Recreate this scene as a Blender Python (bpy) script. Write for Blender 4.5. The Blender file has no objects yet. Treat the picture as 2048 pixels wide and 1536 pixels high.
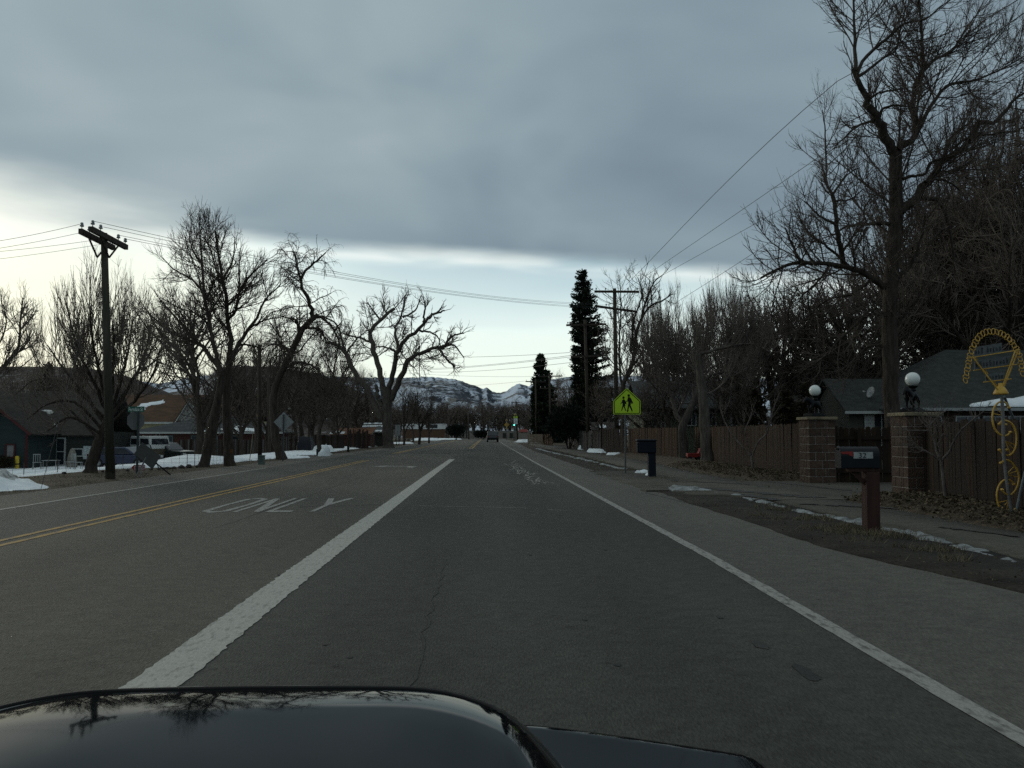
import bpy, bmesh, math, random
import numpy as np
from mathutils import Vector, Matrix, noise

random.seed(7)
S = bpy.context.scene
COL = S.collection

# ---------------------------------------------------------------- camera
F = 1700.0
CAM_H = 1.3
PITCH = math.atan(100.0 / F)
YAW = math.atan(57.0 / F)
cam_d = bpy.data.cameras.new('camera')
cam_d.sensor_width = 36.0
cam_d.lens = 36.0 * F / 2048.0
cam_d.clip_start = 0.05
cam_d.clip_end = 12000.0
cam = bpy.data.objects.new('camera', cam_d)
COL.objects.link(cam)
cam.location = (0, 0, CAM_H)
cam.rotation_euler = (math.pi / 2 + PITCH, 0, -YAW)
S.camera = cam
CR = cam.rotation_euler.to_matrix()
CP = Vector((0, 0, CAM_H))

def ray(px, py):
    return CR @ Vector(((px - 1024) / F, -(py - 768) / F, -1.0))

def at(px, py, Y):
    v = ray(px, py)
    return CP + v * (Y / v.y)

def gnd(px, py, z=0.0):
    v = ray(px, py)
    return CP + v * ((z - CAM_H) / v.z)

def hx(px, Y):
    """world x of photo column px at the horizon, distance Y"""
    return at(px, 868, Y).x

# ---------------------------------------------------------------- world
SUN_EL, SUN_AZ = math.radians(13), math.radians(-38)     # azimuth from +Y, negative = left
w = bpy.data.worlds.new('World'); S.world = w; w.use_nodes = True
nt = w.node_tree; N = nt.nodes; LK = nt.links
N.clear()
def wn(t, **k):
    n = N.new(t)
    for a, b in k.items(): setattr(n, a, b)
    return n
def wmath(op, a, b=None, c=None, clamp=False):
    n = wn('ShaderNodeMath', operation=op); n.use_clamp = clamp
    for i, v in enumerate((a, b, c)):
        if v is None: continue
        if isinstance(v, (int, float)): n.inputs[i].default_value = v
        else: LK.new(v, n.inputs[i])
    return n.outputs[0]
def wramp(f, stops, interp='LINEAR'):
    n = wn('ShaderNodeValToRGB'); n.color_ramp.interpolation = interp
    e = n.color_ramp.elements
    while len(e) < len(stops): e.new(0.5)
    for q, (p, c) in zip(e, stops):
        q.position = p; q.color = (*c, 1)
    LK.new(f, n.inputs[0]); return n.outputs[0]
def wmix(f, a, b):
    n = wn('ShaderNodeMix', data_type='RGBA')
    if isinstance(f, float): n.inputs[0].default_value = f
    else: LK.new(f, n.inputs[0])
    for i, v in ((6, a), (7, b)):
        if isinstance(v, tuple): n.inputs[i].default_value = (*v, 1)
        else: LK.new(v, n.inputs[i])
    return n.outputs[2]
def wsmooth(v, lo, hi):
    n = wn('ShaderNodeMapRange', interpolation_type='SMOOTHSTEP')
    LK.new(v, n.inputs[0]); n.inputs[1].default_value = lo; n.inputs[2].default_value = hi
    return n.outputs[0]
def wnoise(vec, scale, detail=4, rough=0.5, dist=0.0):
    n = wn('ShaderNodeTexNoise'); LK.new(vec, n.inputs['Vector'])
    n.inputs['Scale'].default_value = scale; n.inputs['Detail'].default_value = detail
    n.inputs['Roughness'].default_value = rough; n.inputs['Distortion'].default_value = dist
    return n.outputs['Fac']
tc = wn('ShaderNodeTexCoord')
sx = wn('ShaderNodeSeparateXYZ'); LK.new(tc.outputs['Generated'], sx.inputs[0])
X_, Y_, Z_ = sx.outputs
zc = wmath('MAXIMUM', Z_, 0.035)
u = wmath('DIVIDE', X_, zc); v = wmath('DIVIDE', Y_, zc)
cx = wn('ShaderNodeCombineXYZ'); LK.new(u, cx.inputs[0]); LK.new(v, cx.inputs[1])
uv = cx.outputs[0]
# the cloud deck ends at a long edge ahead and runs off to the left
n1 = wnoise(uv, 0.45, 5, 0.55)
n1c = wmath('MULTIPLY', wmath('SUBTRACT', n1, 0.5), 2.0)
e1 = wmath('SUBTRACT', wmath('MULTIPLY_ADD', u, 0.27, 4.85), v)
e2 = wmath('SUBTRACT', wmath('MULTIPLY_ADD', u, 2.0, 7.95), v)
e2 = wmath('MULTIPLY', e2, 0.40)
e1n = wmath('MULTIPLY_ADD', n1c, 0.50, e1)
e2n = wmath('MULTIPLY_ADD', n1c, 0.9, e2)
mk1 = wsmooth(e1n, -0.18, 0.42)
mk2 = wsmooth(e2n, -0.55, 0.75)
deck_mask = wmath('MULTIPLY', mk1, mk2)
# deck brightness: soft swathes slanting down to the left, brighter overhead
mp = wn('ShaderNodeMapping'); LK.new(tc.outputs['Generated'], mp.inputs[0])
mp.inputs['Rotation'].default_value = (0, math.radians(24), 0); mp.inputs['Scale'].default_value = (1.7, 1.7, 3.6)
n4 = wnoise(mp.outputs[0], 1.5, 3, 0.5, 0.4)
n2 = wnoise(uv, 0.5, 4, 0.5, 0.3)
n3 = wnoise(mp.outputs[0], 6.0, 5, 0.6)
lum = wmath('ADD', wmath('MULTIPLY', n4, 0.74), wmath('ADD', wmath('MULTIPLY', n2, 0.20), wmath('MULTIPLY', n3, 0.05)))
lum = wmath('MULTIPLY_ADD', X_, -0.16, lum)
lum = wmath('MULTIPLY_ADD', wmath('SUBTRACT', Z_, 0.25), 0.35, lum)
deck = wramp(lum, [(0.33, (0.180, 0.242, 0.290)), (0.50, (0.238, 0.314, 0.360)), (0.68, (0.330, 0.408, 0.438))])
zen = wsmooth(Z_, 0.48, 0.95)
deck = wmix(zen, deck, (0.44, 0.49, 0.51))
# clear belt under the deck
el_n = wmath('MULTIPLY_ADD', wmath('SUBTRACT', wnoise(uv, 0.25, 3), 0.5), 0.10, Z_)
left = wsmooth(wmath('DIVIDE', X_, wmath('MAXIMUM', Y_, 0.2)), -0.05, -0.50)
el2 = wmath('SUBTRACT', el_n, wmath('MULTIPLY', left, 0.15))
belt = wramp(wmath('MULTIPLY', el2, 4.0, None, True),
             [(0.0, (0.90, 0.98, 0.84)), (0.30, (0.95, 1.06, 0.96)), (0.46, (0.90, 1.04, 0.99)), (0.64, (0.70, 0.86, 0.87)), (0.82, (0.47, 0.64, 0.71))])
lining = wmath('MULTIPLY', wsmooth(e1n, -0.50, -0.10), wsmooth(wnoise(uv, 0.8, 3), 0.38, 0.62))
belt = wmix(wmath('MULTIPLY', lining, 0.85), belt, (0.94, 1.02, 0.98))
wisp = wsmooth(wnoise(mp.outputs[0], 2.2, 5, 0.6), 0.45, 0.75)
belt = wmix(wmath('MULTIPLY', wisp, 0.35), belt, (0.62, 0.72, 0.72))
away = wsmooth(Y_, 0.35, -0.25)                        # away from the sunset the belt is plain dull haze
belt = wmix(away, belt, (0.30, 0.35, 0.38))
sky = wn('ShaderNodeTexSky', sky_type='NISHITA'); sky.sun_disc = False
sky.sun_elevation = SUN_EL; sky.sun_rotation = SUN_AZ
sky.air_density = 1.0; sky.dust_density = 1.5
bg_sky = wn('ShaderNodeBackground'); LK.new(sky.outputs[0], bg_sky.inputs[0]); bg_sky.inputs[1].default_value = 0.05
bg_belt = wn('ShaderNodeBackground'); LK.new(belt, bg_belt.inputs[0]); bg_belt.inputs[1].default_value = 1.05
bg_deck = wn('ShaderNodeBackground'); LK.new(deck, bg_deck.inputs[0]); bg_deck.inputs[1].default_value = 1.055
clear = wn('ShaderNodeMixShader'); clear.inputs[0].default_value = 0.85
LK.new(bg_sky.outputs[0], clear.inputs[1]); LK.new(bg_belt.outputs[0], clear.inputs[2])
full = wn('ShaderNodeMixShader'); LK.new(deck_mask, full.inputs[0])
LK.new(clear.outputs[0], full.inputs[1]); LK.new(bg_deck.outputs[0], full.inputs[2])
wo = wn('ShaderNodeOutputWorld'); LK.new(full.outputs[0], wo.inputs[0])

# ---------------------------------------------------------------- sun, exposure
sd = bpy.data.lights.new('sun', 'SUN'); sd.energy = 0.55; sd.angle = math.radians(14); sd.color = (1.0, 0.93, 0.80)
sun = bpy.data.objects.new('sun', sd); COL.objects.link(sun)
dv = Vector((math.sin(SUN_AZ) * math.cos(SUN_EL), math.cos(SUN_AZ) * math.cos(SUN_EL), math.sin(SUN_EL)))
sun.rotation_euler = dv.to_track_quat('Z', 'Y').to_euler()
vs = S.view_settings
vs.view_transform = 'Standard'; vs.look = 'None'; vs.exposure = 0.0; vs.gamma = 1.0; vs.use_curve_mapping = False
S.render.engine = 'CYCLES'
S.cycles.max_bounces = 6; S.cycles.diffuse_bounces = 3; S.cycles.transparent_max_bounces = 16
S.cycles.use_denoising = False

# ---------------------------------------------------------------- materials
MATS = {}
def mat(name, col, rough=0.85, var=0.25, scale=4.0, bump=0.0, bscale=None, col2=None, metal=0.0, spec=0.25,
        stretch=(1, 1, 1), fine=0.0, fscale=60.0, emit=0.0, thr=None, coat=0.0):
    """one noise driven surface; col2 = patches of a second colour, fine = small grain"""
    if name in MATS: return MATS[name]
    m = bpy.data.materials.new(name); m.use_nodes = True
    t = m.node_tree; n = t.nodes; l = t.links
    b = n['Principled BSDF']
    b.inputs['Roughness'].default_value = rough; b.inputs['Metallic'].default_value = metal
    b.inputs['Specular IOR Level'].default_value = spec
    if coat: b.inputs['Coat Weight'].default_value = coat; b.inputs['Coat Roughness'].default_value = 0.05
    tcn = n.new('ShaderNodeTexCoord'); mpn = n.new('ShaderNodeMapping'); l.new(tcn.outputs['Object'], mpn.inputs[0])
    mpn.inputs['Scale'].default_value = stretch
    oi = n.new('ShaderNodeObjectInfo')
    ns = n.new('ShaderNodeTexNoise'); l.new(mpn.outputs[0], ns.inputs['Vector'])
    ns.inputs['Scale'].default_value = scale; ns.inputs['Detail'].default_value = 6; ns.inputs['Roughness'].default_value = 0.6
    rp = n.new('ShaderNodeValToRGB'); l.new(ns.outputs['Fac'], rp.inputs[0])
    c2 = col2 if col2 else tuple(min(1, c * (1 + var)) for c in col)
    c1 = col if col2 else tuple(c * (1 - var) for c in col)
    lo, hi = thr if thr else (0.34, 0.66)
    rp.color_ramp.elements[0].position = lo; rp.color_ramp.elements[1].position = hi
    rp.color_ramp.elements[0].color = (*c1, 1); rp.color_ramp.elements[1].color = (*c2, 1)
    out = rp.outputs[0]
    # every object of the kind is a little lighter or darker than the next
    hv = n.new('ShaderNodeHueSaturation'); l.new(out, hv.inputs['Color'])
    mr = n.new('ShaderNodeMapRange'); l.new(oi.outputs['Random'], mr.inputs[0]); mr.inputs[3].default_value = 1 - var * 0.6; mr.inputs[4].default_value = 1 + var * 0.6
    l.new(mr.outputs[0], hv.inputs['Value']); out = hv.outputs[0]
    if fine:
        nf = n.new('ShaderNodeTexNoise'); l.new(mpn.outputs[0], nf.inputs['Vector']); nf.inputs['Scale'].default_value = fscale; nf.inputs['Detail'].default_value = 3
        mf = n.new('ShaderNodeMapRange'); l.new(nf.outputs['Fac'], mf.inputs[0]); mf.inputs[1].default_value = 0.3; mf.inputs[2].default_value = 0.7
        mf.inputs[3].default_value = 1 - fine; mf.inputs[4].default_value = 1 + fine
        mm = n.new('ShaderNodeMix'); mm.data_type = 'RGBA'; mm.blend_type = 'MULTIPLY'; mm.inputs[0].default_value = 1
        l.new(out, mm.inputs[6]); l.new(mf.outputs[0], mm.inputs[7]); out = mm.outputs[2]
    l.new(out, b.inputs['Base Color'])
    if bump:
        nb = n.new('ShaderNodeTexNoise'); l.new(mpn.outputs[0], nb.inputs['Vector']); nb.inputs['Scale'].default_value = bscale or scale * 4
        nb.inputs['Detail'].default_value = 5
        bp = n.new('ShaderNodeBump'); bp.inputs['Strength'].default_value = min(1, bump); bp.inputs['Distance'].default_value = 0.03
        l.new(nb.outputs['Fac'], bp.inputs['Height']); l.new(bp.outputs[0], b.inputs['Normal'])
    if emit:
        b.inputs['Emission Color'].default_value = (*col, 1); b.inputs['Emission Strength'].default_value = emit
    MATS[name] = m
    return m

def glass_mat():
    return mat('window_glass', (0.02, 0.025, 0.03), rough=0.08, var=0.2, scale=1.5, spec=0.6)

# ---------------------------------------------------------------- objects
def thing(name, label, cat, loc=(0, 0, 0), group=None, rz=0.0, kind=None):
    o = bpy.data.objects.new(name, None); COL.objects.link(o)
    o.empty_display_size = 0.2
    o.location = loc; o.rotation_euler = (0, 0, rz)
    tag(o, label, cat, group, kind)
    return o
def tag(o, label=None, cat=None, group=None, kind=None):
    if label: o['label'] = label
    if cat: o['category'] = cat
    if group: o['group'] = group
    if kind: o['kind'] = kind
    return o
def root_of(o):
    while o.parent: o = o.parent
    return o
def np_mesh(name, verts, quads, smooth=False, tris=None):
    verts = np.asarray(verts, dtype=np.float32).reshape(-1, 3)
    me = bpy.data.meshes.new(name)
    idx, start = [], []
    nq = 0 if quads is None else len(quads); ntr = 0 if tris is None else len(tris)
    if nq: idx.append(np.asarray(quads, dtype=np.int32).ravel())
    if ntr: idx.append(np.asarray(tris, dtype=np.int32).ravel())
    idx = np.concatenate(idx)
    start = np.concatenate([np.arange(nq) * 4, nq * 4 + np.arange(ntr) * 3]).astype(np.int32)
    me.vertices.add(len(verts)); me.vertices.foreach_set('co', verts.ravel())
    me.loops.add(len(idx)); me.loops.foreach_set('vertex_index', idx)
    me.polygons.add(nq + ntr); me.polygons.foreach_set('loop_start', start)
    if smooth: me.polygons.foreach_set('use_smooth', np.ones(nq + ntr, dtype=bool))
    me.update(calc_edges=True); me.validate()
    return me
def link_mesh(name, me, m, parent=None):
    o = bpy.data.objects.new(name, me); COL.objects.link(o)
    for q in (m if isinstance(m, (list, tuple)) else [m]): me.materials.append(q)
    if parent is not None: o.parent = parent
    return o
def share(src, loc=None, rot=None, parent=None, scale=None):
    c = src.copy(); COL.objects.link(c); c.parent = parent
    if loc is not None: c.location = loc
    if rot is not None: c.rotation_euler = rot
    if scale is not None: c.scale = scale
    return c
def copy_tree(o, parent=None):
    c = o.copy(); COL.objects.link(c); c.parent = parent
    for ch in [q for q in o.children]: copy_tree(ch, c)
    return c

class MB:
    """collects simple shapes (world coordinates) and links them as one mesh object"""
    def __init__(s): s.v = []; s.f = []; s.mi = []; s.m = 0
    def add(s, vs, fs):
        b = len(s.v); s.v += [tuple(q) for q in vs]
        for f in fs: s.f.append([i + b for i in f]); s.mi.append(s.m)
        return s
    def box(s, c, d, rz=0.0, M=None):
        hx_, hy, hz = d[0] / 2, d[1] / 2, d[2] / 2
        vs = [Vector((x * hx_, y * hy, z * hz)) for z in (-1, 1) for y in (-1, 1) for x in (-1, 1)]
        R = M if M is not None else Matrix.Rotation(rz, 3, 'Z')
        vs = [R @ q + Vector(c) for q in vs]
        return s.add(vs, [(0, 2, 3, 1), (4, 5, 7, 6), (0, 1, 5, 4), (2, 6, 7, 3), (0, 4, 6, 2), (1, 3, 7, 5)])
    def bar(s, p, q, w_, h_, up=(0, 0, 1)):
        p, q = Vector(p), Vector(q); t = (q - p); L = t.length; t.normalize()
        a = t.cross(Vector(up))
        if a.length < 1e-4: a = t.cross(Vector((1, 0, 0)))
        a.normalize(); b = a.cross(t)
        M = Matrix((t, a, b)).transposed()
        return s.box((p + q) / 2, (L, w_, h_), M=M)
    def tube(s, pts, r, n=8, cap=True, closed=False):
        pts = [Vector(p) for p in pts]; K = len(pts)
        rs = r if isinstance(r, (list, tuple)) else [r] * K
        vs = []; ref = Vector((0.31, 0.52, 0.79))
        a = None
        for i, p in enumerate(pts):
            if closed: t = pts[(i + 1) % K] - pts[i - 1]
            else: t = pts[min(i + 1, K - 1)] - pts[max(i - 1, 0)]
            t.normalize()
            if a is None:
                a = t.cross(ref if abs(t.dot(ref)) < 0.9 else Vector((1, 0, 0)))
            else:
                a = a - t * a.dot(t)
            a.normalize(); b = t.cross(a)
            vs += [p + (a * math.cos(2 * math.pi * k / n) + b * math.sin(2 * math.pi * k / n)) * rs[i] for k in range(n)]
        fs = []
        for i in range(K if closed else K - 1):
            j = (i + 1) % K
            for k in range(n):
                fs.append((i * n + k, i * n + (k + 1) % n, j * n + (k + 1) % n, j * n + k))
        if cap and not closed: fs += [tuple(range(n - 1, -1, -1)), tuple((K - 1) * n + k for k in range(n))]
        return s.add(vs, fs)
    def lathe(s, c, prof, n=16):
        c = Vector(c); vs = []; K = len(prof)
        for (r, z) in prof:
            vs += [c + Vector((r * math.cos(2 * math.pi * k / n), r * math.sin(2 * math.pi * k / n), z)) for k in range(n)]
        fs = [(i * n + k, i * n + (k + 1) % n, (i + 1) * n + (k + 1) % n, (i + 1) * n + k) for i in range(K - 1) for k in range(n)]
        fs += [tuple(range(n - 1, -1, -1)), tuple((K - 1) * n + k for k in range(n))]
        return s.add(vs, fs)
    def prism(s, poly, d):
        """poly: 3D points of a face; extruded by the vector d"""
        n = len(poly); d = Vector(d); p = [Vector(q) for q in poly]
        vs = p + [q + d for q in p]
        fs = [tuple(range(n - 1, -1, -1)), tuple(range(n, 2 * n))] + [(i, (i + 1) % n, n + (i + 1) % n, n + i) for i in range(n)]
        return s.add(vs, fs)
    def face(s, poly): return s.add(poly, [tuple(range(len(poly)))])
    def build(s, name, m, parent=None, smooth=False, bevel=0.0, local=False):
        me = bpy.data.meshes.new(name)
        org = Vector((0, 0, 0))
        if parent is not None and not local: org = root_of(parent).location
        me.from_pydata([(q[0] - org[0], q[1] - org[1], q[2] - org[2]) for q in s.v], [], s.f)
        ms = m if isinstance(m, (list, tuple)) else [m]
        for q in ms: me.materials.append(q)
        for p, i in zip(me.polygons, s.mi): p.material_index = i; p.use_smooth = smooth
        bm = bmesh.new(); bm.from_mesh(me); bmesh.ops.recalc_face_normals(bm, faces=bm.faces[:])
        bm.to_mesh(me); bm.free()
        o = bpy.data.objects.new(name, me); COL.objects.link(o)
        if parent is not None: o.parent = parent
        if bevel:
            b = o.modifiers.new('bevel', 'BEVEL'); b.width = bevel; b.segments = 2; b.limit_method = 'ANGLE'
        return o

def text_obj(name, body, width, m, parent, loc, rot, height=None, extrude=0.002):
    cu = bpy.data.curves.new(name, 'FONT'); cu.body = body; cu.extrude = extrude; cu.align_x = 'CENTER'; cu.align_y = 'CENTER'
    o = bpy.data.objects.new(name, cu); COL.objects.link(o)
    dg = bpy.context.evaluated_depsgraph_get(); dg.update()
    me = bpy.data.meshes.new_from_object(o.evaluated_get(dg))
    bpy.data.objects.remove(o)
    xs = [q.co.x for q in me.vertices]; ys = [q.co.y for q in me.vertices]
    sx_ = width / (max(xs) - min(xs)); sy_ = (height / (max(ys) - min(ys))) if height else sx_
    for q in me.vertices: q.co.x = (q.co.x - (max(xs) + min(xs)) / 2) * sx_; q.co.y = (q.co.y - (max(ys) + min(ys)) / 2) * sy_
    o = link_mesh(name, me, m, parent)
    org = root_of(parent).location if parent else Vector((0, 0, 0))
    o.location = Vector(loc) - org; o.rotation_euler = rot
    return o

def fbm(x, y, z=0.0, o=4):
    return noise.fractal(Vector((x, y, z)), 1.0, 2.0, o, noise_basis='PERLIN_ORIGINAL')
def sstep(a, b, x):
    t = min(1, max(0, (x - a) / (b - a))); return t * t * (3 - 2 * t)
def npstep(a, b, x):
    t = np.clip((x - a) / (b - a), 0, 1); return t * t * (3 - 2 * t)
# ================================================================ ground
def gz(x, y):
    """height of the land: the yards left of the road lie lower than the road"""
    d = 0.95 * sstep(13.5, 22.0, -x) * sstep(8, 24, y)
    return -d
M_soil = mat('winter_soil', (0.030, 0.026, 0.020), col2=(0.072, 0.060, 0.044), rough=0.95, scale=0.9, bump=0.6, bscale=14, fine=0.45, fscale=26, spec=0.1)
def axis(lims):
    out = []
    for a, b, st in lims:
        out += list(np.arange(a, b, st))
    out.append(lims[-1][1]); return out
gxs = axis([(-4200, -600, 400), (-600, -100, 50), (-100, -30, 5), (-30, -9, 0.5), (-9, 3, 2.0), (3, 12, 0.3), (12, 40, 3), (40, 100, 10), (100, 600, 50), (600, 4200, 400)])
gys = axis([(-200, -10, 20), (-10, 5, 1.5), (5, 40, 0.5), (40, 110, 2), (110, 300, 10), (300, 1000, 70), (1000, 4600, 400)])
V = []
for y in gys:
    for x in gxs:
        z = gz(x, y) - 0.012
        if -10.6 < x < 4.2 and -12 < y < 230: z -= 0.012
        elif 3 < x < 13 and -12 < y < 120 or -31 < x < -10 and 0 < y < 120:
            z += 0.022 * fbm(x * 1.3, y * 1.3) + 0.012 * fbm(x * 5, y * 5, 3, 2) - 0.004
            if 5.4 < x < 7.4: z -= 0.028
        V.append((x, y, z))
nx = len(gxs)
Q = [(j * nx + i, j * nx + i + 1, (j + 1) * nx + i + 1, (j + 1) * nx + i) for j in range(len(gys) - 1) for i in range(nx - 1)]
ground = link_mesh('ground', np_mesh('ground', V, Q, smooth=True), M_soil); tag(ground, kind='structure')

# ================================================================ road
def asphalt(name, a, b, fine=0.35, tracks=0.15):
    m = mat(name, a, col2=b, rough=0.88, scale=0.55, var=0.0, fine=fine, fscale=85, spec=0.2, bump=0.35, bscale=120, stretch=(1.0, 0.22, 1))
    t = m.node_tree; n = t.nodes; l = t.links
    bs = n['Principled BSDF']; src = bs.inputs['Base Color'].links[0].from_socket
    tcn = n.new('ShaderNodeTexCoord'); sxn = n.new('ShaderNodeSeparateXYZ'); l.new(tcn.outputs['Object'], sxn.inputs[0])
    # mottled old binder, darker spots of tar and polished wheel tracks
    sp = n.new('ShaderNodeTexVoronoi'); l.new(tcn.outputs['Object'], sp.inputs['Vector']); sp.inputs['Scale'].default_value = 1.9
    sp.inputs['Randomness'].default_value = 1
    sm = n.new('ShaderNodeMapRange'); l.new(sp.outputs['Distance'], sm.inputs[0]); sm.inputs[1].default_value = 0.02; sm.inputs[2].default_value = 0.07
    sm.inputs[3].default_value = 0.45; sm.inputs[4].default_value = 1
    md = n.new('ShaderNodeTexNoise'); l.new(tcn.outputs['Object'], md.inputs['Vector']); md.inputs['Scale'].default_value = 7; md.inputs['Detail'].default_value = 6
    mm = n.new('ShaderNodeMapRange'); l.new(md.outputs['Fac'], mm.inputs[0]); mm.inputs[1].default_value = 0.25; mm.inputs[2].default_value = 0.75
    mm.inputs[3].default_value = 0.78; mm.inputs[4].default_value = 1.22
    wv = n.new('ShaderNodeMath'); wv.operation = 'SINE'
    wx = n.new('ShaderNodeMath'); wx.operation = 'MULTIPLY_ADD'; l.new(sxn.outputs[0], wx.inputs[0]); wx.inputs[1].default_value = 2 * math.pi / 1.75; wx.inputs[2].default_value = 0.9
    l.new(wx.outputs[0], wv.inputs[0])
    wt = n.new('ShaderNodeMath'); wt.operation = 'MULTIPLY_ADD'; l.new(wv.outputs[0], wt.inputs[0]); wt.inputs[1].default_value = tracks * 0.5; wt.inputs[2].default_value = 1
    p1 = n.new('ShaderNodeMath'); p1.operation = 'MULTIPLY'; l.new(sm.outputs[0], p1.inputs[0]); l.new(mm.outputs[0], p1.inputs[1])
    p2 = n.new('ShaderNodeMath'); p2.operation = 'MULTIPLY'; l.new(p1.outputs[0], p2.inputs[0]); l.new(wt.outputs[0], p2.inputs[1])
    mx = n.new('ShaderNodeMix'); mx.data_type = 'RGBA'; mx.blend_type = 'MULTIPLY'; mx.inputs[0].default_value = 1
    l.new(src, mx.inputs[6]); l.new(p2.outputs[0], mx.inputs[7]); l.new(mx.outputs[2], bs.inputs['Base Color'])
    return m
M_sh = asphalt('asphalt_shoulder', (0.074, 0.071, 0.060), (0.100, 0.096, 0.080), tracks=0.03)
M_dark = asphalt('asphalt_lane', (0.037, 0.038, 0.032), (0.053, 0.054, 0.045))
M_turn = asphalt('asphalt_turn_lane', (0.058, 0.055, 0.044), (0.082, 0.077, 0.061), tracks=0.05)
M_left = asphalt('asphalt_far_lane', (0.047, 0.049, 0.043), (0.064, 0.066, 0.056))
M_walk = asphalt('asphalt_path', (0.044, 0.042, 0.033), (0.084, 0.080, 0.064), tracks=0.0)

def edge_l(y): return -10.15 + 0.9 * sstep(30, 90, y) + 0.10 * fbm(0.0, y * 0.5, 5) + 0.05 * fbm(0, y * 2.2, 9)
def edge_r(y): return 3.92 + 0.62 * sstep(10.2, 5.8, y) + 1.4 * sstep(60, 150, y) + 0.06 * fbm(3.0, y * 0.35, 1) + 0.03 * fbm(0, y * 2.6, 2)
rys = axis([(-12, 0, 2), (0, 60, 0.4), (60, 222, 3)])
V, Q, MI = [], [], []
cols = [None, -8.3, -5.75, -1.7, 2.35, None]
for y in rys:
    V += [(c, y, 0.0) for c in (edge_l(y), -8.3, -5.75, -1.7, 2.35, edge_r(y))]
for j in range(len(rys) - 1):
    for i in range(5):
        Q.append((j * 6 + i, j * 6 + i + 1, j * 6 + 7 + i, j * 6 + 6 + i)); MI.append(i)
me = np_mesh('road', V, Q)
road = link_mesh('road', me, [M_sh, M_left, M_turn, M_dark, M_sh]); tag(road, kind='structure')
me.polygons.foreach_set('material_index', np.array(MI, dtype=np.int32))
# crossing street at the end
b = MB(); b.face([(-90, 222, 0.0), (70, 222, 0.0), (70, 236, 0.0), (-90, 236, 0.0)])
cs = b.build('cross_street', M_sh); tag(cs, kind='structure')

def paint(name, col, base, wear=0.45, scale=5.0):
    m = mat(name, base, col2=col, rough=0.8, scale=scale, thr=(wear - 0.10, wear + 0.06), var=0.0, fine=0.18, fscale=70, spec=0.2, stretch=(1.6, 0.5, 1))
    return m
M_white = paint('road_paint_white', (0.335, 0.335, 0.295), (0.21, 0.206, 0.178), 0.43, 15)
M_wthin = paint('road_paint_worn', (0.25, 0.25, 0.225), (0.11, 0.108, 0.095), 0.45, 13)
M_yel = paint('road_paint_yellow', (0.30, 0.19, 0.055), (0.11, 0.09, 0.06), 0.45, 6)
M_seal = mat('crack_filler', (0.19, 0.19, 0.17), rough=0.8, var=0.3)
def ribbon(name, pts, wd, m, step=0.3, z=0.004, jag=0.012, parent=None):
    """a painted strip on the road along pts (x, y)"""
    pts = [Vector((p[0], p[1], 0)) for p in pts]
    out = []
    for a, c in zip(pts[:-1], pts[1:]):
        L = (c - a).length; k = max(1, int(L / step))
        out += [a.lerp(c, i / k) for i in range(k)]
    out.append(pts[-1]); V = []
    for i, p in enumerate(out):
        t = (out[min(i + 1, len(out) - 1)] - out[max(i - 1, 0)]).normalized(); n_ = Vector((t.y, -t.x, 0))
        for s_ in (-1, 1):
            q = p + n_ * s_ * (wd / 2 + jag * (.5 * fbm(p.x * 3 + s_ * 7, p.y * 5, s_) + .8 * fbm(p.x * 9, p.y * 19, s_ + 3))); V.append((q.x, q.y, z))
    Q = [(2 * i, 2 * i + 1, 2 * i + 3, 2 * i + 2) for i in range(len(out) - 1)]
    return link_mesh(name, np_mesh(name, V, Q), m, parent)
ribbon('lane_stripe', [(-1.68, -2), (-1.72, 8), (-1.68, 30), (-1.62, 44.2)], 0.29, M_white, 0.05, jag=0.02, parent=road)
ribbon('edge_line', [(2.30, -2), (2.31, 4), (2.40, 9), (2.36, 40), (2.5, 90), (2.9, 180), (3.2, 220)], 0.125, M_wthin, 0.25, parent=road)
ribbon('edge_line', [(-8.30, -2), (-8.30, 33)], 0.115, M_wthin, 0.25, parent=road)
ribbon('edge_line', [(-8.28, 33.5), (-8.2, 52)], 0.07, mat('paint_ghost', (0.10, 0.10, 0.095), var=0.2), 0.3, parent=road)
for dx in (-0.13, 0.13):
    ribbon('centre_line', [(-5.75 + dx, -2), (-5.78 + dx, 42.5)], 0.10, M_yel, 0.25, parent=road)
    ribbon('centre_line', [(-5.95 + dx, 57), (-5.8 + dx, 120), (-5.4 + dx, 210)], 0.12, M_yel, 0.6, parent=road)
    ribbon('centre_line', [(-1.15 + dx, 76), (-0.95 + dx, 120), (-0.6 + dx, 215)], 0.12, M_yel, 0.6, parent=road)
b = MB()
for (x0, x1, y0, y1) in ((-5.5, -1.3, 56.5, 69),):
    n_ = 14
    lo = [(x0 + (x1 - x0) * i / n_, y0 + 0.6 * fbm(i * 0.7, 0, 2), 0.004) for i in range(n_ + 1)]
    hi = [(x0 + (x1 - x0) * i / n_, y1 + 0.6 * fbm(i * 0.7, 4, 2), 0.004) for i in range(n_, -1, -1)]
    b.face(lo + hi)
b.build('asphalt_patch', M_dark, road)
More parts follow.
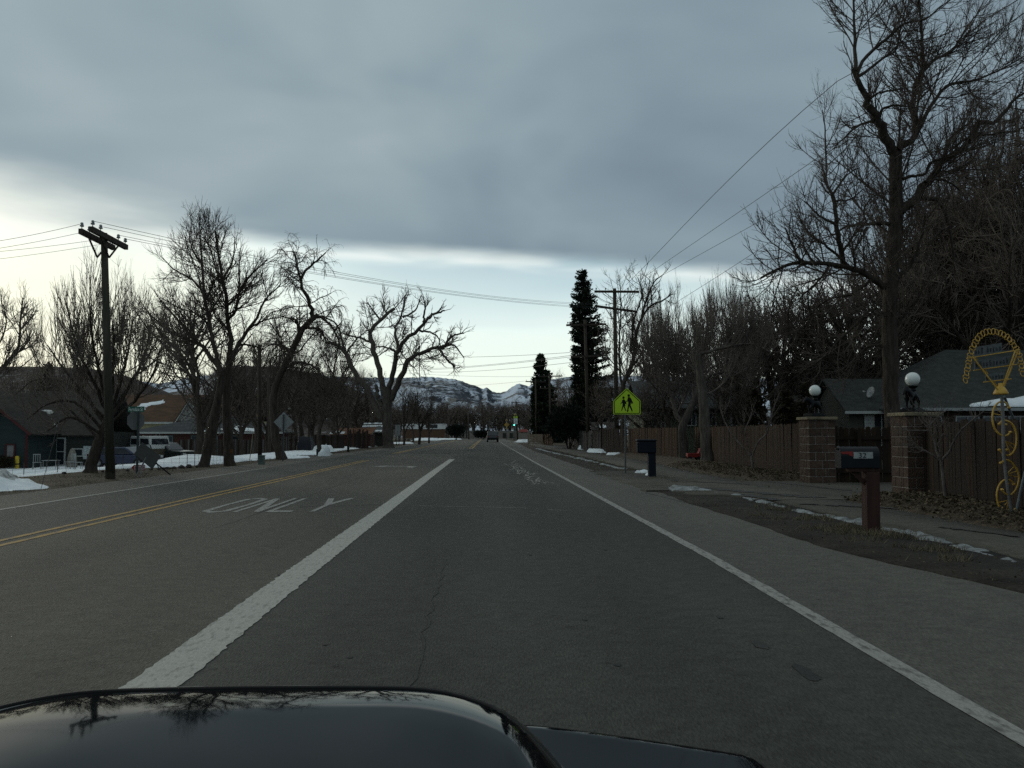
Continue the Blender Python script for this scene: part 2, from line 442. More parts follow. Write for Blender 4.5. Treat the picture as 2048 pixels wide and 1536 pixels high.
# ONLY, read by the driver, letters stretched along the lane
LW, GAP = 0.455, 0.095
def letters(word, x0, y0, h, m):
    st = {'O': [[(0.5, 0), (0.14, 0.06), (0.06, 0.5), (0.14, 0.94), (0.5, 1), (0.86, 0.94), (0.94, 0.5), (0.86, 0.06), (0.5, 0)]],
          'N': [[(0.1, 0), (0.1, 1)], [(0.1, 0.97), (0.9, 0.03)], [(0.9, 0), (0.9, 1)]],
          'L': [[(0.1, 1), (0.1, 0)], [(0.02, 0.035), (0.95, 0.035)]],
          'Y': [[(0.05, 1), (0.5, 0.48)], [(0.95, 1), (0.5, 0.48)], [(0.5, 0.5), (0.5, 0)]]}
    for i, ch in enumerate(word):
        bx = x0 + i * (LW + GAP)
        V, Q = [], []
        for k, pl in enumerate(st[ch]):
            P = [Vector((bx + p[0] * LW, y0 + p[1] * h, 0)) for p in pl]
            closed = pl[0] == pl[-1]
            for j, p in enumerate(P):
                a_ = P[j - 1] if j else (P[-2] if closed else P[0]); c_ = P[j + 1] if j < len(P) - 1 else (P[1] if closed else P[-1])
                t = c_ - a_
                hw = 0.044; lw = 0.15
                # strokes across the lane are thicker than strokes along it, as road letters are
                nrm = Vector((t.y, -t.x, 0)).normalized(); ww = hw * abs(nrm.x) + lw * abs(nrm.y)
                ww = min(ww, lw)
                for s_ in (-1, 1):
                    q = p + nrm * s_ * ww; V.append((q.x, q.y, 0.004 + 0.001 * k))
                if j < len(P) - 1:
                    o_ = len(V) - 2; Q.append((o_, o_ + 1, o_ + 3, o_ + 2))
        link_mesh('painted_letter', np_mesh('painted_letter', V, Q), m, road)
letters('ONLY', -4.74, 14.4, 3.0, M_wthin)
# left turn arrow
b = MB()
b.face([(-2.75, 33.1, .004), (-2.62, 34.2, .004), (-2.95, 34.65, .004), (-3.9, 34.75, .004), (-3.9, 34.3, .004), (-3.1, 34.2, .004), (-2.95, 33.9, .004), (-3.0, 33.1, .004)])
b.face([(-3.9, 35.3, .004), (-4.6, 34.5, .004), (-3.9, 33.9, .004)])
b.build('turn_arrow', M_wthin, road)
# sealed and open cracks
rng = random.Random(3)
def crack(x0, y0, x1, y1, wd, n_=14, amp=0.06):
    pts = [(x0 + (x1 - x0) * i / n_ + amp * fbm(i * 0.6, x0, 1) * (abs(y1 - y0) > abs(x1 - x0)), y0 + (y1 - y0) * i / n_ + amp * fbm(i * 0.8, y0, 4)) for i in range(n_ + 1)]
    ribbon('crack_seal', pts, wd, M_seal, 0.12, 0.0035, wd * 0.6, road)
p, q = gnd(838, 1012), gnd(1052, 1016); crack(p.x, p.y, q.x, q.y, 0.045)
p, q = gnd(1095, 1020), gnd(1145, 1021); crack(p.x, p.y, q.x, q.y, 0.03)
p, q = gnd(945, 964), gnd(1012, 965); crack(p.x, p.y, q.x, q.y, 0.05)
M_tar = mat('crack_tar', (0.035, 0.035, 0.034), rough=0.7, var=0.2)
p, q = gnd(590, 1013), gnd(790, 1009)
for (a_, c_) in (((600, 1014), (800, 1008)), ((1290, 985), (1390, 1010)),):
    p, q = gnd(*a_), gnd(*c_); ribbon('crack_tar', [(p.x + (q.x - p.x) * i / 12, p.y + (q.y - p.y) * i / 12 + 0.1 * fbm(i * .7, 3, 3)) for i in range(13)], 0.04, M_tar, 0.12, 0.0035, 0.03, road)
for i in range(30):                                               # broken surface beyond
    t_ = rng.random(); px_ = 1008 + 60 * t_ + rng.uniform(-9, 12); py_ = 926 + 44 * t_
    p = gnd(px_, py_); a_ = rng.uniform(-0.9, 0.5); L = rng.uniform(0.25, 0.5); LY = rng.uniform(1.2, 4.5) * (1.5 - t_) * rng.choice([-1, 1, 1])
    ribbon('crack_seal', [(p.x + math.cos(a_) * L * k / 9 + .10 * fbm(k * .7, i, 1), p.y + LY * k / 9 + .3 * fbm(k * .7, i, 2)) for k in range(10)], 0.045, M_seal, 0.15, 0.0035, 0.02, road)

def stain(px_, py_, rx, ry, n_=16):
    p = gnd(px_, py_); b = MB(); sd_ = px_ * .1
    b.face([(p.x + rx * (1 + .45 * fbm(math.cos(6.283 * k / n_) * 1.5, math.sin(6.283 * k / n_) * 1.5, sd_)) * math.cos(6.283 * k / n_), p.y + ry * (1 + .45 * fbm(math.cos(6.283 * k / n_) * 1.5, math.sin(6.283 * k / n_) * 1.5, sd_)) * math.sin(6.283 * k / n_), .0032) for k in range(n_)])
    b.build('tar_stain', M_stain, road)
M_stain = mat('asphalt_stain', (0.026, 0.027, 0.024), rough=.85, var=.25, scale=12, fine=.35, fscale=85)
for q in ((1612, 1345, .05, .20), (1520, 1290, .035, .12), (1170, 1240, .015, .03), (700, 1315, .02, .02), (650, 1290, .015, .02), (1235, 1330, .02, .03), (1060, 1110, .02, .05), (1210, 1100, .02, .07), (560, 1150, .02, .05), (1120, 1030, .03, .15), (1440, 1235, .02, .05)): stain(*q)
M_seam = mat('paving_seam_tar', (0.034, 0.035, 0.030), rough=.85, var=.25, scale=3, fine=.35, fscale=85)
for x_, y0_, y1_, wd_ in ((-.38, 2, 9, .016), (-3.7, 12, 30, .012)):      # old paving seams
    ribbon('paving_seam', [(x_ + .05 * fbm(0, y0_ + i * .9, x_), y0_ + (y1_ - y0_) * i / 40) for i in range(41)], wd_, M_seam, .3, .003, wd_ * .8, road)
# footpath and drive on the right
def sheet(name, left, right, m, z, st=0.5, kind='structure'):
    """left/right: functions of y; a flat strip with ragged edges"""
    ys, fl, fr = left
    V, Q = [], []
    for y in axis([(ys[0], ys[1], st)]):
        V += [(fl(y) - .03, y, z - .09), (fl(y), y, z), ((fl(y) + fr(y)) / 2, y, z + .006), (fr(y), y, z), (fr(y) + .03, y, z - .09)]
    n_ = len(V) // 5
    for j in range(n_ - 1):
        for i in range(4): Q.append((j * 5 + i, j * 5 + i + 1, j * 5 + 6 + i, j * 5 + 5 + i))
    o = link_mesh(name, np_mesh(name, V, Q), m); tag(o, kind=kind); return o
sheet('footpath', ((-10, 130), lambda y: 5.55 + 0.10 * fbm(1, y * .7, 3) + 0.5 * sstep(60, 130, y), lambda y: 6.95 + 0.14 * fbm(2, y * .8, 6) + 0.9 * sstep(26, 45, y)), None, M_walk, 0.030, 0.4)
sheet('driveway', ((16.3, 22.6), lambda y: 4.3 + 0.45 * fbm(3, y * 1.1, 6) + (0.9 if y < 17.6 else 0), lambda y: 11.5), None, M_walk, 0.036, 0.2)
sheet('driveway_apron', ((19.2, 29.5), lambda y: 3.75 + 0.2 * fbm(5, y, 6), lambda y: 5.9 + 0.3 * fbm(8, y, 6)), None, M_walk, 0.026, 0.2)
M_verge = mat('verge_soil', (0.017, 0.015, 0.012), col2=(0.040, 0.035, 0.027), rough=0.9, scale=1.6, bump=0.7, bscale=18, fine=0.4, fscale=30, spec=0.15)
sheet('verge', ((2, 75), lambda y: edge_r(y) - .02 + .06 * fbm(2, y * .9, 8) + .05 * fbm(2, y * 4, 8), lambda y: 5.6 + .3 * sstep(40, 75, y)), None, M_verge, 0.012, 0.25)
M_wet = mat('damp_soil', (0.030, 0.027, 0.023), var=0.3, scale=3, rough=0.75, spec=0.3, fine=0.3)
for (a_, c_, wd) in (((1400, 979), (1640, 1000), 0.34), ((1480, 992), (1560, 1005), 0.2), ((1530, 966), (1700, 985), 0.16), ((1600, 1012), (1800, 1022), 0.22), ((1340, 964), (1500, 972), 0.14), ((1880, 1060), (2040, 1080), 0.10)):
    p, q = gnd(*a_), gnd(*c_)
    o = ribbon('damp_patch', [(p.x + (q.x - p.x) * i / 16, p.y + (q.y - p.y) * i / 16 + 0.12 * fbm(i * .5, a_[0], 3)) for i in range(17)], wd, M_wet, 0.1, 0.0475, wd * 0.9); tag(o, kind='structure')

# ================================================================ snow
M_snow = mat('snow', (0.60, 0.66, 0.68), col2=(0.74, 0.79, 0.79), rough=0.75, scale=2.5, bump=0.5, bscale=9, spec=0.3)
M_dsnow = mat('dirty_snow', (0.20, 0.20, 0.18), col2=(0.46, 0.48, 0.46), rough=0.75, scale=6, thr=(0.35, 0.56), bump=0.6, bscale=25, spec=0.3, fine=0.2, fscale=40)
def blanket(name, xs, ys, hf, m, kind='structure', lab=None):
    V = [(x, y, hf(x, y)) for y in ys for x in xs]; n_ = len(xs)
    Q = [(j * n_ + i, j * n_ + i + 1, (j + 1) * n_ + i + 1, (j + 1) * n_ + i) for j in range(len(ys) - 1) for i in range(n_ - 1)
         if max(V[k][2] - gz(V[k][0], V[k][1]) for k in (j * n_ + i, j * n_ + i + 1, (j + 1) * n_ + i + 1, (j + 1) * n_ + i)) > -0.06]
    o = link_mesh(name, np_mesh(name, V, Q, smooth=True), m); tag(o, lab, kind=kind); return o
def fx(pts, y):
    for (a, xa), (c, xc) in zip(pts[:-1], pts[1:]):
        if a <= y <= c: return xa + (xc - xa) * (y - a) / (c - a)
    return pts[0][1] if y < pts[0][0] else pts[-1][1]
SE = [(27.5, -16.6), (28.6, -15.2), (32.3, -14.4), (33.6, -13.2), (34.6, -11.9), (38, -11.55), (44, -11.15), (60, -10.9), (90, -11.5), (130, -13)]
def snow_left(x, y):
    e = fx(SE, y) + 0.5 * fbm(x * .6, y * .6, 2) + 0.22 * fbm(x * 2, y * 2, 5)
    sd = min(e - x, (y - 27.4) * 1.2 + 0.4 * fbm(x * .5, y, 1))
    if y > 46: sd = min(sd, 6.5 - (y - 46) * 0.0 - abs(x + 17) * 0.0) if x > -24 else sd
    th = 0.16 * sstep(-0.2, 0.7, sd) - 0.09
    mound = 0.30 * math.exp(-(((x + 13.2) / 1.3) ** 2 + ((y - 39.5) / 3.0) ** 2)) if sd > 0 else 0
    return gz(x, y) + th + mound + 0.05 * fbm(x * .8, y * .8, 8)
blanket('snow_cover', axis([(-70, -30, 2.5), (-30, -10.4, 0.3)]), axis([(26.5, 50, 0.3), (50, 130, 2.5)]), snow_left, M_snow)
def bank(x, y):
    d = math.hypot((x + 13.0) / 2.45, (y - 20.9) / 2.5)
    h = 0.72 * max(0, 1 - d) ** 1.1
    return gz(x, y) + h - 0.06 + (0.10 * fbm(x * 1.1, y * 1.1, 1) + 0.05 * fbm(x * 4, y * 4, 2)) * sstep(1.1, 0.8, d) - 0.1 * sstep(0.95, 1.15, d)
blanket('snow_bank', axis([(-17, -9.8, 0.12)]), axis([(17.4, 24.4, 0.12)]), bank, M_snow)
def pile(x, y):
    d = math.hypot((x + 12.7) / 1.25, (y - 21.7) / 1.1)
    return gz(x, y) + 0.62 * max(0, 1 - d * d) - 0.05 + (0.14 * fbm(x * 3, y * 3, 1) + 0.10 * fbm(x * 9, y * 9, 2)) * sstep(1.1, 0.8, d) - 0.1 * sstep(0.95, 1.2, d)
blanket('dirty_snow_heap', axis([(-14.4, -11.2, 0.06)]), axis([(20.2, 23.2, 0.06)]), pile, M_dsnow)
# thin icy ridge along the footpath
SR = [(2, 5.05), (8.2, 5.30), (9.3, 5.45), (11, 5.5), (12.2, 5.42), (14.7, 5.28), (17.7, 5.3), (19.0, 4.9), (20.2, 4.55)]
def ridge(x, y):
    if y < 19.0:
        d = abs(x - fx(SR, y) - 0.07 * fbm(0, y * .9, 2))
        hw = (0.10 if y < 10.5 else 0.15) + 0.19 * fbm(1, y * 1.4, 4) + 0.05 * fbm(x * 4, y * 4, 7)
    elif y < 21.5:
        d = abs(x - 4.75 - 0.25 * fbm(0, y * .9, 2)); hw = 0.55 * sstep(21.6, 19.5, y) + 0.2 * fbm(x * 2, y * 2, 4)
    else:
        d = abs(x - (4.75 + 0.35 * sstep(66, 34, y)) - 0.10 * fbm(0, y * .5, 2))
        hw = (0.17 + 0.30 * fbm(1, y * .55, 4)) if y > 31 else -1
    return 0.068 * sstep(-0.16, 0.24, hw - d) - 0.038 + (0.030 * fbm(x * 5, y * 5, 3)) + 0.016 * sstep(0, 0.1, hw - d) + (.02 if x > 5.5 else 0)
blanket('snow_strip', axis([(4.0, 6.2, 0.07)]), axis([(2, 24, 0.09), (24, 76, 0.22)]), ridge, mat('icy_snow', (0.09, 0.093, 0.086), col2=(0.30, 0.325, 0.32), rough=0.5, scale=7, thr=(0.38, 0.66), bump=0.6, bscale=18, spec=0.4, fine=0.15))
def patchf(cx, cy, rx, ry, h):
    def f(x, y):
        d = math.hypot((x - cx) / rx, (y - cy) / ry) + 0.35 * fbm(x * 1.6, y * 1.6, cx)
        return gz(x, y) + h * sstep(1.05, 0.55, d) - 0.05 + 0.05 * fbm(x * 3, y * 3, 2) * sstep(1.1, .9, d) - 0.08 * sstep(0.95, 1.2, d)
    return f
for (px_, py_, rx, ry, h) in ((1204, 906, .9, 2.2, .30), (1170, 899, .6, 1.7, .42), (1230, 911, .5, 1.0, .2), (1052, 884.5, 1.6, 6, .45), (1068, 887, .7, 2.5, .3), (1290, 948, .35, .5, .14), (1302, 953, .2, .35, .14),
                              (645, 903, .8, 1.2, .5), (618, 909, 1.2, 2.4, .16), (585, 916, .9, 1.5, .12), (720, 893, .7, 1.5, .15), (800, 887, 1.6, 5, .2), (850, 880.6, 3, 8, .5), (890, 879, 4, 8, .3)):
    p = gnd(px_, py_); x_, y_ = p.x, p.y + ry * 0.5
    if px_ < 700: x_ = max(x_, -99)
    blanket('snow_patch', axis([(x_ - rx * 1.6, x_ + rx * 1.6, rx / 12)]), axis([(y_ - ry * 1.6, y_ + ry * 1.6, ry / 12)]), patchf(x_, y_, rx, ry, h), M_snow)

# ================================================================ hills
def interp(pts, x):
    return float(np.interp(x, [p[0] for p in pts], [p[1] for p in pts]))
RIDGE = [(-1500, 95), (-600, 110), (0, 118), (180, 110), (300, 104), (318, 99), (345, 104), (400, 116), (480, 118), (640, 116), (740, 113), (810, 113), (860, 115), (905, 111), (925, 106), (942, 99), (955, 96), (966, 90), (973, 94), (986, 85), (1003, 83), (1016, 89), (1033, 101), (1046, 100), (1058, 96), (1075, 104), (1090, 108), (1140, 116), (1300, 118), (1700, 110), (2600, 95), (3600, 80)]
def hill_mesh(name, ridge, y0, y1, pxs, nY, m, spur, back=0.35, seed=0):
    V = []
    Ys = [y0 + (y1 - y0) * (j / nY) for j in range(nY + 1)] + [y1 * (1 + back * k / 5) for k in range(1, 6)]
    for j, Y in enumerate(Ys):
        for px_ in pxs:
            x = (px_ - 967) / F * Y
            R = interp(ridge, px_) * y1 / F
            t = (Y - y0) / (y1 - y0)
            if t <= 1:
                sp = 1 - abs(noise.noise(Vector((x / 150 + Y / 330, Y / 620, seed)))) * 2
                sp2 = fbm(x / 90, Y / 160, seed + 4)
                prof = 0.10 * t + 0.90 * t ** 1.35
                z = R * prof + R * 4 * t * (1 - t) * (spur * (sp - 0.65) + 0.05 * sp2)
                z += R * 0.016 * fbm(px_ / 9.0, t * 4, seed) + R * .012 * fbm(px_ / 3.1, t * 9, seed + 2)
                z = min(z, R * (0.13 + 0.87 * t) * Y / y1 / max(t, .05) * t + R * 0.02) if t < 0.97 else z
            else:
                z = R * (1 - (t - 1) * 0.9)
            V.append((x, Y, z - 1.5 * (1 - min(1, t))))
    n_ = len(pxs)
    Q = [(j * n_ + i, j * n_ + i + 1, (j + 1) * n_ + i + 1, (j + 1) * n_ + i) for j in range(len(Ys) - 1) for i in range(n_ - 1)]
    o = link_mesh(name, np_mesh(name, V, Q, smooth=True), m); tag(o, kind='structure'); return o
def hill_mat(name, snowc, treec, grassc, cover, scale):
    """snow slopes with dark brush and trees; more trees on slopes turned to one side"""
    m = bpy.data.materials.new(name); m.use_nodes = True; t = m.node_tree; n = t.nodes; l = t.links
    b = n['Principled BSDF']; b.inputs['Roughness'].default_value = 0.95; b.inputs['Specular IOR Level'].default_value = 0.05
    tcn = n.new('ShaderNodeTexCoord'); g = n.new('ShaderNodeNewGeometry'); sx_ = n.new('ShaderNodeSeparateXYZ'); l.new(g.outputs['Normal'], sx_.inputs[0])
    def nz(s, det, rough=0.65):
        q = n.new('ShaderNodeTexNoise'); l.new(tcn.outputs['Object'], q.inputs['Vector']); q.inputs['Scale'].default_value = s; q.inputs['Detail'].default_value = det; q.inputs['Roughness'].default_value = rough; return q.outputs['Fac']
    def ma(op, a, c, cl=False):
        q = n.new('ShaderNodeMath'); q.operation = op; q.use_clamp = cl
        for i, v_ in enumerate((a, c)):
            if isinstance(v_, (int, float)): q.inputs[i].default_value = v_
            else: l.new(v_, q.inputs[i])
        return q.outputs[0]
    def st(v_, lo, hi):
        q = n.new('ShaderNodeMapRange'); q.interpolation_type = 'SMOOTHSTEP'; l.new(v_, q.inputs[0]); q.inputs[1].default_value = lo; q.inputs[2].default_value = hi; return q.outputs[0]
    big = nz(scale, 5, 0.6); mid = nz(scale * 5, 6, 0.7); fine_ = nz(scale * 16, 5, 0.8)
    aspect = ma('MULTIPLY', sx_.outputs[0], 0.34)
    v_ = ma('ADD', ma('ADD', ma('MULTIPLY', big, 0.40), ma('ADD', ma('MULTIPLY', mid, 0.62), ma('MULTIPLY', fine_, 0.95))), aspect)
    tr = st(v_, cover - 0.035, cover + 0.035)
    gr = st(ma('ADD', ma('MULTIPLY', nz(scale * 1.6, 5), .6), ma('MULTIPLY', nz(scale * 9, 5, .75), .4)), 0.50, 0.56)
    def mix(f, a, c):
        q = n.new('ShaderNodeMix'); q.data_type = 'RGBA'; l.new(f, q.inputs[0])
        for i, w_ in ((6, a), (7, c)):
            if isinstance(w_, tuple): q.inputs[i].default_value = (*w_, 1)
            else: l.new(w_, q.inputs[i])
        return q.outputs[2]
    c_ = mix(gr, snowc, grassc); c_ = mix(tr, c_, treec)
    l.new(c_, b.inputs['Base Color']); return m
M_hill = hill_mat('snowy_hillside', (0.55, 0.62, 0.70), (0.034, 0.042, 0.053), (0.17, 0.165, 0.15), 1.0, 0.0055)  # slight blue of distance haze is mixed into the tree colour
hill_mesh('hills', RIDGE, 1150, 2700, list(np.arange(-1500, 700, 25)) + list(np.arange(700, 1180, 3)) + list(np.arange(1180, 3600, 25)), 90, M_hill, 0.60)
DARK = [(-1500, 120), (-400, 135), (0, 136), (180, 133), (240, 122), (285, 110), (320, 92), (350, 84), (400, 96), (430, 124), (480, 139), (560, 135), (640, 122), (700, 98), (760, 66), (840, 30), (930, 10), (1000, 8), (1040, 0)]
M_dark_hill = hill_mat('wooded_hillside', (0.30, 0.31, 0.32), (0.036, 0.031, 0.026), (0.060, 0.050, 0.040), 0.90, 0.012)
hill_mesh('near_hill', DARK, 420, 900, list(np.arange(-1500, 250, 25)) + list(np.arange(250, 1045, 8)), 26, M_dark_hill, 0.30, seed=5)
# ================================================================ bare trees
M_bark = mat('bark', (0.030, 0.025, 0.021), col2=(0.075, 0.062, 0.050), rough=0.95, scale=3.0, stretch=(4, 4, 0.7), bump=0.9, bscale=7, spec=0.1)
M_bark_pale = mat('grey_bark', (0.045, 0.040, 0.034), col2=(0.11, 0.098, 0.082), rough=0.95, scale=3.0, stretch=(4, 4, 0.6), bump=0.9, bscale=6, spec=0.1)
M_twig = mat('twigs', (0.085, 0.070, 0.058), rough=0.9, var=0.3, scale=0.8, spec=0.15)
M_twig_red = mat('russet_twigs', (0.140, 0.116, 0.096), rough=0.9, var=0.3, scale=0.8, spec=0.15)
M_twig_grey = mat('grey_twigs', (0.115, 0.100, 0.086), rough=0.9, var=0.3, scale=0.8, spec=0.15)

def resample(P, R, K):
    P = np.asarray(P, float); R = np.asarray(R, float)
    d = np.r_[0, np.cumsum(np.linalg.norm(np.diff(P, axis=0), axis=1))]
    n = len(P); T = np.zeros_like(P)
    T[1:-1] = (P[2:] - P[:-2]) / (d[2:] - d[:-2])[:, None]
    T[0] = (P[1] - P[0]) / (d[1] - d[0]); T[-1] = (P[-1] - P[-2]) / (d[-1] - d[-2])
    s = np.linspace(0, d[-1], K); out = np.zeros((K, 3))
    i = np.clip(np.searchsorted(d, s, side='right') - 1, 0, n - 2)
    h = (d[i + 1] - d[i]); t = (s - d[i]) / h
    t_, h_ = t[:, None], h[:, None]
    out = (2 * t_**3 - 3 * t_**2 + 1) * P[i] + (t_**3 - 2 * t_**2 + t_) * h_ * T[i] + (-2 * t_**3 + 3 * t_**2) * P[i + 1] + (t_**3 - t_**2) * h_ * T[i + 1]
    return out, np.interp(s, d, R)
def unit(v): return v / np.maximum(np.linalg.norm(v, axis=-1, keepdims=True), 1e-9)
def tubes(P, R, Sd):
    N, K, _ = P.shape
    T = unit(np.gradient(P, axis=1))
    ref = np.tile(np.array([0.37, 0.55, 0.75]), (N, 1)); m0 = unit(P[:, -1] - P[:, 0])
    bad = np.abs((m0 * ref).sum(1)) > 0.85; ref[bad] = (0.9, -0.4, 0.1)
    U = unit(np.cross(T, ref[:, None, :])); W = np.cross(T, U)
    a = np.arange(Sd) * 2 * np.pi / Sd
    V = P[:, :, None, :] + R[:, :, None, None] * (np.cos(a)[None, None, :, None] * U[:, :, None, :] + np.sin(a)[None, None, :, None] * W[:, :, None, :])
    base = (np.arange(N) * K * Sd)[:, None, None] + (np.arange(K - 1) * Sd)[None, :, None] + np.arange(Sd)[None, None, :]
    nxt = (np.arange(N) * K * Sd)[:, None, None] + (np.arange(K - 1) * Sd)[None, :, None] + ((np.arange(Sd) + 1) % Sd)[None, None, :]
    Q = np.stack([base, nxt, nxt + Sd, base + Sd], axis=-1).reshape(-1, 4)
    return V.reshape(-1, 3), Q
def join(parts):
    Vs, Qs, o = [], [], 0
    for V, Q in parts:
        Vs.append(V); Qs.append(Q + o); o += len(V)
    return np.concatenate(Vs), np.concatenate(Qs)
def spawn(P, R, rng, per_m, t0, ang, ratio, lim, up, wander, K, rr, rtip, tip=1, tsd=0.25, cap=None):
    N, Kp, _ = P.shape
    Ls = np.linalg.norm(np.diff(P, axis=1), axis=2).sum(1)
    t0 = np.broadcast_to(np.asarray(t0, float), (N,))
    cnt = rng.poisson(Ls * (1 - t0) * per_m) + tip
    idx = np.repeat(np.arange(N), cnt); M = len(idx)
    if cap and M > cap:
        keep = rng.permutation(M)[:cap]; idx = idx[keep]; M = cap
    t = t0[idx] + (1 - t0[idx]) * rng.random(M) ** 0.85
    first = np.r_[True, idx[1:] != idx[:-1]]
    if tip: t[first] = 1.0
    f = t * (Kp - 1); i = np.clip(f.astype(int), 0, Kp - 2); fr = (f - i)[:, None]
    pos = P[idx, i] * (1 - fr) + P[idx, i + 1] * fr
    tan = unit(P[idx, i + 1] - P[idx, i]); rad = R[idx, i] * (1 - fr[:, 0]) + R[idx, i + 1] * fr[:, 0]
    v = rng.normal(size=(M, 3)); v -= (v * tan).sum(1, keepdims=True) * tan; v = unit(v)
    a = ang + rng.normal(size=M) * tsd
    if tip: a[first] *= 0.25
    d = np.cos(a)[:, None] * tan + np.sin(a)[:, None] * v
    L = np.clip(ratio * Ls[idx] * (1.05 - 0.6 * t) * rng.uniform(0.55, 1.3, M), lim[0], lim[1] * rng.uniform(0.75, 1.1, M))
    st = (L / (K - 1))[:, None]
    out = np.zeros((M, K, 3)); out[:, 0] = pos
    for k in range(1, K):
        d = unit(d + rng.normal(size=(M, 3)) * wander + np.array([0, 0, up]) * (0.5 + k / K))
        out[:, k] = out[:, k - 1] + d * st
    r0 = np.minimum(rad * rr, np.maximum(L * 0.017, rtip * 1.3)); rtip = np.minimum(rtip, r0 * .9)[:, None]; s = np.linspace(0, 1, K)[None, :]
    return out, r0[:, None] * (1 - s) + rtip * s
# per style: (per_m, angle, ratio, (min, max), up, wander, K, r ratio, tip r) of each order of branches
STY = {
    'cotton': [(3.8, .78, .50, (.8, 2.6), .10, .10, 7, .45, .009), (5.2, .70, .55, (.3, 1.2), .08, .10, 5, .55, .006), (4.6, .58, .60, (.18, .7), .08, .10, 4, .6, .0046)],
    'gnarl':  [(2.4, .95, .42, (.5, 2.4), .08, .19, 8, .50, .012), (5.0, .80, .60, (.35, 1.6), .07, .16, 6, .55, .007), (6.0, .65, .62, (.22, .9), .07, .14, 4, .6, .0048)],
    'ash':    [(3.6, .80, .45, (.6, 2.2), .09, .11, 7, .50, .010), (5.6, .75, .58, (.35, 1.3), .08, .11, 6, .55, .0066), (5.6, .62, .62, (.2, .8), .08, .11, 4, .6, .0046)],
    'whip':   [(3.6, .85, .70, (.9, 2.8), .32, .09, 8, .42, .0075), (5.2, .55, .55, (.5, 1.9), .24, .07, 6, .55, .0055), (5.0, .42, .60, (.3, 1.1), .20, .07, 4, .6, .0045)],
    'weep':   [(2.8, 1.0, .45, (.6, 2.6), .02, .20, 8, .50, .010), (5.0, .95, .62, (.6, 1.9), -.16, .15, 6, .55, .006), (5.4, .75, .65, (.35, 1.3), -.34, .12, 5, .6, .0046)],
    'far':    [(1.3, .80, .45, (.8, 3.5), .12, .15, 6, .50, .020), (2.6, .70, .60, (.6, 2.2), .10, .15, 5, .6, .013), (3.2, .6, .62, (.4, 1.4), .10, .12, 3, .7, .009)],
}
def crown_of(P, R, t0, style, rng, dens=1.0, orders=3, thick=1.0, sizes=1.0):
    out = []; cp, cr = P, R
    for k, (pm, an, ra, lim, up, wa, K, rr, rt) in enumerate(STY[style][:orders]):
        cp, cr = spawn(cp, cr, rng, pm * dens / sizes, t0 if k == 0 else 0.12, an, ra, (lim[0] * sizes, lim[1] * sizes), up, wa, K, rr, rt * thick)
        out.append((cp, cr, 4 if k == 0 else 3))
    return out
TRI = [0]
def make_tree(name, label, limbs, Y, style, seed, bark=None, twig=None, dens=1.0, group=None, t0s=None, z0=None, thick=None, depth=0.55, sizes=1.0, orders=3, cat='tree', wf=.78):
    """limbs: [(w0, w1, [(px, py), ...]), ...]; widths in photo pixels. The first limb is the trunk."""
    thick = thick if thick is not None else max(1.0, Y / 19.0)
    rng = np.random.default_rng(seed); known = []; Ps, Rs = [], []; K = 16
    for li, (w0, w1, pts) in enumerate(limbs):
        off = 0.0
        if known:
            off = min(known, key=lambda q: (q[0] - pts[0][0]) ** 2 + (q[1] - pts[0][1]) ** 2)[2]
        drift = 0 if li == 0 else rng.choice([-1, 1]) * rng.uniform(0.25, 1.0) * depth
        W = []; acc = 0
        for k, p in enumerate(pts):
            if k: acc += math.hypot(p[0] - pts[k - 1][0], p[1] - pts[k - 1][1]) / F * Y
            o = off + drift * acc; known.append((p[0], p[1], o)); W.append(at(p[0], p[1], Y + o))
        r = wf * np.linspace(w0, w1, len(pts)) / F * Y / 2
        if li == 0:
            W[0].z = min(W[0].z, gz(W[0].x, W[0].y) - 0.05)
        P, R = resample([tuple(q) for q in W], r, K)
        P[1:] += rng.normal(size=(K - 1, 3)) * (R[1:, None] * (0.07 if li == 0 else 0.28))
        if li == 0: R[0] *= 1.25; R[1] *= 1.06
        R *= 1 + rng.normal(size=K) * 0.03
        Ps.append(P); Rs.append(R)
    P, R = np.array(Ps), np.array(Rs)
    base = Vector(P[0, 0]); base.z = gz(base.x, base.y)
    t0 = np.array(t0s if t0s else [0.72] + [0.18] * (len(limbs) - 1))
    o = thing(name, label, cat, base, group)
    b0 = np.array(base)
    V, Q = tubes(P - b0, R, 9); link_mesh('trunk', np_mesh('trunk', V, Q, smooth=True), bark or M_bark, o)
    lv = crown_of(P, R, t0, style, rng, dens, orders, thick, sizes)
    V, Q = join([tubes(p - b0, r, s_) for p, r, s_ in lv]); TRI[0] += 2 * len(Q)
    link_mesh('crown', np_mesh('crown', V, Q), twig or M_twig, o)
    return o
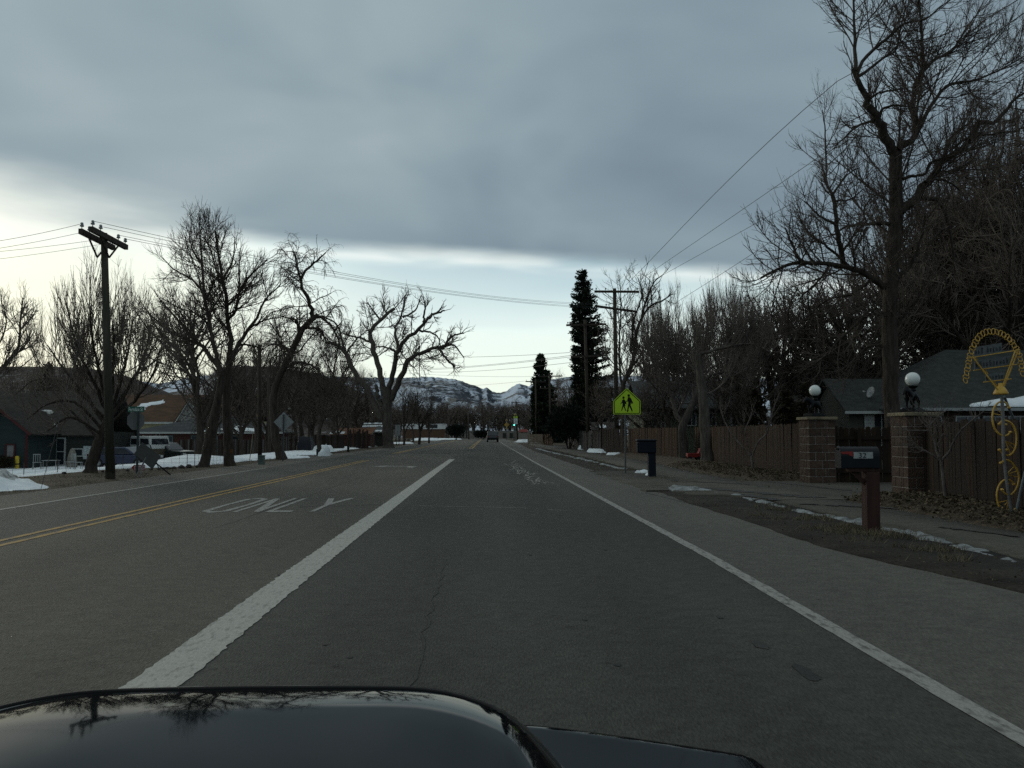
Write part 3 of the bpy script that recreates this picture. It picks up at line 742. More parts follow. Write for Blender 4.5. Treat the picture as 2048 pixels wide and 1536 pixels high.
def proto(H, style, seed, nl=7, lean=0.06, r0=0.2, fork=0.3, dens=1.0, sizes=1.0, thick=1.0, spread=0.6, orders=3):
    """meshes of a tree H metres high standing at the origin"""
    rng = np.random.default_rng(seed); K = 12
    tp = np.array([[0, 0, -0.1], [lean * H * .1, 0, H * .15], [lean * H * .4, lean * H * .2, H * .45], [lean * H * .6, 0, H * .8]]) + rng.normal(size=(4, 3)) * np.array([[0], [.01], [.02], [.03]]) * H
    P0, R0 = resample(tp, np.array([r0 * 1.3, r0, r0 * .6, r0 * .15]), K)
    Ps, Rs = [P0], [R0]
    for i in range(nl):
        t = fork + (0.9 - fork) * (i / nl) ; k = t * (K - 1); j = int(k)
        s = P0[j] + (P0[min(j + 1, K - 1)] - P0[j]) * (k - j)
        a = rng.random() * 2 * np.pi; L = H * (1 - t * 0.72) * rng.uniform(.55, .8); d = np.array([math.cos(a) * spread, math.sin(a) * spread, 0.75]); d /= np.linalg.norm(d)
        if style == 'weep': d[2] *= 0.8
        pts = [s]
        for q in range(4):
            d = unit(d + rng.normal(size=3) * .16 + np.array([0, 0, .12])); pts.append(pts[-1] + d * L / 4)
        rr = np.interp(k, np.arange(K), R0) * .7
        P, R = resample(np.array(pts), np.linspace(rr, rr * .2, 5), K); Ps.append(P); Rs.append(R)
    P, R = np.array(Ps), np.array(Rs)
    V, Q = tubes(P, R, 7); tm = np_mesh('trunk', V, Q, smooth=True)
    lv = crown_of(P, R, np.array([fork] + [.12] * nl), style, rng, dens, orders, thick, sizes)
    V, Q = join([tubes(p, r, 3) for p, r, s_ in lv]); TRI[0] += 2 * len(Q)
    return tm, np_mesh('crown', V, Q), H
def plant_proto(pr, name, label, x, y, H, rz, bark, twig, group=None, z=None, cat='tree'):
    tm, cm, H0 = pr
    o = thing(name, label, cat, (x, y, gz(x, y) if z is None else z), group, rz)
    o.scale = (H / H0,) * 3
    for nm, me, m in (('trunk', tm, bark), ('crown', cm, twig)):
        if not me.materials: me.materials.append(m)
        c = bpy.data.objects.new(nm, me); COL.objects.link(c); c.parent = o
        c.material_slots[0].link = 'OBJECT'; c.material_slots[0].material = m
    return o

# --- the big cottonwood on the right
make_tree('cottonwood_tree', 'tall bare cottonwood with a thick straight trunk rising behind the right stone pillar', [
    (38, 29, [(1790, 925), (1783, 780), (1780, 650), (1788, 500), (1793, 400), (1790, 305)]),
    (24, 9, [(1790, 310), (1765, 265), (1750, 235), (1733, 210), (1728, 185), (1712, 155), (1707, 138)]),
    (10, 3, [(1710, 142), (1711, 110), (1709, 60), (1707, 0), (1704, -80)]),
    (10, 3, [(1712, 150), (1722, 128), (1745, 100), (1780, 72), (1805, 48), (1850, 38), (1885, 10)]),
    (8, 3, [(1718, 152), (1738, 140), (1762, 118), (1790, 103), (1800, 60), (1812, 10)]),
    (18, 8, [(1795, 300), (1812, 285), (1830, 270), (1826, 200), (1836, 158), (1848, 138), (1845, 100)]),
    (9, 3, [(1846, 135), (1843, 60), (1838, 0), (1835, -60)]),
    (11, 3, [(1832, 268), (1848, 240), (1880, 185), (1905, 168), (1950, 160), (2000, 140), (2060, 105)]),
    (8, 3, [(1848, 138), (1870, 120), (1905, 100), (1930, 60), (1960, 20)]),
    (8, 3, [(1755, 240), (1768, 217), (1798, 211), (1832, 214)]),
    (6, 3, [(1738, 200), (1752, 188), (1790, 180), (1815, 178)]),
    (7, 3, [(1755, 245), (1735, 245), (1705, 260), (1690, 275), (1672, 290)]),
    (6, 2, [(1745, 240), (1720, 250), (1700, 255), (1680, 235)]),
    (22, 12, [(1800, 425), (1838, 392), (1868, 348), (1888, 322), (1930, 290), (1955, 245)]),
    (12, 4, [(1955, 245), (1990, 243), (2015, 215), (2040, 190), (2080, 175)]),
    (9, 4, [(1890, 322), (1893, 290), (1915, 262), (1945, 243)]),
    (9, 4, [(1805, 358), (1822, 352), (1848, 348), (1862, 325), (1890, 315)]),
    (12, 5, [(1818, 402), (1850, 398), (1880, 405), (1895, 440), (1905, 500), (1912, 560)]),
    (7, 3, [(1900, 300), (1940, 275), (1985, 268), (2030, 262)]),
    (7, 3, [(1850, 365), (1880, 358), (1915, 375), (1940, 410)]),
    (16, 5, [(1768, 575), (1735, 550), (1705, 540), (1668, 528), (1630, 527), (1592, 525), (1550, 540), (1522, 556)]),
    (9, 3, [(1600, 525), (1592, 505), (1580, 480), (1570, 455)]),
    (14, 6, [(1690, 535), (1680, 495), (1672, 440), (1668, 400), (1655, 373)]),
    (6, 2, [(1655, 375), (1652, 330), (1650, 260), (1645, 220)]),
    (6, 2, [(1665, 390), (1678, 370), (1700, 345), (1720, 335)]),
    (9, 3, [(1772, 625), (1735, 632), (1702, 658), (1668, 692), (1640, 720)]),
    (10, 4, [(1778, 448), (1730, 448), (1690, 455), (1668, 470)]),
    (5, 2, [(1733, 448), (1728, 420), (1750, 390), (1785, 383)]),
    (6, 2, [(1735, 455), (1715, 490), (1705, 510)]),
    (10, 4, [(1790, 560), (1820, 530), (1840, 480), (1850, 430)]),
    (8, 3, [(1705, 540), (1662, 500), (1622, 470), (1600, 440)]), (7, 3, [(1660, 528), (1640, 558), (1600, 596)]), (8, 3, [(1745, 558), (1702, 588), (1655, 600), (1612, 636)]),
    (6, 2, [(1686, 502), (1720, 455), (1746, 430)]), (7, 3, [(1672, 450), (1640, 432), (1608, 402)]), (6, 2, [(1668, 402), (1702, 398), (1726, 378)]), (7, 3, [(1782, 700), (1745, 690), (1712, 715), (1690, 745)]), (7, 3, [(1630, 527), (1610, 500), (1605, 470)]),
    (8, 3, [(1790, 660), (1815, 620), (1835, 600), (1850, 560)]),
], 23.5, 'cotton', 11, M_bark, M_twig, dens=1.55, wf=.86, thick=1.35, depth=0.45, t0s=[0.45] + [0.12] * 38)
# trees with hanging twigs behind it
WG = 'weeping trees behind the right house roof'
make_tree('weeping_tree', 'leaning dark tree with hanging twigs nearest the right side of the cottonwood trunk', [
    (26, 16, [(1882, 880), (1868, 750), (1855, 690), (1846, 620), (1842, 540)]), (14, 4, [(1842, 550), (1850, 480), (1865, 420), (1860, 350)]),
    (10, 4, [(1846, 600), (1825, 560), (1815, 500)]), (10, 4, [(1850, 640), (1880, 580), (1895, 520)]), (8, 3, [(1850, 660), (1825, 640), (1812, 600)]), (8, 3, [(1848, 610), (1870, 640), (1885, 690)])],
    56, 'weep', 12, M_bark, M_twig_red, sizes=1.35, thick=2.4, dens=.80 + .15, group=WG, t0s=[.4] + [.05] * 5)
make_tree('weeping_tree', 'straight dark tree with hanging twigs, second behind the right house roof', [
    (24, 14, [(1905, 870), (1893, 740), (1890, 650), (1893, 560), (1900, 450)]), (12, 4, [(1900, 460), (1915, 400), (1935, 350), (1945, 300)]),
    (10, 4, [(1892, 580), (1920, 520), (1950, 470), (1960, 420)]), (10, 4, [(1893, 560), (1870, 500), (1872, 440)]), (8, 3, [(1892, 640), (1925, 620), (1945, 640)]), (8, 3, [(1895, 500), (1925, 470), (1945, 500)])],
    58, 'weep', 13, M_bark, M_twig_red, sizes=1.35, thick=2.4, dens=.80 + .2, group=WG, t0s=[.3] + [.05] * 5)
make_tree('weeping_tree', 'dark tree with hanging twigs above the yellow ring arch', [
    (26, 16, [(1955, 860), (1945, 720), (1950, 620), (1962, 520), (1970, 420)]), (14, 4, [(1970, 430), (1985, 360), (2005, 300), (2010, 240)]),
    (11, 4, [(1952, 600), (1930, 540), (1925, 470), (1930, 400)]), (11, 4, [(1958, 560), (1995, 500), (2020, 440), (2030, 380)]), (8, 3, [(1950, 640), (1985, 610), (2005, 630)]), (8, 3, [(1965, 480), (1940, 450), (1920, 470)]), (8, 3, [(1955, 580), (1915, 570), (1895, 600)])],
    55, 'weep', 14, M_bark, M_twig_red, sizes=1.35, thick=2.4, dens=.80 + .25, group=WG, t0s=[.25] + [.05] * 6)
make_tree('weeping_tree', 'dark tree with hanging twigs at the right edge behind the roof', [
    (28, 16, [(2050, 860), (2035, 700), (2030, 600), (2040, 480), (2045, 380)]), (14, 4, [(2045, 400), (2030, 330), (2035, 260), (2030, 190)]),
    (11, 4, [(2035, 600), (2005, 540), (1990, 480), (1995, 420)]), (11, 4, [(2040, 500), (2075, 440), (2090, 360)]), (8, 3, [(2032, 640), (2000, 640), (1985, 680)]), (8, 3, [(2040, 450), (2010, 440), (1990, 500)])],
    56, 'weep', 15, M_bark, M_twig_red, sizes=1.35, thick=2.4, dens=.80 + .25, group=WG, t0s=[.25] + [.05] * 5)
# pollarded pair beyond the fence
make_tree('pollard_tree', 'pollarded tree with a forked trunk and upright shoots in front of the brown fence', [
    (24, 13, [(1369, 917), (1364, 861), (1371, 839), (1386, 808), (1400, 770), (1405, 720)]), (14, 6, [(1366, 850), (1350, 825), (1345, 790), (1330, 745), (1325, 700)]),
    (8, 4, [(1400, 760), (1425, 735), (1455, 715)]), (8, 3, [(1345, 780), (1320, 760), (1300, 755)]), (8, 3, [(1405, 725), (1400, 690), (1395, 660)]), (7, 3, [(1326, 710), (1312, 690), (1302, 665)]), (6, 3, [(1335, 740), (1350, 700), (1352, 670)])],
    43, 'whip', 16, M_bark_pale, M_twig_grey, dens=1.35, t0s=[.55] + [.1] * 6, depth=0.8)
make_tree('pollard_tree', 'pollarded tree with a single thick trunk and upright shoots beside the red wagon', [
    (34, 18, [(1414, 925), (1411, 861), (1406, 806), (1402, 762), (1396, 708)]), (9, 4, [(1398, 712), (1372, 694), (1342, 684), (1318, 680)]),
    (9, 4, [(1396, 710), (1430, 700), (1470, 690), (1505, 688), (1530, 700)]), (9, 4, [(1400, 720), (1420, 670), (1428, 640)]), (8, 4, [(1450, 695), (1462, 665), (1470, 640)]), (8, 3, [(1404, 760), (1440, 745), (1480, 748), (1500, 765)]), (8, 3, [(1480, 690), (1500, 660), (1505, 640)])],
    39.0, 'whip', 17, M_bark_pale, M_twig_grey, dens=1.35, t0s=[.6] + [.1] * 6, depth=0.8)
make_tree('slender_tree', 'slender bare tree with an S shaped stem beside the near double crossarm pole', [
    (14, 8, [(1247, 905), (1246, 800), (1246, 770), (1262, 735), (1269, 706), (1272, 670), (1280, 643)]), (7, 2, [(1280, 645), (1298, 615), (1332, 597), (1346, 587)]),
    (7, 2, [(1246, 775), (1240, 745), (1239, 680), (1242, 612), (1240, 570)]), (6, 2, [(1270, 700), (1265, 650), (1284, 590), (1276, 555)]), (6, 2, [(1280, 645), (1296, 590), (1312, 560), (1325, 550)]), (5, 2, [(1262, 735), (1290, 700), (1310, 670)])],
    63, 'ash', 18, M_bark, M_twig, dens=0.75, thick=3.0, t0s=[.5] + [.15] * 5)
# --- left side
make_tree('ash_tree', 'larger roadside tree with a trunk leaning right, just left of the orange marked trunk', [
    (26, 15, [(407, 934), (418, 880), (432, 815), (440, 775), (446, 742)]), (13, 4, [(446, 745), (420, 712), (400, 690), (368, 678), (330, 655), (300, 628)]), (9, 3, [(394, 685), (365, 650), (340, 622), (322, 600)]),
    (12, 4, [(441, 745), (427, 690), (416, 625), (408, 580), (404, 520), (400, 472)]), (7, 2, [(410, 590), (385, 560), (350, 540), (325, 515)]), (6, 2, [(405, 530), (385, 500), (378, 470)]), (7, 2, [(412, 600), (430, 560), (450, 535)]), (6, 2, [(418, 650), (395, 630), (372, 615)])],
    34.6, 'ash', 21, M_bark, M_twig, dens=1.35, thick=1.35, t0s=[.8] + [.15] * 7)
make_tree('ash_tree', 'upright roadside tree with an orange mark low on its trunk', [
    (25, 18, [(460, 928), (456, 880), (454, 830), (452, 780), (456, 738)]), (14, 5, [(456, 740), (461, 690), (456, 650), (453, 600), (445, 560), (436, 500), (430, 462)]), (9, 3, [(453, 642), (472, 622), (476, 590), (500, 552), (535, 520)]),
    (11, 3, [(458, 718), (490, 668), (512, 638), (530, 600), (562, 568)]), (7, 2, [(500, 655), (530, 640), (555, 635)]), (6, 2, [(478, 590), (478, 540), (480, 500)]), (7, 2, [(446, 560), (465, 520), (470, 475)]), (6, 2, [(457, 660), (430, 630), (425, 600)]), (6, 2, [(475, 690), (500, 690), (530, 700)])],
    35.6, 'ash', 22, M_bark, M_twig, dens=1.35, thick=1.35, t0s=[.8] + [.15] * 8)
make_tree('gnarled_tree', 'gnarled tree with a curved trunk and drooping twigs behind the diamond sign', [
    (23, 12, [(564, 920), (552, 880), (546, 820), (552, 770), (580, 712), (602, 662), (620, 642), (636, 630)]), (12, 4, [(626, 636), (618, 600), (605, 577), (600, 556), (588, 505)]), (8, 3, [(600, 560), (612, 540), (635, 520), (652, 505)]),
    (9, 3, [(632, 632), (650, 640), (668, 660), (680, 690)]), (9, 3, [(585, 705), (560, 690), (535, 690)]), (9, 3, [(600, 665), (590, 640), (570, 635)]), (8, 3, [(610, 655), (640, 660), (655, 690)]), (8, 3, [(565, 735), (600, 725), (630, 735), (650, 760)])],
    44.5, 'weep', 23, M_bark, M_twig, dens=1.35, t0s=[.5] + [.1] * 7)
make_tree('cottonwood_tree', 'massive round crowned cottonwood with forked trunk standing alone on the left roadside', [
    (24, 22, [(777, 896), (775, 850), (774, 805), (773, 775)]), (13, 7, [(768, 790), (757, 728), (745, 690), (740, 667), (745, 655), (765, 636), (787, 618)]), (6, 2, [(742, 685), (722, 676), (695, 670), (672, 660)]), (9, 8, [(764, 812), (757, 795), (752, 768)]),
    (12, 6, [(777, 785), (786, 740), (796, 703), (802, 692), (818, 673), (836, 660), (852, 640)]), (7, 3, [(852, 640), (868, 628), (890, 621)]), (7, 3, [(797, 697), (791, 670), (790, 655), (800, 638), (806, 618), (810, 592)]), (5, 2, [(806, 635), (830, 620), (842, 592)]),
    (14, 6, [(782, 800), (798, 764), (812, 730), (822, 718), (842, 706), (862, 698), (884, 694)]), (7, 3, [(884, 695), (893, 689), (896, 680), (908, 671), (928, 666)]), (6, 3, [(878, 697), (890, 715), (910, 734)]), (5, 2, [(893, 691), (908, 690), (918, 702), (928, 716)]),
    (15, 6, [(763, 838), (738, 790), (716, 755), (697, 718), (690, 702), (676, 690), (652, 684)]), (6, 3, [(690, 704), (684, 680), (674, 650), (646, 632)]), (5, 2, [(692, 705), (712, 680), (738, 658)]), (5, 2, [(796, 705), (770, 694), (752, 694)]), (5, 2, [(838, 660), (868, 668), (880, 680)]), (5, 2, [(760, 640), (745, 620), (735, 605)]), (5, 2, [(846, 645), (850, 615), (846, 592)])],
    80, 'gnarl', 24, M_bark_pale, M_twig, dens=1.05, thick=3.2, wf=.9, t0s=[.9, .35, .1, .95, .35, .1, .2, .1, .45, .1, .1, .1, .5, .1, .1, .1, .1, .1, .1], sizes=1.35)
make_tree('willow_tree', 'bushy multi stemmed willow with a leaning stem behind the left utility pole', [
    (30, 18, [(180, 947), (190, 905), (203, 872), (215, 840), (222, 815)]), (10, 3, [(212, 850), (170, 790), (125, 735), (95, 690)]), (10, 3, [(218, 830), (185, 760), (155, 700), (142, 650)]), (10, 3, [(220, 820), (200, 750), (185, 680), (180, 615)]),
    (10, 3, [(222, 815), (225, 750), (228, 700), (226, 648)]), (10, 3, [(224, 820), (245, 750), (258, 690), (266, 630)]), (10, 3, [(226, 830), (265, 760), (290, 710), (300, 665)]), (9, 3, [(220, 850), (270, 800), (305, 750), (320, 700)]), (8, 3, [(200, 880), (160, 840), (120, 800), (95, 770)]), (8, 3, [(208, 862), (150, 805), (95, 808), (55, 838)]), (7, 3, [(205, 870), (140, 835), (95, 862)]), (7, 3, [(215, 840), (130, 765), (70, 760), (30, 790)]), (6, 3, [(222, 830), (250, 790), (268, 750)])],
    29.6, 'whip', 25, M_bark, M_twig_red, dens=1.15, thick=1.9, t0s=[.7] + [.2] * 12, depth=0.8)
make_tree('bare_tree', 'thin pale twigged tree reaching in at the left edge of the picture', [
    (16, 10, [(-62, 930), (-50, 830), (-12, 758), (22, 716)]), (8, 3, [(22, 716), (37, 690), (41, 638), (46, 596)]), (6, 2, [(22, 716), (50, 692), (68, 664)]), (6, 2, [(-12, 758), (-5, 700), (12, 650), (8, 610)]), (5, 2, [(0, 735), (30, 740), (60, 720)]), (5, 2, [(40, 660), (60, 640), (70, 625)])],
    55, 'ash', 26, M_bark, M_twig, dens=0.95, thick=2.6, t0s=[.6] + [.15] * 5)
# --- generic background trees
PR = [proto(10, 'far', 31, 9, 0.05, .17, .25, thick=2.0, dens=1.1), proto(10, 'far', 32, 10, -0.05, .15, .2, spread=.45, thick=2.0, dens=1.1), proto(10, 'far', 33, 9, 0.1, .18, .3, spread=.8, thick=2.0, dens=1.1),
      proto(10, 'whip', 34, 10, 0.03, .16, .15, dens=.72, thick=2.6, spread=.5, sizes=1.1), proto(10, 'ash', 35, 11, -0.04, .17, .2, dens=.9, thick=3.2, sizes=1.15), proto(10, 'whip', 36, 11, 0.05, .15, .12, dens=.8, thick=2.6, spread=.7, sizes=1.1), proto(10, 'weep', 37, 11, 0.05, .18, .25, dens=.85, thick=3.0, sizes=1.1)]
PF = [proto(10, 'far', 131, 8, 0.05, .20, .25, thick=5.5, orders=2, dens=1.6, spread=.5), proto(10, 'far', 132, 9, -0.05, .18, .2, spread=.35, thick=5.5, orders=2, dens=1.6), proto(10, 'far', 133, 8, 0.1, .22, .3, spread=.7, thick=5.5, orders=2, dens=1.6)]
rng_t = random.Random(5)
def bg_tree(px, top, Y, k, label, group, twig=None, bark=None, name='bare_tree', PR=PR):
    x = hx(px, Y); H = at(px, top, Y).z - gz(x, Y)
    return plant_proto(PR[k], name, label, x, Y, H, rng_t.uniform(0, 6.3), bark or M_bark, twig or M_twig, group)
# right, behind the fence
G = 'bare trees behind the brown fence on the right'
for px_, top, Y, k, lab in ((1310, 610, 72, 3, 'upright twiggy tree behind the pale green house, nearest the road sign'), (1350, 585, 66, 5, 'dense grey shoots rising behind the pollarded tree with a forked trunk'), (1450, 575, 70, 3, 'tall upright grey tree above the pale green house roof'),
                        (1500, 590, 58, 5, 'bushy grey tree right of the pollarded trees'), (1545, 515, 55, 4, 'twiggy tree left of the dark pyramidal shrub'), (1590, 500, 62, 4, 'twiggy tree behind the left stone pillar'), (1630, 480, 52, 4, 'spreading tree just above the left globe lamp'),
                        (1685, 460, 60, 4, 'twiggy tree above the dark gabled roof'), (1725, 450, 50, 4, 'twiggy tree above the satellite dish'), (1475, 640, 50, 4, 'low spreading tree over the brown fence'), (1335, 650, 54, 6, 'drooping grey tree in front of the pale green house windows'), (1445, 650, 55, 5, 'bushy shoots in front of the right windows of the pale green house'), (1830, 560, 57, 6, 'drooping tree seen past the right of the big cottonwood trunk'), (1760, 410, 58, 4, 'tall twiggy tree directly behind the big cottonwood trunk')):
    bg_tree(px_, top, Y, k, lab, G, M_twig_grey if k in (3, 5) else M_twig)
G = 'russet thicket between the spruce and the green house'
for px_, top, Y, k, lab in ((1206, 752, 72, 2, 'russet twiggy tree right of the tall spruce foot'), (1232, 735, 68, 6, 'russet drooping tree behind the foot of the near double crossarm pole'), (1262, 745, 66, 2, 'russet tree just right of the near double crossarm pole'), (1290, 735, 57, 6, 'russet drooping tree hiding the left end of the pale green house'), (1318, 720, 56.5, 2, 'russet bare tree before the left windows of the pale green house')):
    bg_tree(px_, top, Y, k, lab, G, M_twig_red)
G = 'dense dark trees at the right edge'
for px_, top, Y, k, lab in ((1880, 380, 60, 6, 'drooping tree far behind the ridge of the right house roof'), (1960, 330, 55, 6, 'tall drooping tree filling the sky above the yellow arch'), (2040, 300, 52, 4, 'tall twiggy tree at the upper right edge'), (1925, 420, 70, 4, 'twiggy tree deep behind the weeping trees'), (2010, 400, 66, 6, 'drooping tree deep behind the right edge trees'), (2030, 130, 58, 4, 'tallest twiggy tree at the right edge behind the roof'), (1975, 210, 60, 5, 'tall fine twigged tree behind the yellow arch'), (1915, 300, 62, 4, 'tall fine twigged tree right of the big cottonwood trunk'), (2075, 190, 56, 6, 'tall drooping tree cut by the right edge')):
    bg_tree(px_, top, Y, k, lab, G, M_twig_red)
# left, behind the houses and fences
G = 'bare trees behind the left houses'
for px_, top, Y, k, lab in ((60, 735, 110, 2, 'brown tree above the teal house roof'), (120, 728, 118, 0, 'brown tree behind the left side of the willow'), (250, 745, 125, 1, 'brown tree behind the right side of the willow'), (395, 500, 62, 4, 'thin straight trunked tree left of the two leaning roadside trees'), (510, 640, 75, 2, 'spreading tree behind the dark pole without crossarm'),
                        (600, 660, 90, 6, 'drooping tree right of the diamond sign'), (640, 690, 62, 6, 'drooping tree behind the dark tarpaulin'), (665, 640, 88, 0, 'bare tree left of the massive cottonwood'), (700, 720, 120, 2, 'brown tree behind the thin pole'), (735, 730, 105, 1, 'upright tree just left of the massive cottonwood trunk'),
                        (560, 690, 110, 2, 'brown tree behind the gnarled tree'), (470, 720, 115, 0, 'brown tree behind the grey hipped roof'), (350, 780, 150, 2, 'brown tree on the skyline above the brown roof'), (620, 720, 115, 0, 'brown tree behind the tarpaulin fence'),
                        (430, 700, 66, 6, 'drooping tree over the right end of the slate grey roof'), (485, 690, 62, 4, 'twiggy tree behind the orange marked trunk'), (535, 670, 70, 5, 'bushy tree behind the stub pole'), (590, 700, 72, 6, 'drooping dark tree behind the diamond sign post'), (628, 710, 75, 4, 'twiggy tree right above the tarpaulin'), (675, 720, 82, 5, 'bushy tree behind the rust roofed shed'), (715, 740, 92, 6, 'drooping tree over the grey lean to'),
                        (20, 700, 75, 4, 'twiggy tree behind the teal house gable'), (150, 690, 72, 5, 'bushy brown tree behind the willow crown')):
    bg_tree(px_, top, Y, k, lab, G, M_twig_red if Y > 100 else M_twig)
G = 'thin bare trees right of the massive cottonwood'
for px_, top, Y, k, lab in ((808, 760, 100, 1, 'thin tree beside the two white rectangular signs'), (838, 745, 105, 4, 'thin tall tree in front of the tan brick building'), (858, 775, 120, 1, 'small thin tree at the roadside end of the brick building'), (826, 790, 130, 2, 'low spreading tree behind the brick building')):
    bg_tree(px_, top, Y, k, lab, G)
G = 'far belt of bare trees'
for i in range(110):
    px_ = 690 + i * 4.4 + rng_t.uniform(-6, 6); Y = rng_t.uniform(252, 340)
    top = 806 + rng_t.uniform(-14, 12) - (8 if px_ > 1060 else 0)
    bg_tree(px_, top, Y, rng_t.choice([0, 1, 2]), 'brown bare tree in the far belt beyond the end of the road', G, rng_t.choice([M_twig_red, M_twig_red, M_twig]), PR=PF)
for i in range(10):
    px_ = 1105 + i * 15 + rng_t.uniform(-5, 5); Y = rng_t.uniform(100, 150)
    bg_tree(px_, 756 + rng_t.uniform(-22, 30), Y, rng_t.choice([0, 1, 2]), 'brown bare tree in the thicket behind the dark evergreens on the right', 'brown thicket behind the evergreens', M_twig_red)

# ================================================================ evergreens
M_needle = mat('needles', (0.012, 0.019, 0.012), col2=(0.030, 0.042, 0.024), rough=0.9, scale=1.2, spec=0.1)
M_juniper = mat('juniper', (0.010, 0.014, 0.012), col2=(0.024, 0.032, 0.025), rough=0.9, scale=1.5, spec=0.1)
M_cedar = mat('brown_cedar', (0.022, 0.021, 0.013), col2=(0.045, 0.040, 0.024), rough=0.9, scale=1.5, spec=0.1)
def sprays(C, D, L, Wd, rng):
    """one pointed leaf-spray (two triangles folded along the middle) at each point C along D"""
    n = len(C); D = unit(D); s = unit(np.cross(D, rng.normal(size=(n, 3)))); up = np.cross(s, D)
    L = L[:, None]; Wd = Wd[:, None]
    V = np.stack([C, C + D * L * .5 + s * Wd + up * Wd * .3, C + D * L, C + D * L * .5 - s * Wd + up * Wd * .3], axis=1).reshape(-1, 3)
    i = np.arange(n) * 4
    return V, np.concatenate([np.stack([i, i + 1, i + 2], 1), np.stack([i, i + 2, i + 3], 1)])
def conifer(name, label, px, top, Y, halfw, m, seed, group=None, cut=None, nb=9, size=0.34, dens=1.0, bottom=0.6, spire=1.0):
    """cut: branches toward -x are trimmed to this length, as by a power line crew"""
    rng = np.random.default_rng(seed); x = hx(px, Y); H = at(px, top, Y).z - gz(x, Y)
    o = thing(name, label, 'tree', (x, Y, gz(x, Y)), group)
    b = MB(); b.tube([(x, Y, gz(x, Y) - .05), (x, Y, gz(x, Y) + H * .6), (x, Y, gz(x, Y) + H * .97)], [.03 * H * .5 + .04, .03 * H * .3, .02], 7); b.build('trunk', M_bark, o)
    C, D, P = [], [], []
    z = bottom
    while z < H - 0.1:
        t = z / H
        for k in range(nb if t < .85 else max(4, nb - 3)):
            a = rng.random() * 6.283; R = halfw * ((1 - t) ** spire * .93 + 0.05) * rng.choice([rng.uniform(.45, .9), rng.uniform(.8, 1.2)])
            if cut is not None and math.cos(a) < 0: R = min(R, cut / max(.25, -math.cos(a))) * rng.uniform(.8, 1.05)
            zz = z + rng.uniform(-.5, .5) * min(1, (1 - t) * 2); n_ = max(3, int(R / size * 4.2 * dens))
            s = np.linspace(0.12, 1, n_); rise = .32 * (t) - .30 * (1 - t)
            pts = np.stack([math.cos(a) * R * s, math.sin(a) * R * s, zz + R * (rise * s + .16 * s ** 3)], 1)
            for q in range(4):
                C.append(pts + rng.normal(size=pts.shape) * np.array([.10, .10, .06]) * R ** .5); d = np.tile(np.array([math.cos(a), math.sin(a), .15 + .35 * t]), (n_, 1)) + rng.normal(size=(n_, 3)) * .55; D.append(d)
        z += max(.22, .045 * H * (1 - t * .6)) * 0.8
    tz = np.linspace(H * .9, H, 14); C.append(np.stack([0 * tz, 0 * tz, tz], 1)); D.append(np.tile([0, 0, 1.], (14, 1)) + rng.normal(size=(14, 3)) * .3)
    C, D = np.concatenate(C), np.concatenate(D); n = len(C)
    V, T = sprays(C, D, size * rng.uniform(.6, 1.4, n), size * .24 * rng.uniform(.6, 1.4, n), rng); TRI[0] += len(T)
    link_mesh('crown', np_mesh('crown', V, None, tris=T), m, o); return o
def shrub(name, label, c, r, m, seed, n=5000, size=.16, group=None, cat='shrub', clumps=26, up=0.3):
    rng = np.random.default_rng(seed); o = thing(name, label, cat, c, group)
    b = MB(); c = Vector(c)
    for k in range(5):
        a = k * 1.3; b.tube([c + Vector((.1 * math.cos(a), .1 * math.sin(a), -.05)), c + Vector((r[0] * .5 * math.cos(a), r[1] * .5 * math.sin(a), r[2] * 1.2))], [.06, .015], 5)
    b.build('stem', M_bark, o)
    cen = unit(rng.normal(size=(clumps, 3))) * rng.uniform(.45, .95, (clumps, 1)); cen[:, 2] = np.abs(cen[:, 2]) * 1.0 - .15
    i = rng.integers(0, clumps, n); q = unit(rng.normal(size=(n, 3)))
    C = (cen[i] * .72 + q * rng.uniform(.1, .40, (n, 1))) * np.array(r) * np.array([1, 1, 1]); C[:, 2] += r[2] * .75
    C[:, 2] = np.maximum(C[:, 2], .03)
    V, T = sprays(C, q + np.array([0, 0, up]), size * rng.uniform(.6, 1.5, n), size * .3 * rng.uniform(.6, 1.3, n), rng); TRI[0] += len(T)
    link_mesh('foliage', np_mesh('foliage', V, None, tris=T), m, o); return o
conifer('spruce_tree', 'tall dark spruce with its left side cut flat beside the power lines', 1166, 541, 84, 5.2, M_needle, 41, cut=0.95, dens=1.15, size=.25, nb=10, spire=1.0)
conifer('spruce_tree', 'shorter spruce with its left side cut flat, farther down the right roadside', 1081, 710, 128, 4.2, M_needle, 42, cut=1.2, size=.42, dens=1.05, nb=9, spire=1.0)
conifer('spruce_tree', 'narrow spruce just left of the farther crossarm poles', 1098, 770, 150, 2.3, M_needle, 43, size=.5, nb=7)
conifer('cedar_tree', 'dark conical evergreen rising above the brown fence, left of the two shrubs', 1512, 775, 46, 1.05, M_cedar, 44, size=.22, dens=1.2, nb=8)
conifer('cedar_tree', 'dark conical evergreen between the left stone pillar and the green house', 1572, 785, 38, 1.15, M_cedar, 45, size=.2, dens=1.2, nb=9)
conifer('spruce_tree', 'dark evergreen behind the teal house roof at the left', 92, 728, 95, 2.6, M_cedar, 46, size=.4, nb=7)
conifer('spruce_tree', 'dark evergreen behind the brown fence under the yellow hub cap', 1610, 770, 45, 1.0, M_cedar, 47, size=.2, nb=7)
p = gnd(1140, 897); shrub('juniper_shrub', 'large round dark evergreen shrub leaning over the old fence', (hx(1138, 74), 74, 0), (2.3, 2.0, 2.7), M_juniper, 51, 9000, .22)
shrub('juniper_shrub', 'dark evergreen shrub mass under the tall spruce', (hx(1190, 80), 80, 0), (1.8, 1.8, 2.4), M_juniper, 52, 6000, .22)
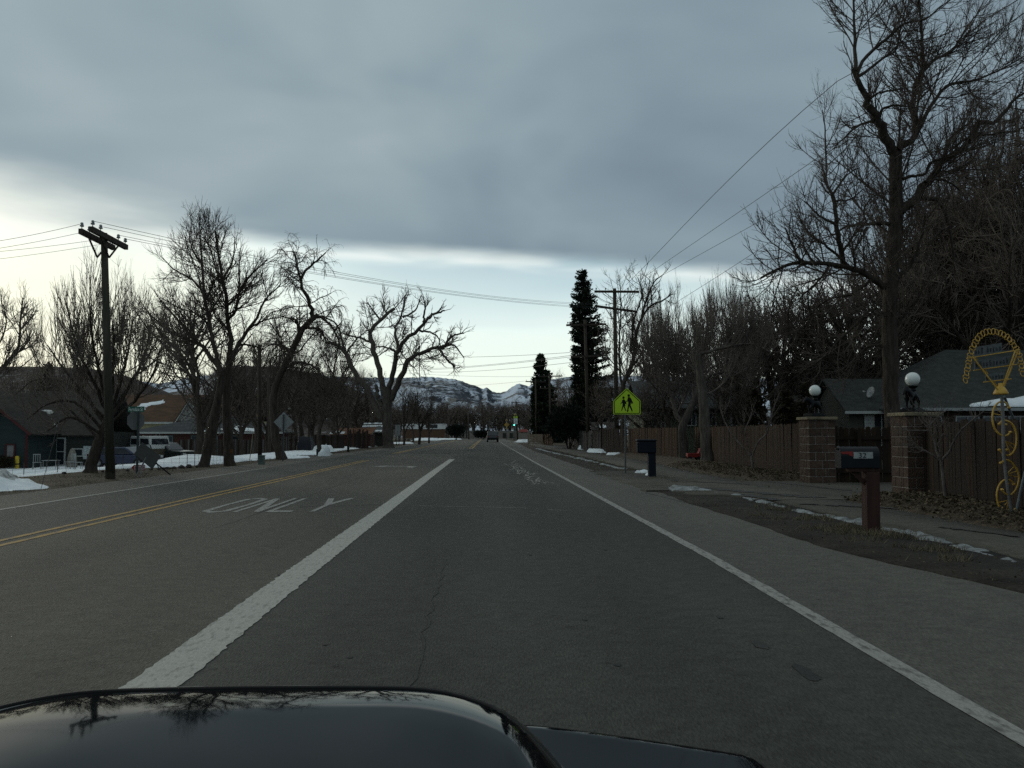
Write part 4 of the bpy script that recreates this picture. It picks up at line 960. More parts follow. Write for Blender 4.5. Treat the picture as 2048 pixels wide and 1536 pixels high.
shrub('evergreen_shrub', 'dark evergreen bush at the far end of the road left of the white banded building', (hx(912, 190), 190, 0), (2.9, 2.4, 2.3), M_juniper, 53, 3500, .35)
shrub('evergreen_shrub', 'dark low bush at the far left of the dark car down the road', (hx(966, 205), 205, 0), (3.0, 2.4, 1.5), M_juniper, 54, 2500, .35)
shrub('twiggy_bush', 'dull brown bush left of the yellow post in front of the teal house', (hx(4, 55), 55, gz(-30, 55)), (.75, .5, .55), M_cedar, 55, 2200, .14)
# ================================================================ plain materials
M_pole = mat('weathered_pole_wood', (0.030, 0.024, 0.018), col2=(0.065, 0.054, 0.042), rough=0.9, scale=5, stretch=(3, 3, .3), bump=.5)
M_pole_moss = mat('mossy_pole_wood', (0.024, 0.026, 0.017), col2=(0.055, 0.052, 0.038), rough=0.9, scale=3, stretch=(3, 3, .3), bump=.5)
M_insul = mat('insulator_glass', (0.22, 0.24, 0.23), rough=0.2, spec=0.6, var=.2)
M_wire = mat('wire', (0.03, 0.03, 0.032), rough=0.6, var=.1)
M_steel = mat('galvanised_steel', (0.22, 0.23, 0.23), rough=0.5, metal=0.4, var=.2, scale=12)
M_signback = mat('sign_back', (0.23, 0.25, 0.25), rough=0.6, var=.12, scale=6)
M_black = mat('black_paint', (0.004, 0.0045, 0.005), rough=0.5, var=.2, spec=.15)
M_yg = mat('sign_yellow_green', (0.40, 0.62, 0.012), rough=0.45, var=.06, scale=2, spec=.4)
M_white = mat('white_paint', (0.62, 0.64, 0.62), rough=0.6, var=.08, scale=5)
M_offw = mat('off_white_siding', (0.36, 0.38, 0.36), rough=0.7, var=.10, scale=4)
M_globe = mat('globe_opal', (0.66, 0.70, 0.66), rough=0.3, var=.04, scale=3, spec=.5)
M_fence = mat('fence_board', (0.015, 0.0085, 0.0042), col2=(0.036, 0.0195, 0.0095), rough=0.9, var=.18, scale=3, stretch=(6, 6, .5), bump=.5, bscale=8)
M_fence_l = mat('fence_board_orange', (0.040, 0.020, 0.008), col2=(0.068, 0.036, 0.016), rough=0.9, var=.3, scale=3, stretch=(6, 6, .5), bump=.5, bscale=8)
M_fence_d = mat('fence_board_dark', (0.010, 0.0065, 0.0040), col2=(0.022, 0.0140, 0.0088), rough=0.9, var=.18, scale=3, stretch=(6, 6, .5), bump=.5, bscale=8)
M_fence_g = mat('fence_board_grey', (0.0413, 0.0420, 0.0390), col2=(0.0900, 0.0900, 0.0825), rough=0.9, var=.5, scale=3, stretch=(6, 6, .5), bump=.5, bscale=8)
M_fence_b = mat('fence_board_brown', (0.0209, 0.0171, 0.0138), col2=(0.0413, 0.0330, 0.0264), rough=0.9, var=.4, scale=3, stretch=(6, 6, .5), bump=.5, bscale=8)
M_block = mat('concrete_block', (0.046, 0.029, 0.021), col2=(0.080, 0.053, 0.039), rough=0.95, var=.28, scale=7, bump=.8, bscale=30, fine=.3, fscale=45)
M_mortar = mat('mortar', (0.27, 0.245, 0.215), rough=0.95, var=.2, scale=9)
M_cap = mat('cap_stone', (0.10, 0.082, 0.052), col2=(0.24, 0.20, 0.13), rough=0.9, var=.2, scale=4, bump=.5)
M_redpost = mat('red_brown_post', (0.030, 0.013, 0.010), col2=(0.048, 0.022, 0.016), rough=0.8, var=.2, scale=4, stretch=(5, 5, .4), bump=.5, bscale=6)
M_navy = mat('navy_plastic', (0.006, 0.009, 0.014), rough=0.55, var=.15, scale=3, spec=.15)
M_red = mat('red_plastic', (0.20, 0.022, 0.019), rough=0.5, var=.2, scale=3)
M_yel2 = mat('yellow_paint', (0.36, 0.205, 0.022), col2=(0.50, 0.31, 0.05), rough=0.5, var=.12, scale=9, spec=.4)
M_yelp = mat('yellow_post_paint', (0.48, 0.36, 0.03), rough=0.6, var=.15, scale=5)
M_plate = mat('grey_name_plate', (0.085, 0.095, 0.095), rough=0.5, var=.25, scale=20)
M_ink = mat('dark_lettering', (0.02, 0.022, 0.024), rough=0.6, var=.1)
M_roof_g = mat('grey_green_shingles', (0.016, 0.0195, 0.0175), col2=(0.034, 0.0385, 0.035), rough=0.95, scale=1.2, stretch=(2.2, 2.2, 6), fine=.5, fscale=9, bump=.6, bscale=12)
M_roof_d = mat('dark_shingles', (0.028, 0.026, 0.022), col2=(0.048, 0.045, 0.038), rough=0.95, scale=1.2, stretch=(2.2, 2.2, 6), fine=.4, fscale=9, bump=.6, bscale=12)
M_roof_b = mat('brown_shingles', (0.060, 0.036, 0.022), col2=(0.095, 0.058, 0.036), rough=0.95, scale=.8, stretch=(1, 1, 5), fine=.3, fscale=7)
M_roof_s = mat('slate_grey_shingles', (0.045, 0.050, 0.051), col2=(0.075, 0.082, 0.082), rough=0.95, scale=.8, stretch=(1, 1, 5), fine=.3, fscale=7)
M_roof_o = mat('rust_roof', (0.11, 0.045, 0.020), col2=(0.16, 0.075, 0.035), rough=0.9, scale=2, stretch=(5, 1, 1))
M_brickw = mat('dark_red_brick_wall', (0.048, 0.022, 0.018), col2=(0.075, 0.036, 0.028), rough=0.95, scale=8, stretch=(1, 1, 3), fine=.3, fscale=20)
M_teal = mat('teal_siding', (0.016, 0.026, 0.025), col2=(0.024, 0.035, 0.034), rough=0.85, scale=.8, stretch=(.6, .6, 6))
M_dgreen = mat('dark_wall', (0.022, 0.026, 0.022), col2=(0.034, 0.038, 0.033), rough=0.9, scale=.8, stretch=(.6, .6, 6))
M_trim_red = mat('maroon_trim', (0.060, 0.017, 0.017), rough=0.8, var=.2)
M_yelw = mat('cream_wall', (0.26, 0.24, 0.14), rough=0.85, var=.12, scale=2)
M_pgreen = mat('pale_green_siding', (0.135, 0.145, 0.105), rough=0.85, var=.1, scale=.8, stretch=(.6, .6, 8))
M_dwall = mat('dim_grey_green_wall', (0.050, 0.052, 0.042), rough=0.9, var=.15, scale=1)
M_tan = mat('tan_wall', (0.20, 0.18, 0.15), rough=0.9, var=.12, scale=.5)
M_tbrick = mat('tan_brick', (0.115, 0.066, 0.042), rough=0.9, var=.2, scale=2)
M_tarp = mat('dark_tarpaulin', (0.010, 0.012, 0.017), rough=0.6, var=.3, scale=2)
M_glass = glass_mat()
M_rub = mat('rubber', (0.012, 0.012, 0.012), rough=0.85, var=.1)
def car_paint(n_, c): return mat(n_, c, rough=0.25, var=.05, spec=.5)

def beam(name, p, q, w_, h_, m, parent=None, up=(0, 0, 1)):
    b = MB(); b.bar(p, q, w_, h_, up); return b.build(name, m, parent)
def pole_part(name, p, q, r0, r1, m, parent=None, n=10):
    b = MB(); b.tube([p, q], [r0, r1], n); return b.build(name, m, parent, smooth=True)

# ================================================================ the car we look out of: its bonnet
carp = mat('black_car_paint', (0.005, 0.006, 0.007), rough=0.04, var=.05, spec=.5)
carp.node_tree.nodes['Principled BSDF'].inputs['IOR'].default_value = 1.13
car_ = thing('car', 'glossy black car bonnet with a wide raised scoop filling the bottom of the picture', 'car', (-0.4, 0, 0))
xs = np.linspace(-1.36, 0.72, 120); ys = np.linspace(0.25, 1.95, 110)
XX, YY = np.meshgrid(xs, ys)
hood_w = 0.95
base = 0.775 - 0.055 * np.clip((XX + 0.4 - 0.45), 0, 9) - 0.5 * npstep(.86, 1.12, np.abs(XX + .4)) * .5
yb = 1.72 - 0.35 * np.clip(np.abs(XX + .4) - .5, 0, 9) ** 1.2
base = base - 0.02 * npstep(.9, 1.6, YY) - .42 * npstep(-.10, .36, YY - yb)
yf = 1.60 - 0.24 * np.clip((np.abs(XX + .40) - .24) / .26, 0, 2) ** 2.4
side = npstep(.66, .43, np.abs(XX + .40))
top = 0.866 + 0.010 * (1 - ((XX + .4) / .45) ** 2) - 0.006 * npstep(1.0, 1.45, YY) - 0.020 * np.clip((YY - (yf - .30)) / .27, 0, 2) ** 2.5
bulz = (top - base) * side * npstep(.055, -.03, YY - yf)
ZZ = base + np.maximum(bulz, 0)
Vh = np.stack([XX + .4, YY, ZZ], -1).reshape(-1, 3); nh = len(xs)
jj, ii = np.meshgrid(np.arange(len(ys) - 1), np.arange(nh - 1), indexing='ij')
Qh = np.stack([jj * nh + ii, jj * nh + ii + 1, (jj + 1) * nh + ii + 1, (jj + 1) * nh + ii], -1).reshape(-1, 4)
hood = link_mesh('bonnet', np_mesh('bonnet', Vh, Qh, smooth=True), carp, car_)
so = hood.modifiers.new('thickness', 'SOLIDIFY'); so.thickness = 0.012; so.offset = -1
b = MB(); pts = []
for x in np.linspace(-.86, .06, 40):
    f = 1.60 - .24 * max(0, (abs(x + .40) - .24) / .26) ** 2.4
    pts.append((x, f - .075, .8665 + .010 * (1 - ((x + .4) / .45) ** 2) - .006 - .020 * (.225 / .27) ** 2.5 - .06 * sstep(.41, .52, abs(x + .4))))
b.tube(pts, .0035, 6); b.build('scoop_seal', M_rub, car_, smooth=True)

# ================================================================ poles and wires
def insulator(b, c):
    b.lathe(c, [(.012, 0), (.012, .08), (.055, .09), (.06, .12), (.035, .135), (.05, .15), (.035, .20), (.01, .21)], 8)
def utility_pole(label, base, top, r0, r1, arms, mp_=None, group='utility poles', braces=True, name='utility_pole'):
    """arms: [(end, end), ...] world points"""
    base, top = Vector(base), Vector(top)
    o = thing(name, label, 'pole', (base.x, base.y, gz(base.x, base.y)), group)
    pole_part('shaft', base - Vector((0, 0, .3)), top, r0, r1, mp_ or M_pole, o, 12)
    for (p, q) in arms:
        p, q = Vector(p), Vector(q); a = beam('crossarm', p, q, .11, .15, M_pole, o)
        mid = (p + q) / 2; d = (q - p).normalized()
        if braces:
            for s_ in (-1, 1):
                e = mid + d * s_ * (q - p).length * .27 - Vector((0, 0, .05)); c = Vector((mid.x, mid.y, mid.z - (q - p).length * .24))
                beam('brace', c, e, .045, .03, M_pole, o)
        for t in (.04, .25, .75, .96):
            b = MB(); insulator(b, p.lerp(q, t) + Vector((0, 0, .06))); b.build('insulator', M_insul, o, smooth=True)
    return o
pb, pt = gnd(222, 957), at(208, 466, 24.8)
utility_pole('tall mossy wooden pole with paired crossarms on the left verge', pb, pt, .138, .09,
             [((-11.27, 23.85, 6.96), (-11.27, 26.0, 6.96)), ((-10.93, 23.75, 7.0), (-10.93, 26.1, 7.0))], M_pole_moss)
LP = [Vector((-10.93, 23.8, 7.24)), Vector((-10.93, 24.5, 7.24)), Vector((-10.93, 25.5, 7.24)), Vector((-10.93, 26.0, 7.24))]
PA = 58.0
a1 = (at(1188, 584, PA), at(1277, 581, PA)); a1[1].z = a1[0].z
a2 = (at(1190, 613, PA - 1), at(1273, 604, PA + 1.6)); a2[1].z = a2[0].z
utility_pole('near right roadside pole with two crossarms right of the tall spruce', (hx(1234, PA), PA, 0), at(1229, 577, PA), .17, .12, [(a1[0] + Vector((0, -.2, 0)), a1[1] + Vector((0, -.2, 0))), (a2[0] + Vector((0, -.2, 0)), a2[1] + Vector((0, -.2, 0)))])
PB = 67.0
utility_pole('pole with two crossarms in front of the tall spruce', (hx(1177, PB), PB, 0), at(1170, 640, PB), .15, .11, [(at(1132, 651, PB) + Vector((0, -.18, 0)), at(1212, 649, PB) + Vector((0, -.18, 0))), (at(1141, 714, PB) + Vector((0, -.18, 0)), at(1205, 712, PB) + Vector((0, -.18, 0)))])
utility_pole('pole with two crossarms right of the shorter spruce', (hx(1101, 120), 120, 0), at(1099, 746, 120), .16, .12, [(at(1076, 753, 120), at(1125, 752, 120)), (at(1080, 777, 120), at(1121, 776, 120))], braces=False)
utility_pole('pole whose crossarm pokes out left of the shorter spruce', (hx(1073, 126), 126, 0), at(1071, 758, 126), .15, .11, [(at(1051, 763, 126), at(1092, 764, 126))], braces=False)
utility_pole('farthest right roadside pole beside the school zone sign', (hx(1035, 186), 186, 0), at(1032, 802, 186), .17, .13, [(at(1023, 805, 186), at(1043, 805, 186)), (at(1026, 820, 186), at(1040, 820, 186))], braces=False)
utility_pole('dark plain pole without crossarm between the fence and the diamond sign', gnd(520, 925, 0), at(519, 690, 38.8), .10, .085, [])
utility_pole('thin plain pole in front of the low wooden shed on the left', (hx(697, 62), 62, 0), at(696, 800, 62), .09, .07, [])
utility_pole('left of two small plain poles at the far left end of the road', (hx(897, 205), 205, 0), at(897, 821, 205), .17, .13, [])
utility_pole('right of two small plain poles at the far left end of the road', (hx(938, 210), 210, 0), at(936, 820, 210), .17, .13, [])
utility_pole('short dark stub pole seen against the near hill above the gnarled tree', (hx(540, 60), 60, gz(hx(540, 60), 60)), at(536, 745, 60), .11, .09, [])
def wire(label, pts, r, sag=0.0, group='overhead wires', n=16):
    P = [Vector(p) for p in pts]
    if len(P) == 2:
        Q = [P[0].lerp(P[1], i / n) - Vector((0, 0, sag * 4 * (i / n) * (1 - i / n))) for i in range(n + 1)]
    else:
        q, _ = resample([tuple(p) for p in P], np.ones(len(P)), n + 1); Q = [Vector(p) for p in q]
    b = MB(); b.tube(Q, r, 4); o = b.build('power_line', M_wire, None, smooth=True)
    c = Q[0].copy()
    for v_ in o.data.vertices: v_.co -= c
    o.location = c; tag(o, label, 'wire', group); return o
ord_ = ['topmost', 'second', 'third', 'lowest']
A2 = [a2[0].lerp(a2[1], t) + Vector((0, -.2, .2)) for t in (.04, .3, .7, .96)]
for i in range(4):
    wire('%s thin wire crossing the road from the left pole to the near right pole' % ord_[i], [LP[i], A2[i]], .0065, .55, n=24)
    e = [(0, 471), (0, 486), (0, 493), (0, 508)][i]; p = LP[i] - Vector((.34, 0, .1)); v = ray(*e); 
    Yq = LP[i].y - 1.0; q = CP + v * (Yq / v.y); q2 = p + (q - p) * 2.5
    wire('%s wire leaving the left pole toward the left edge' % ord_[i], [p, q2], .007, .15)
b = MB(); g0, g1 = at(204, 512, 24.85), gnd(82, 978); b.tube([g0, g1], .006, 5); b.lathe(g0.lerp(g1, .12), [(.02, -.06), (.03, 0), (.02, .06)], 6)
o = b.build('guy_wire', M_wire); tag(o, 'thin guy wire slanting from the left pole down to the snow bank', 'wire')
wire('topmost wire running overhead from the near right pole past the big cottonwood top', [at(1252, 570, 58), at(1655, 178, 27), at(1990, 28, 18.5), at(2100, -40, 16)], .013)
wire('second wire running overhead from the near right pole into the cottonwood', [at(1246, 583, 58), at(1600, 340, 32), at(1720, 255, 26), at(2100, -10, 15)], .012)
wire('third wire running overhead from the near right pole into the cottonwood', [at(1266, 583, 58), at(1620, 386, 32), at(1760, 300, 26), at(2100, 90, 16)], .012)
wire('lowest wire running overhead on the right, above the pollarded trees', [at(1277, 652, 58), at(1430, 556, 45), at(1530, 491, 36), at(1800, 310, 23), at(2100, 110, 15)], .012)
for i, (a_, c_, Ya, Yc) in enumerate((((800, 712), (1140, 705), 104, 67), ((820, 738), (1148, 710), 110, 67), ((780, 742), (1140, 714), 110, 67), ((860, 744), (1150, 724), 112, 67), ((800, 745), (1076, 753), 130, 120), ((820, 775), (1051, 762), 135, 126))):
    wire('thin wire crossing the bright sky low over the far road, %s from the top' % ['first', 'second', 'third', 'fourth', 'fifth', 'sixth'][i], [at(*a_, Ya), at(*c_, Yc)], .018, .25)

# ================================================================ signs on the right
def px_poly(pts, Y, ox, oy, sc):
    return [at(ox + x / sc, oy + y / sc, Y) for x, y in pts]
SY = 27.6
base = gnd(1254, 949)
sg = thing('school_crossing_sign', 'bright yellow green pentagon sign with two walking figures on a steel post', 'road sign', (base.x, SY, 0))
def sign_poly(pts, Y, name, m, d=.004, r=0):
    b = MB(); b.prism(px_poly(pts, Y, 1220, 760, 7.68), (0, d, 0)); return b.build(name, m, sg)
def rounded(pts, r):
    out = []
    n = len(pts)
    for i in range(n):
        p = Vector(pts[i]); a = Vector(pts[i - 1]) - p; c = Vector(pts[(i + 1) % n]) - p
        s_, e = p + a.normalized() * r, p + c.normalized() * r
        for t in (0, .25, .5, .75, 1): out.append(tuple((1 - t) ** 2 * s_ + 2 * t * (1 - t) * p + t * t * e))
    return out
sign_poly(rounded([(258, 122), (470, 318), (470, 527), (52, 527), (52, 318)], 20), SY - .004, 'sign_plate', M_yg, .006)
pnt = rounded([(258, 138), (459, 323), (459, 517), (63, 517), (63, 323)], 16); pin = rounded([(258, 153), (447, 329), (447, 506), (75, 506), (75, 329)], 13)
sign_poly(pnt, SY - .0065, 'border_line', M_black, .002); sign_poly(pin, SY - .009, 'sign_face', M_yg, .002)
def circ(cx, cy, r, n=18): return [(cx + r * math.cos(6.2832 * k / n), cy + r * math.sin(6.2832 * k / n)) for k in range(n)]
def figure(head, r, body):
    b = MB(); b.prism(px_poly(circ(*head, r), SY - .0115, 1220, 760, 7.68), (0, .002, 0)); b.prism(px_poly(body, SY - .0115, 1220, 760, 7.68), (0, .002, 0))
    b.build('walking_figure', M_black, sg)
figure((288, 238), 21, [(276, 262), (306, 262), (326, 288), (340, 322), (358, 356), (328, 368), (322, 330), (320, 362), (316, 385), (332, 425), (351, 478), (336, 486), (308, 430), (296, 402), (286, 440), (283, 482), (268, 494), (260, 488), (270, 430), (276, 380), (283, 330), (256, 334), (244, 326), (266, 316), (270, 285)])
figure((207, 271), 19, [(197, 296), (220, 296), (232, 316), (246, 336), (254, 362), (244, 374), (230, 360), (236, 396), (226, 405), (238, 440), (250, 470), (238, 476), (220, 438), (208, 408), (197, 435), (184, 472), (171, 470), (184, 430), (190, 398), (196, 345), (182, 360), (163, 366), (160, 357), (180, 340), (188, 312)])
b = MB(); c = at(1253.5, 830, SY); b.box((base.x, SY + .02, c.z / 2 + .2), (.055, .03, c.z + .4)); b.box((base.x, SY + .005, c.z / 2 + .2), (.02, .012, c.z + .4)); b.build('post', mat('sign_channel', (.10, .105, .10), rough=.55, metal=.3, var=.2), sg)
# yellow beacon sign and school speed plate far down the road
Yb = 188.0
o = thing('beacon_sign', 'small yellow diamond warning sign with beacons at the far end of the road', 'road sign', (hx(1013, Yb), Yb, 0))
pole_part('post', (hx(1013, Yb), Yb + .1, 0), at(1013, 838, Yb), .07, .07, M_steel, o)
c = at(1013.5, 849.5, Yb)
b = MB(); r = .58; b.prism([c + Vector((r, 0, 0)), c + Vector((0, 0, r)), c + Vector((-r, 0, 0)), c + Vector((0, 0, -r))], (0, .03, 0)); b.build('sign_plate', mat('amber_sign', (.42, .24, .02), rough=.5, var=.08), o)
b = MB(); b.box(c + Vector((0, -.015, 0)), (.12, .02, .55)); b.build('signal_symbol', M_black, o)
for dz in (.95, -.85):
    b = MB(); b.lathe(c + Vector((0, -.05, dz - .15)), [(.05, 0), (.24, .04), (.27, .17), (.2, .32), (.05, .36)], 10); k = b.build('beacon', mat('beacon_body', (.20, .15, .04), rough=.6), o)
Yb = 184.0
o = thing('school_speed_sign', 'school zone speed sign with yellow green header on a post far down the right side', 'road sign', (hx(1030, Yb), Yb, 0))
pole_part('post', (hx(1030.5, Yb), Yb + .1, 0), at(1030.5, 826, Yb), .07, .07, M_steel, o)
def panel(par, px0, py0, px1, py1, Y, nm, m, d=.03):
    b = MB(); p, q = at(px0, py0, Y), at(px1, py1, Y); b.box(((p.x + q.x) / 2, Y + d / 2, (p.z + q.z) / 2), (abs(q.x - p.x), d, abs(p.z - q.z))); return b.build(nm, m, par)
panel(o, 1027, 832, 1035, 836.5, Yb, 'header_plate', M_yg); f = panel(o, 1027.5, 837, 1035, 848, Yb, 'speed_plate', M_white)
text_obj('numerals', '20', .50, M_ink, o, at(1031.2, 843, Yb) + Vector((0, -.012, 0)), (math.pi / 2, 0, 0), .5)
b = MB(); b.lathe(at(1030.5, 830, Yb) + Vector((0, -.03, -.15)), [(.05, 0), (.28, .05), (.32, .2), (.2, .38), (.05, .42)], 10); b.build('beacon', MATS['beacon_body'], o)
Yb = 196.0
o = thing('traffic_signal', 'small traffic signal showing a lit green lamp beneath the school speed sign', 'traffic light', (hx(1028, Yb), Yb, 0))
pole_part('post', (hx(1028, Yb), Yb + .2, 0), at(1028, 852, Yb), .09, .08, mat('signal_green_post', (.05, .10, .085), rough=.6), o)
b = MB(); c = at(1028.3, 849, Yb); b.box(c, (.36, .25, .95)); b.build('signal_head', M_black, o)
b = MB(); b.lathe((0, 0, 0), [(.14, 0), (.12, .04), (.02, .06)], 12); k = b.build('green_lamp', mat('green_lamp', (.10, .95, .70), emit=4.0, rough=.4), o, local=True)
k.location = c + Vector((0, -.13, -.12)) - o.location; k.rotation_euler = (math.pi / 2, 0, 0)

# ================================================================ signs on the left
Ys = 28.7; xs_ = hx(276, Ys)
o = thing('street_sign', 'green street name sign on a post above the back of a stop sign', 'street sign', (xs_, Ys, gz(xs_, Ys)))
b = MB(); pt = at(274, 822, Ys); b.box((xs_, Ys, (pt.z + gz(xs_, Ys) - .2) / 2), (.06, .06, pt.z - gz(xs_, Ys) + .2)); b.build('post', mat('dark_green_steel', (.035, .045, .045), rough=.5), o)
M_sgreen = mat('street_sign_green', (.012, .10, .065), rough=.4, var=.08)
c = at(272, 818.5, Ys); pl = MB(); pl.box((0, 0, 0), (.60, .008, .185)); k = pl.build('name_plate', M_sgreen, o, local=True); k.location = c - o.location; k.rotation_euler = (0, 0, math.radians(-12))
t = text_obj('lettering', 'Ferndale St', .52, mat('sign_white', (.60, .66, .62), rough=.5, var=.05), k, Vector((0, 0, 0)), (math.pi / 2, 0, 0), .12); t.location = (0, -.007, 0)
b = MB(); oc = [(.34 * math.cos(math.pi / 8 + k * math.pi / 4), 0, .34 * math.sin(math.pi / 8 + k * math.pi / 4)) for k in range(8)]; b.prism(oc, (0, .006, 0)); k = b.build('stop_plate', mat('dull_sign_back', (.13, .135, .13), rough=.6, var=.1), o, local=True)
c = at(270.5, 841, Ys); k.location = c - o.location + Vector((0, .06, 0)); k.rotation_euler = (0, 0, math.radians(56))
# overturned temporary sign
Yt = 27.2
q4 = [at(268, 908, Yt + .1), at(284, 884, Yt + .5), at(321, 912, Yt + .3), at(305, 938, Yt - .1)]
o = thing('fallen_sign', 'grey square temporary sign tipped over on its folding legs', 'road sign', (gnd(300, 950).x, Yt, 0))
n_ = (q4[1] - q4[0]).cross(q4[2] - q4[0]).normalized()
b = MB(); b.prism(q4, n_ * .02); b.build('sign_plate', mat('dark_sign_back', (.018, .022, .021), rough=.6, var=.15, scale=3), o)
cen = sum(q4, Vector()) / 4 - n_ * .03
def leg(nm, p, q, w_, m): 
    b = MB(); b.bar(p, q, w_, w_); return b.build(nm, m, o)
leg('leg', at(312, 926, Yt), gnd(341, 950), .035, M_black); leg('leg', at(292, 915, Yt - .2), gnd(271, 954), .022, MATS.get('dull_steel') or mat('dull_steel', (.08, .085, .085), rough=.5)); leg('leg', at(288, 925, Yt - .1), gnd(279, 954), .022, mat('dull_steel', (.08, .085, .085), rough=.5)); leg('leg', at(300, 890, Yt + .5), gnd(318, 938), .025, M_black)
# red arrow notice
Yr = 29.6; p, q = at(262.5, 929.5, Yr), at(290, 940.5, Yr); h = p.z - q.z; xm = p.x + h * .5
o = thing('arrow_sign', 'low red arrow shaped notice with white letters standing before the snow', 'sign', ((p.x + q.x) / 2, Yr, gz(p.x, Yr)))
b = MB(); b.prism([(p.x, Yr, (p.z + q.z) / 2), (xm, Yr, p.z), (q.x, Yr, p.z), (q.x, Yr, q.z), (xm, Yr, q.z)], (0, .012, 0)); b.build('sign_plate', mat('faded_red', (.26, .045, .045), rough=.6, var=.15), o)
b = MB(); b.box(((xm + q.x) / 2 + .0, Yr - .003, (p.z + q.z) / 2), ((q.x - xm) * .93, .004, h * .72)); b.build('text_panel', mat('pale_pink_panel', (.42, .36, .36), rough=.6, var=.15, scale=14), o)
b = MB()
for i, (w_, hh) in enumerate(((.5, .4), (.3, .25), (.5, .4), (.25, .4), (.5, .3), (.3, .4), (.55, .4))): b.box((xm + .03 + (q.x - xm - .06) * (i + .5) / 7, Yr - .007, (p.z + q.z) / 2 + .1 * h * (hh - .4)), ((q.x - xm) / 7 * w_, .004, h * hh))
b.build('lettering', MATS['faded_red'], o)
b = MB()
for x in (xm + .03, q.x - .03): b.tube([(x, Yr + .02, gz(x, Yr) - .1), (x, Yr + .02, p.z)], .006, 5)
b.build('wire_legs', M_steel, o)
# diamond sign seen from behind
Yd = 41.0; c = at(567, 844, Yd); r = 20 / F * Yd
o = thing('diamond_sign', 'grey back of a diamond shaped road sign on a steel post', 'road sign', (c.x, Yd, gz(c.x, Yd)))
b = MB(); b.prism(rounded([(c.x + r, Yd + .05, c.z), (c.x, Yd + .05, c.z + r), (c.x - r, Yd + .05, c.z), (c.x, Yd + .05, c.z - r)], .05) if False else [c + Vector((r, .05, 0)), c + Vector((0, .05, r)), c + Vector((-r, .05, 0)), c + Vector((0, .05, -r))], (0, .006, 0)); b.build('sign_plate', M_signback, o, bevel=.002)
b = MB(); b.box((c.x, Yd, (c.z + r * .75) / 2), (.055, .04, c.z + r * .75)); b.build('post', mat('sign_post_dark', (.055, .06, .058), rough=.5), o)
Yw = 100.0
o = thing('board_sign', 'pair of narrow grey white sign boards standing by the roadside trunk', 'sign', (hx(796, Yw), Yw, 0))
for a_, c_ in ((790.5, 795.3), (796, 800.5)): panel(o, a_, 849.5, c_, 871, Yw, 'sign_board', M_signback)
for a_ in (793, 798): pole_part('post', (hx(a_, Yw), Yw + .1, 0), (hx(a_, Yw), Yw + .1, 2.2), .04, .04, M_steel, o)
# leaning stake, utility boxes, yellow post
p = gnd(498, 928); q = at(506, 865, 37.6); b = MB(); b.tube([p - Vector((0, 0, .1)), q], .016, 6); o = b.build('leaning_stake', mat('pale_stake', (.22, .19, .13), rough=.8)); tag(o, 'thin pale stake standing aslant before the brown board fence', 'stake')
def util_box(label, px, base_py, w_, h_, m, z=0.0):
    p = gnd(px, base_py, z); o = thing('utility_box', label, 'utility box', (p.x, p.y, gz(p.x, p.y)))
    b = MB(); b.box((p.x, p.y, p.z + h_ / 2 - .03), (w_, w_ * .9, h_ + .06)); b.build('cabinet', m, o, bevel=.012)
    b = MB(); b.box((p.x, p.y, p.z + h_ + .02), (w_ * 1.08, w_ * .98, .04)); b.build('lid', m, o, bevel=.008)
util_box('green grey utility box at the foot of the dark plain pole', 523, 929, .25, .36, mat('utility_green', (.085, .115, .10), rough=.6))
util_box('dark small utility box beside the snow covered heap', 637, 911, .24, .34, mat('utility_dark', (.035, .040, .037), rough=.6))
p = Vector((hx(36, 55.5), 55.5, gz(-30.4, 55.5)))
o = thing('yellow_bollard', 'short yellow post standing in front of the teal house', 'bollard', p)
b = MB(); b.lathe(p, [(.12, -.1), (.12, .78), (.10, .83), (.02, .86)], 14); b.build('post', M_yelp, o, smooth=False)
b = MB(); b.lathe(p, [(.122, .30), (.1235, .34), (.122, .38)], 14); b.build('band', M_black, o)

# ================================================================ mailboxes
Ym = 11.2
def mailbox_barrel(b, x0, x1, y, z0, w_, h_, n=10):
    pr = [(-w_ / 2, 0), (w_ / 2, 0), (w_ / 2, h_ * .55)] + [(w_ / 2 * math.cos(math.pi * k / n), h_ * .55 + h_ * .45 * math.sin(math.pi * k / n)) for k in range(1, n)] + [(-w_ / 2, h_ * .55)]
    b.prism([(x0, y + a, z0 + c) for a, c in pr], (x1 - x0, 0, 0))
p = gnd(1742, 1066)
o = thing('mailbox', 'black mailbox with red flag on a thick red brown wooden post', 'mailbox', (p.x, Ym, 0))
pt = at(1735, 943, Ym)
b = MB(); b.bar((p.x, p.y, -.1), (pt.x, p.y, pt.z), .175, .175, up=(1, 0, 0)); b.build('post', M_redpost, o, bevel=.012)
b = MB(); b.bar((pt.x - .30, p.y, pt.z + .03), (pt.x + .10, p.y, pt.z + .03), .14, .05); b.bar((pt.x - .24, p.y, pt.z + .01), (pt.x - .03, p.y, pt.z - .20), .05, .05); b.build('bracket', M_redpost, o)
l_, r_ = at(1671, 930, Ym), at(1748, 930, Ym); zt = at(1700, 893, Ym).z
M_mbox = mat('mailbox_black', (.006, .008, .011), rough=.4, var=.15, scale=6, spec=.18)
b = MB(); mailbox_barrel(b, l_.x + .012, r_.x, p.y, pt.z + .055, .19, zt - pt.z - .055); bx = b.build('box', M_mbox, o, bevel=.004)
b = MB(); mailbox_barrel(b, l_.x - .004, l_.x + .011, p.y, pt.z + .05, .204, zt - pt.z - .04); dr = b.build('door', M_mbox, o, bevel=.003)
b = MB(); b.box((l_.x - .02, p.y, zt - .03), (.03, .04, .02)); b.build('latch', M_mbox, dr)
yf_ = p.y - .098
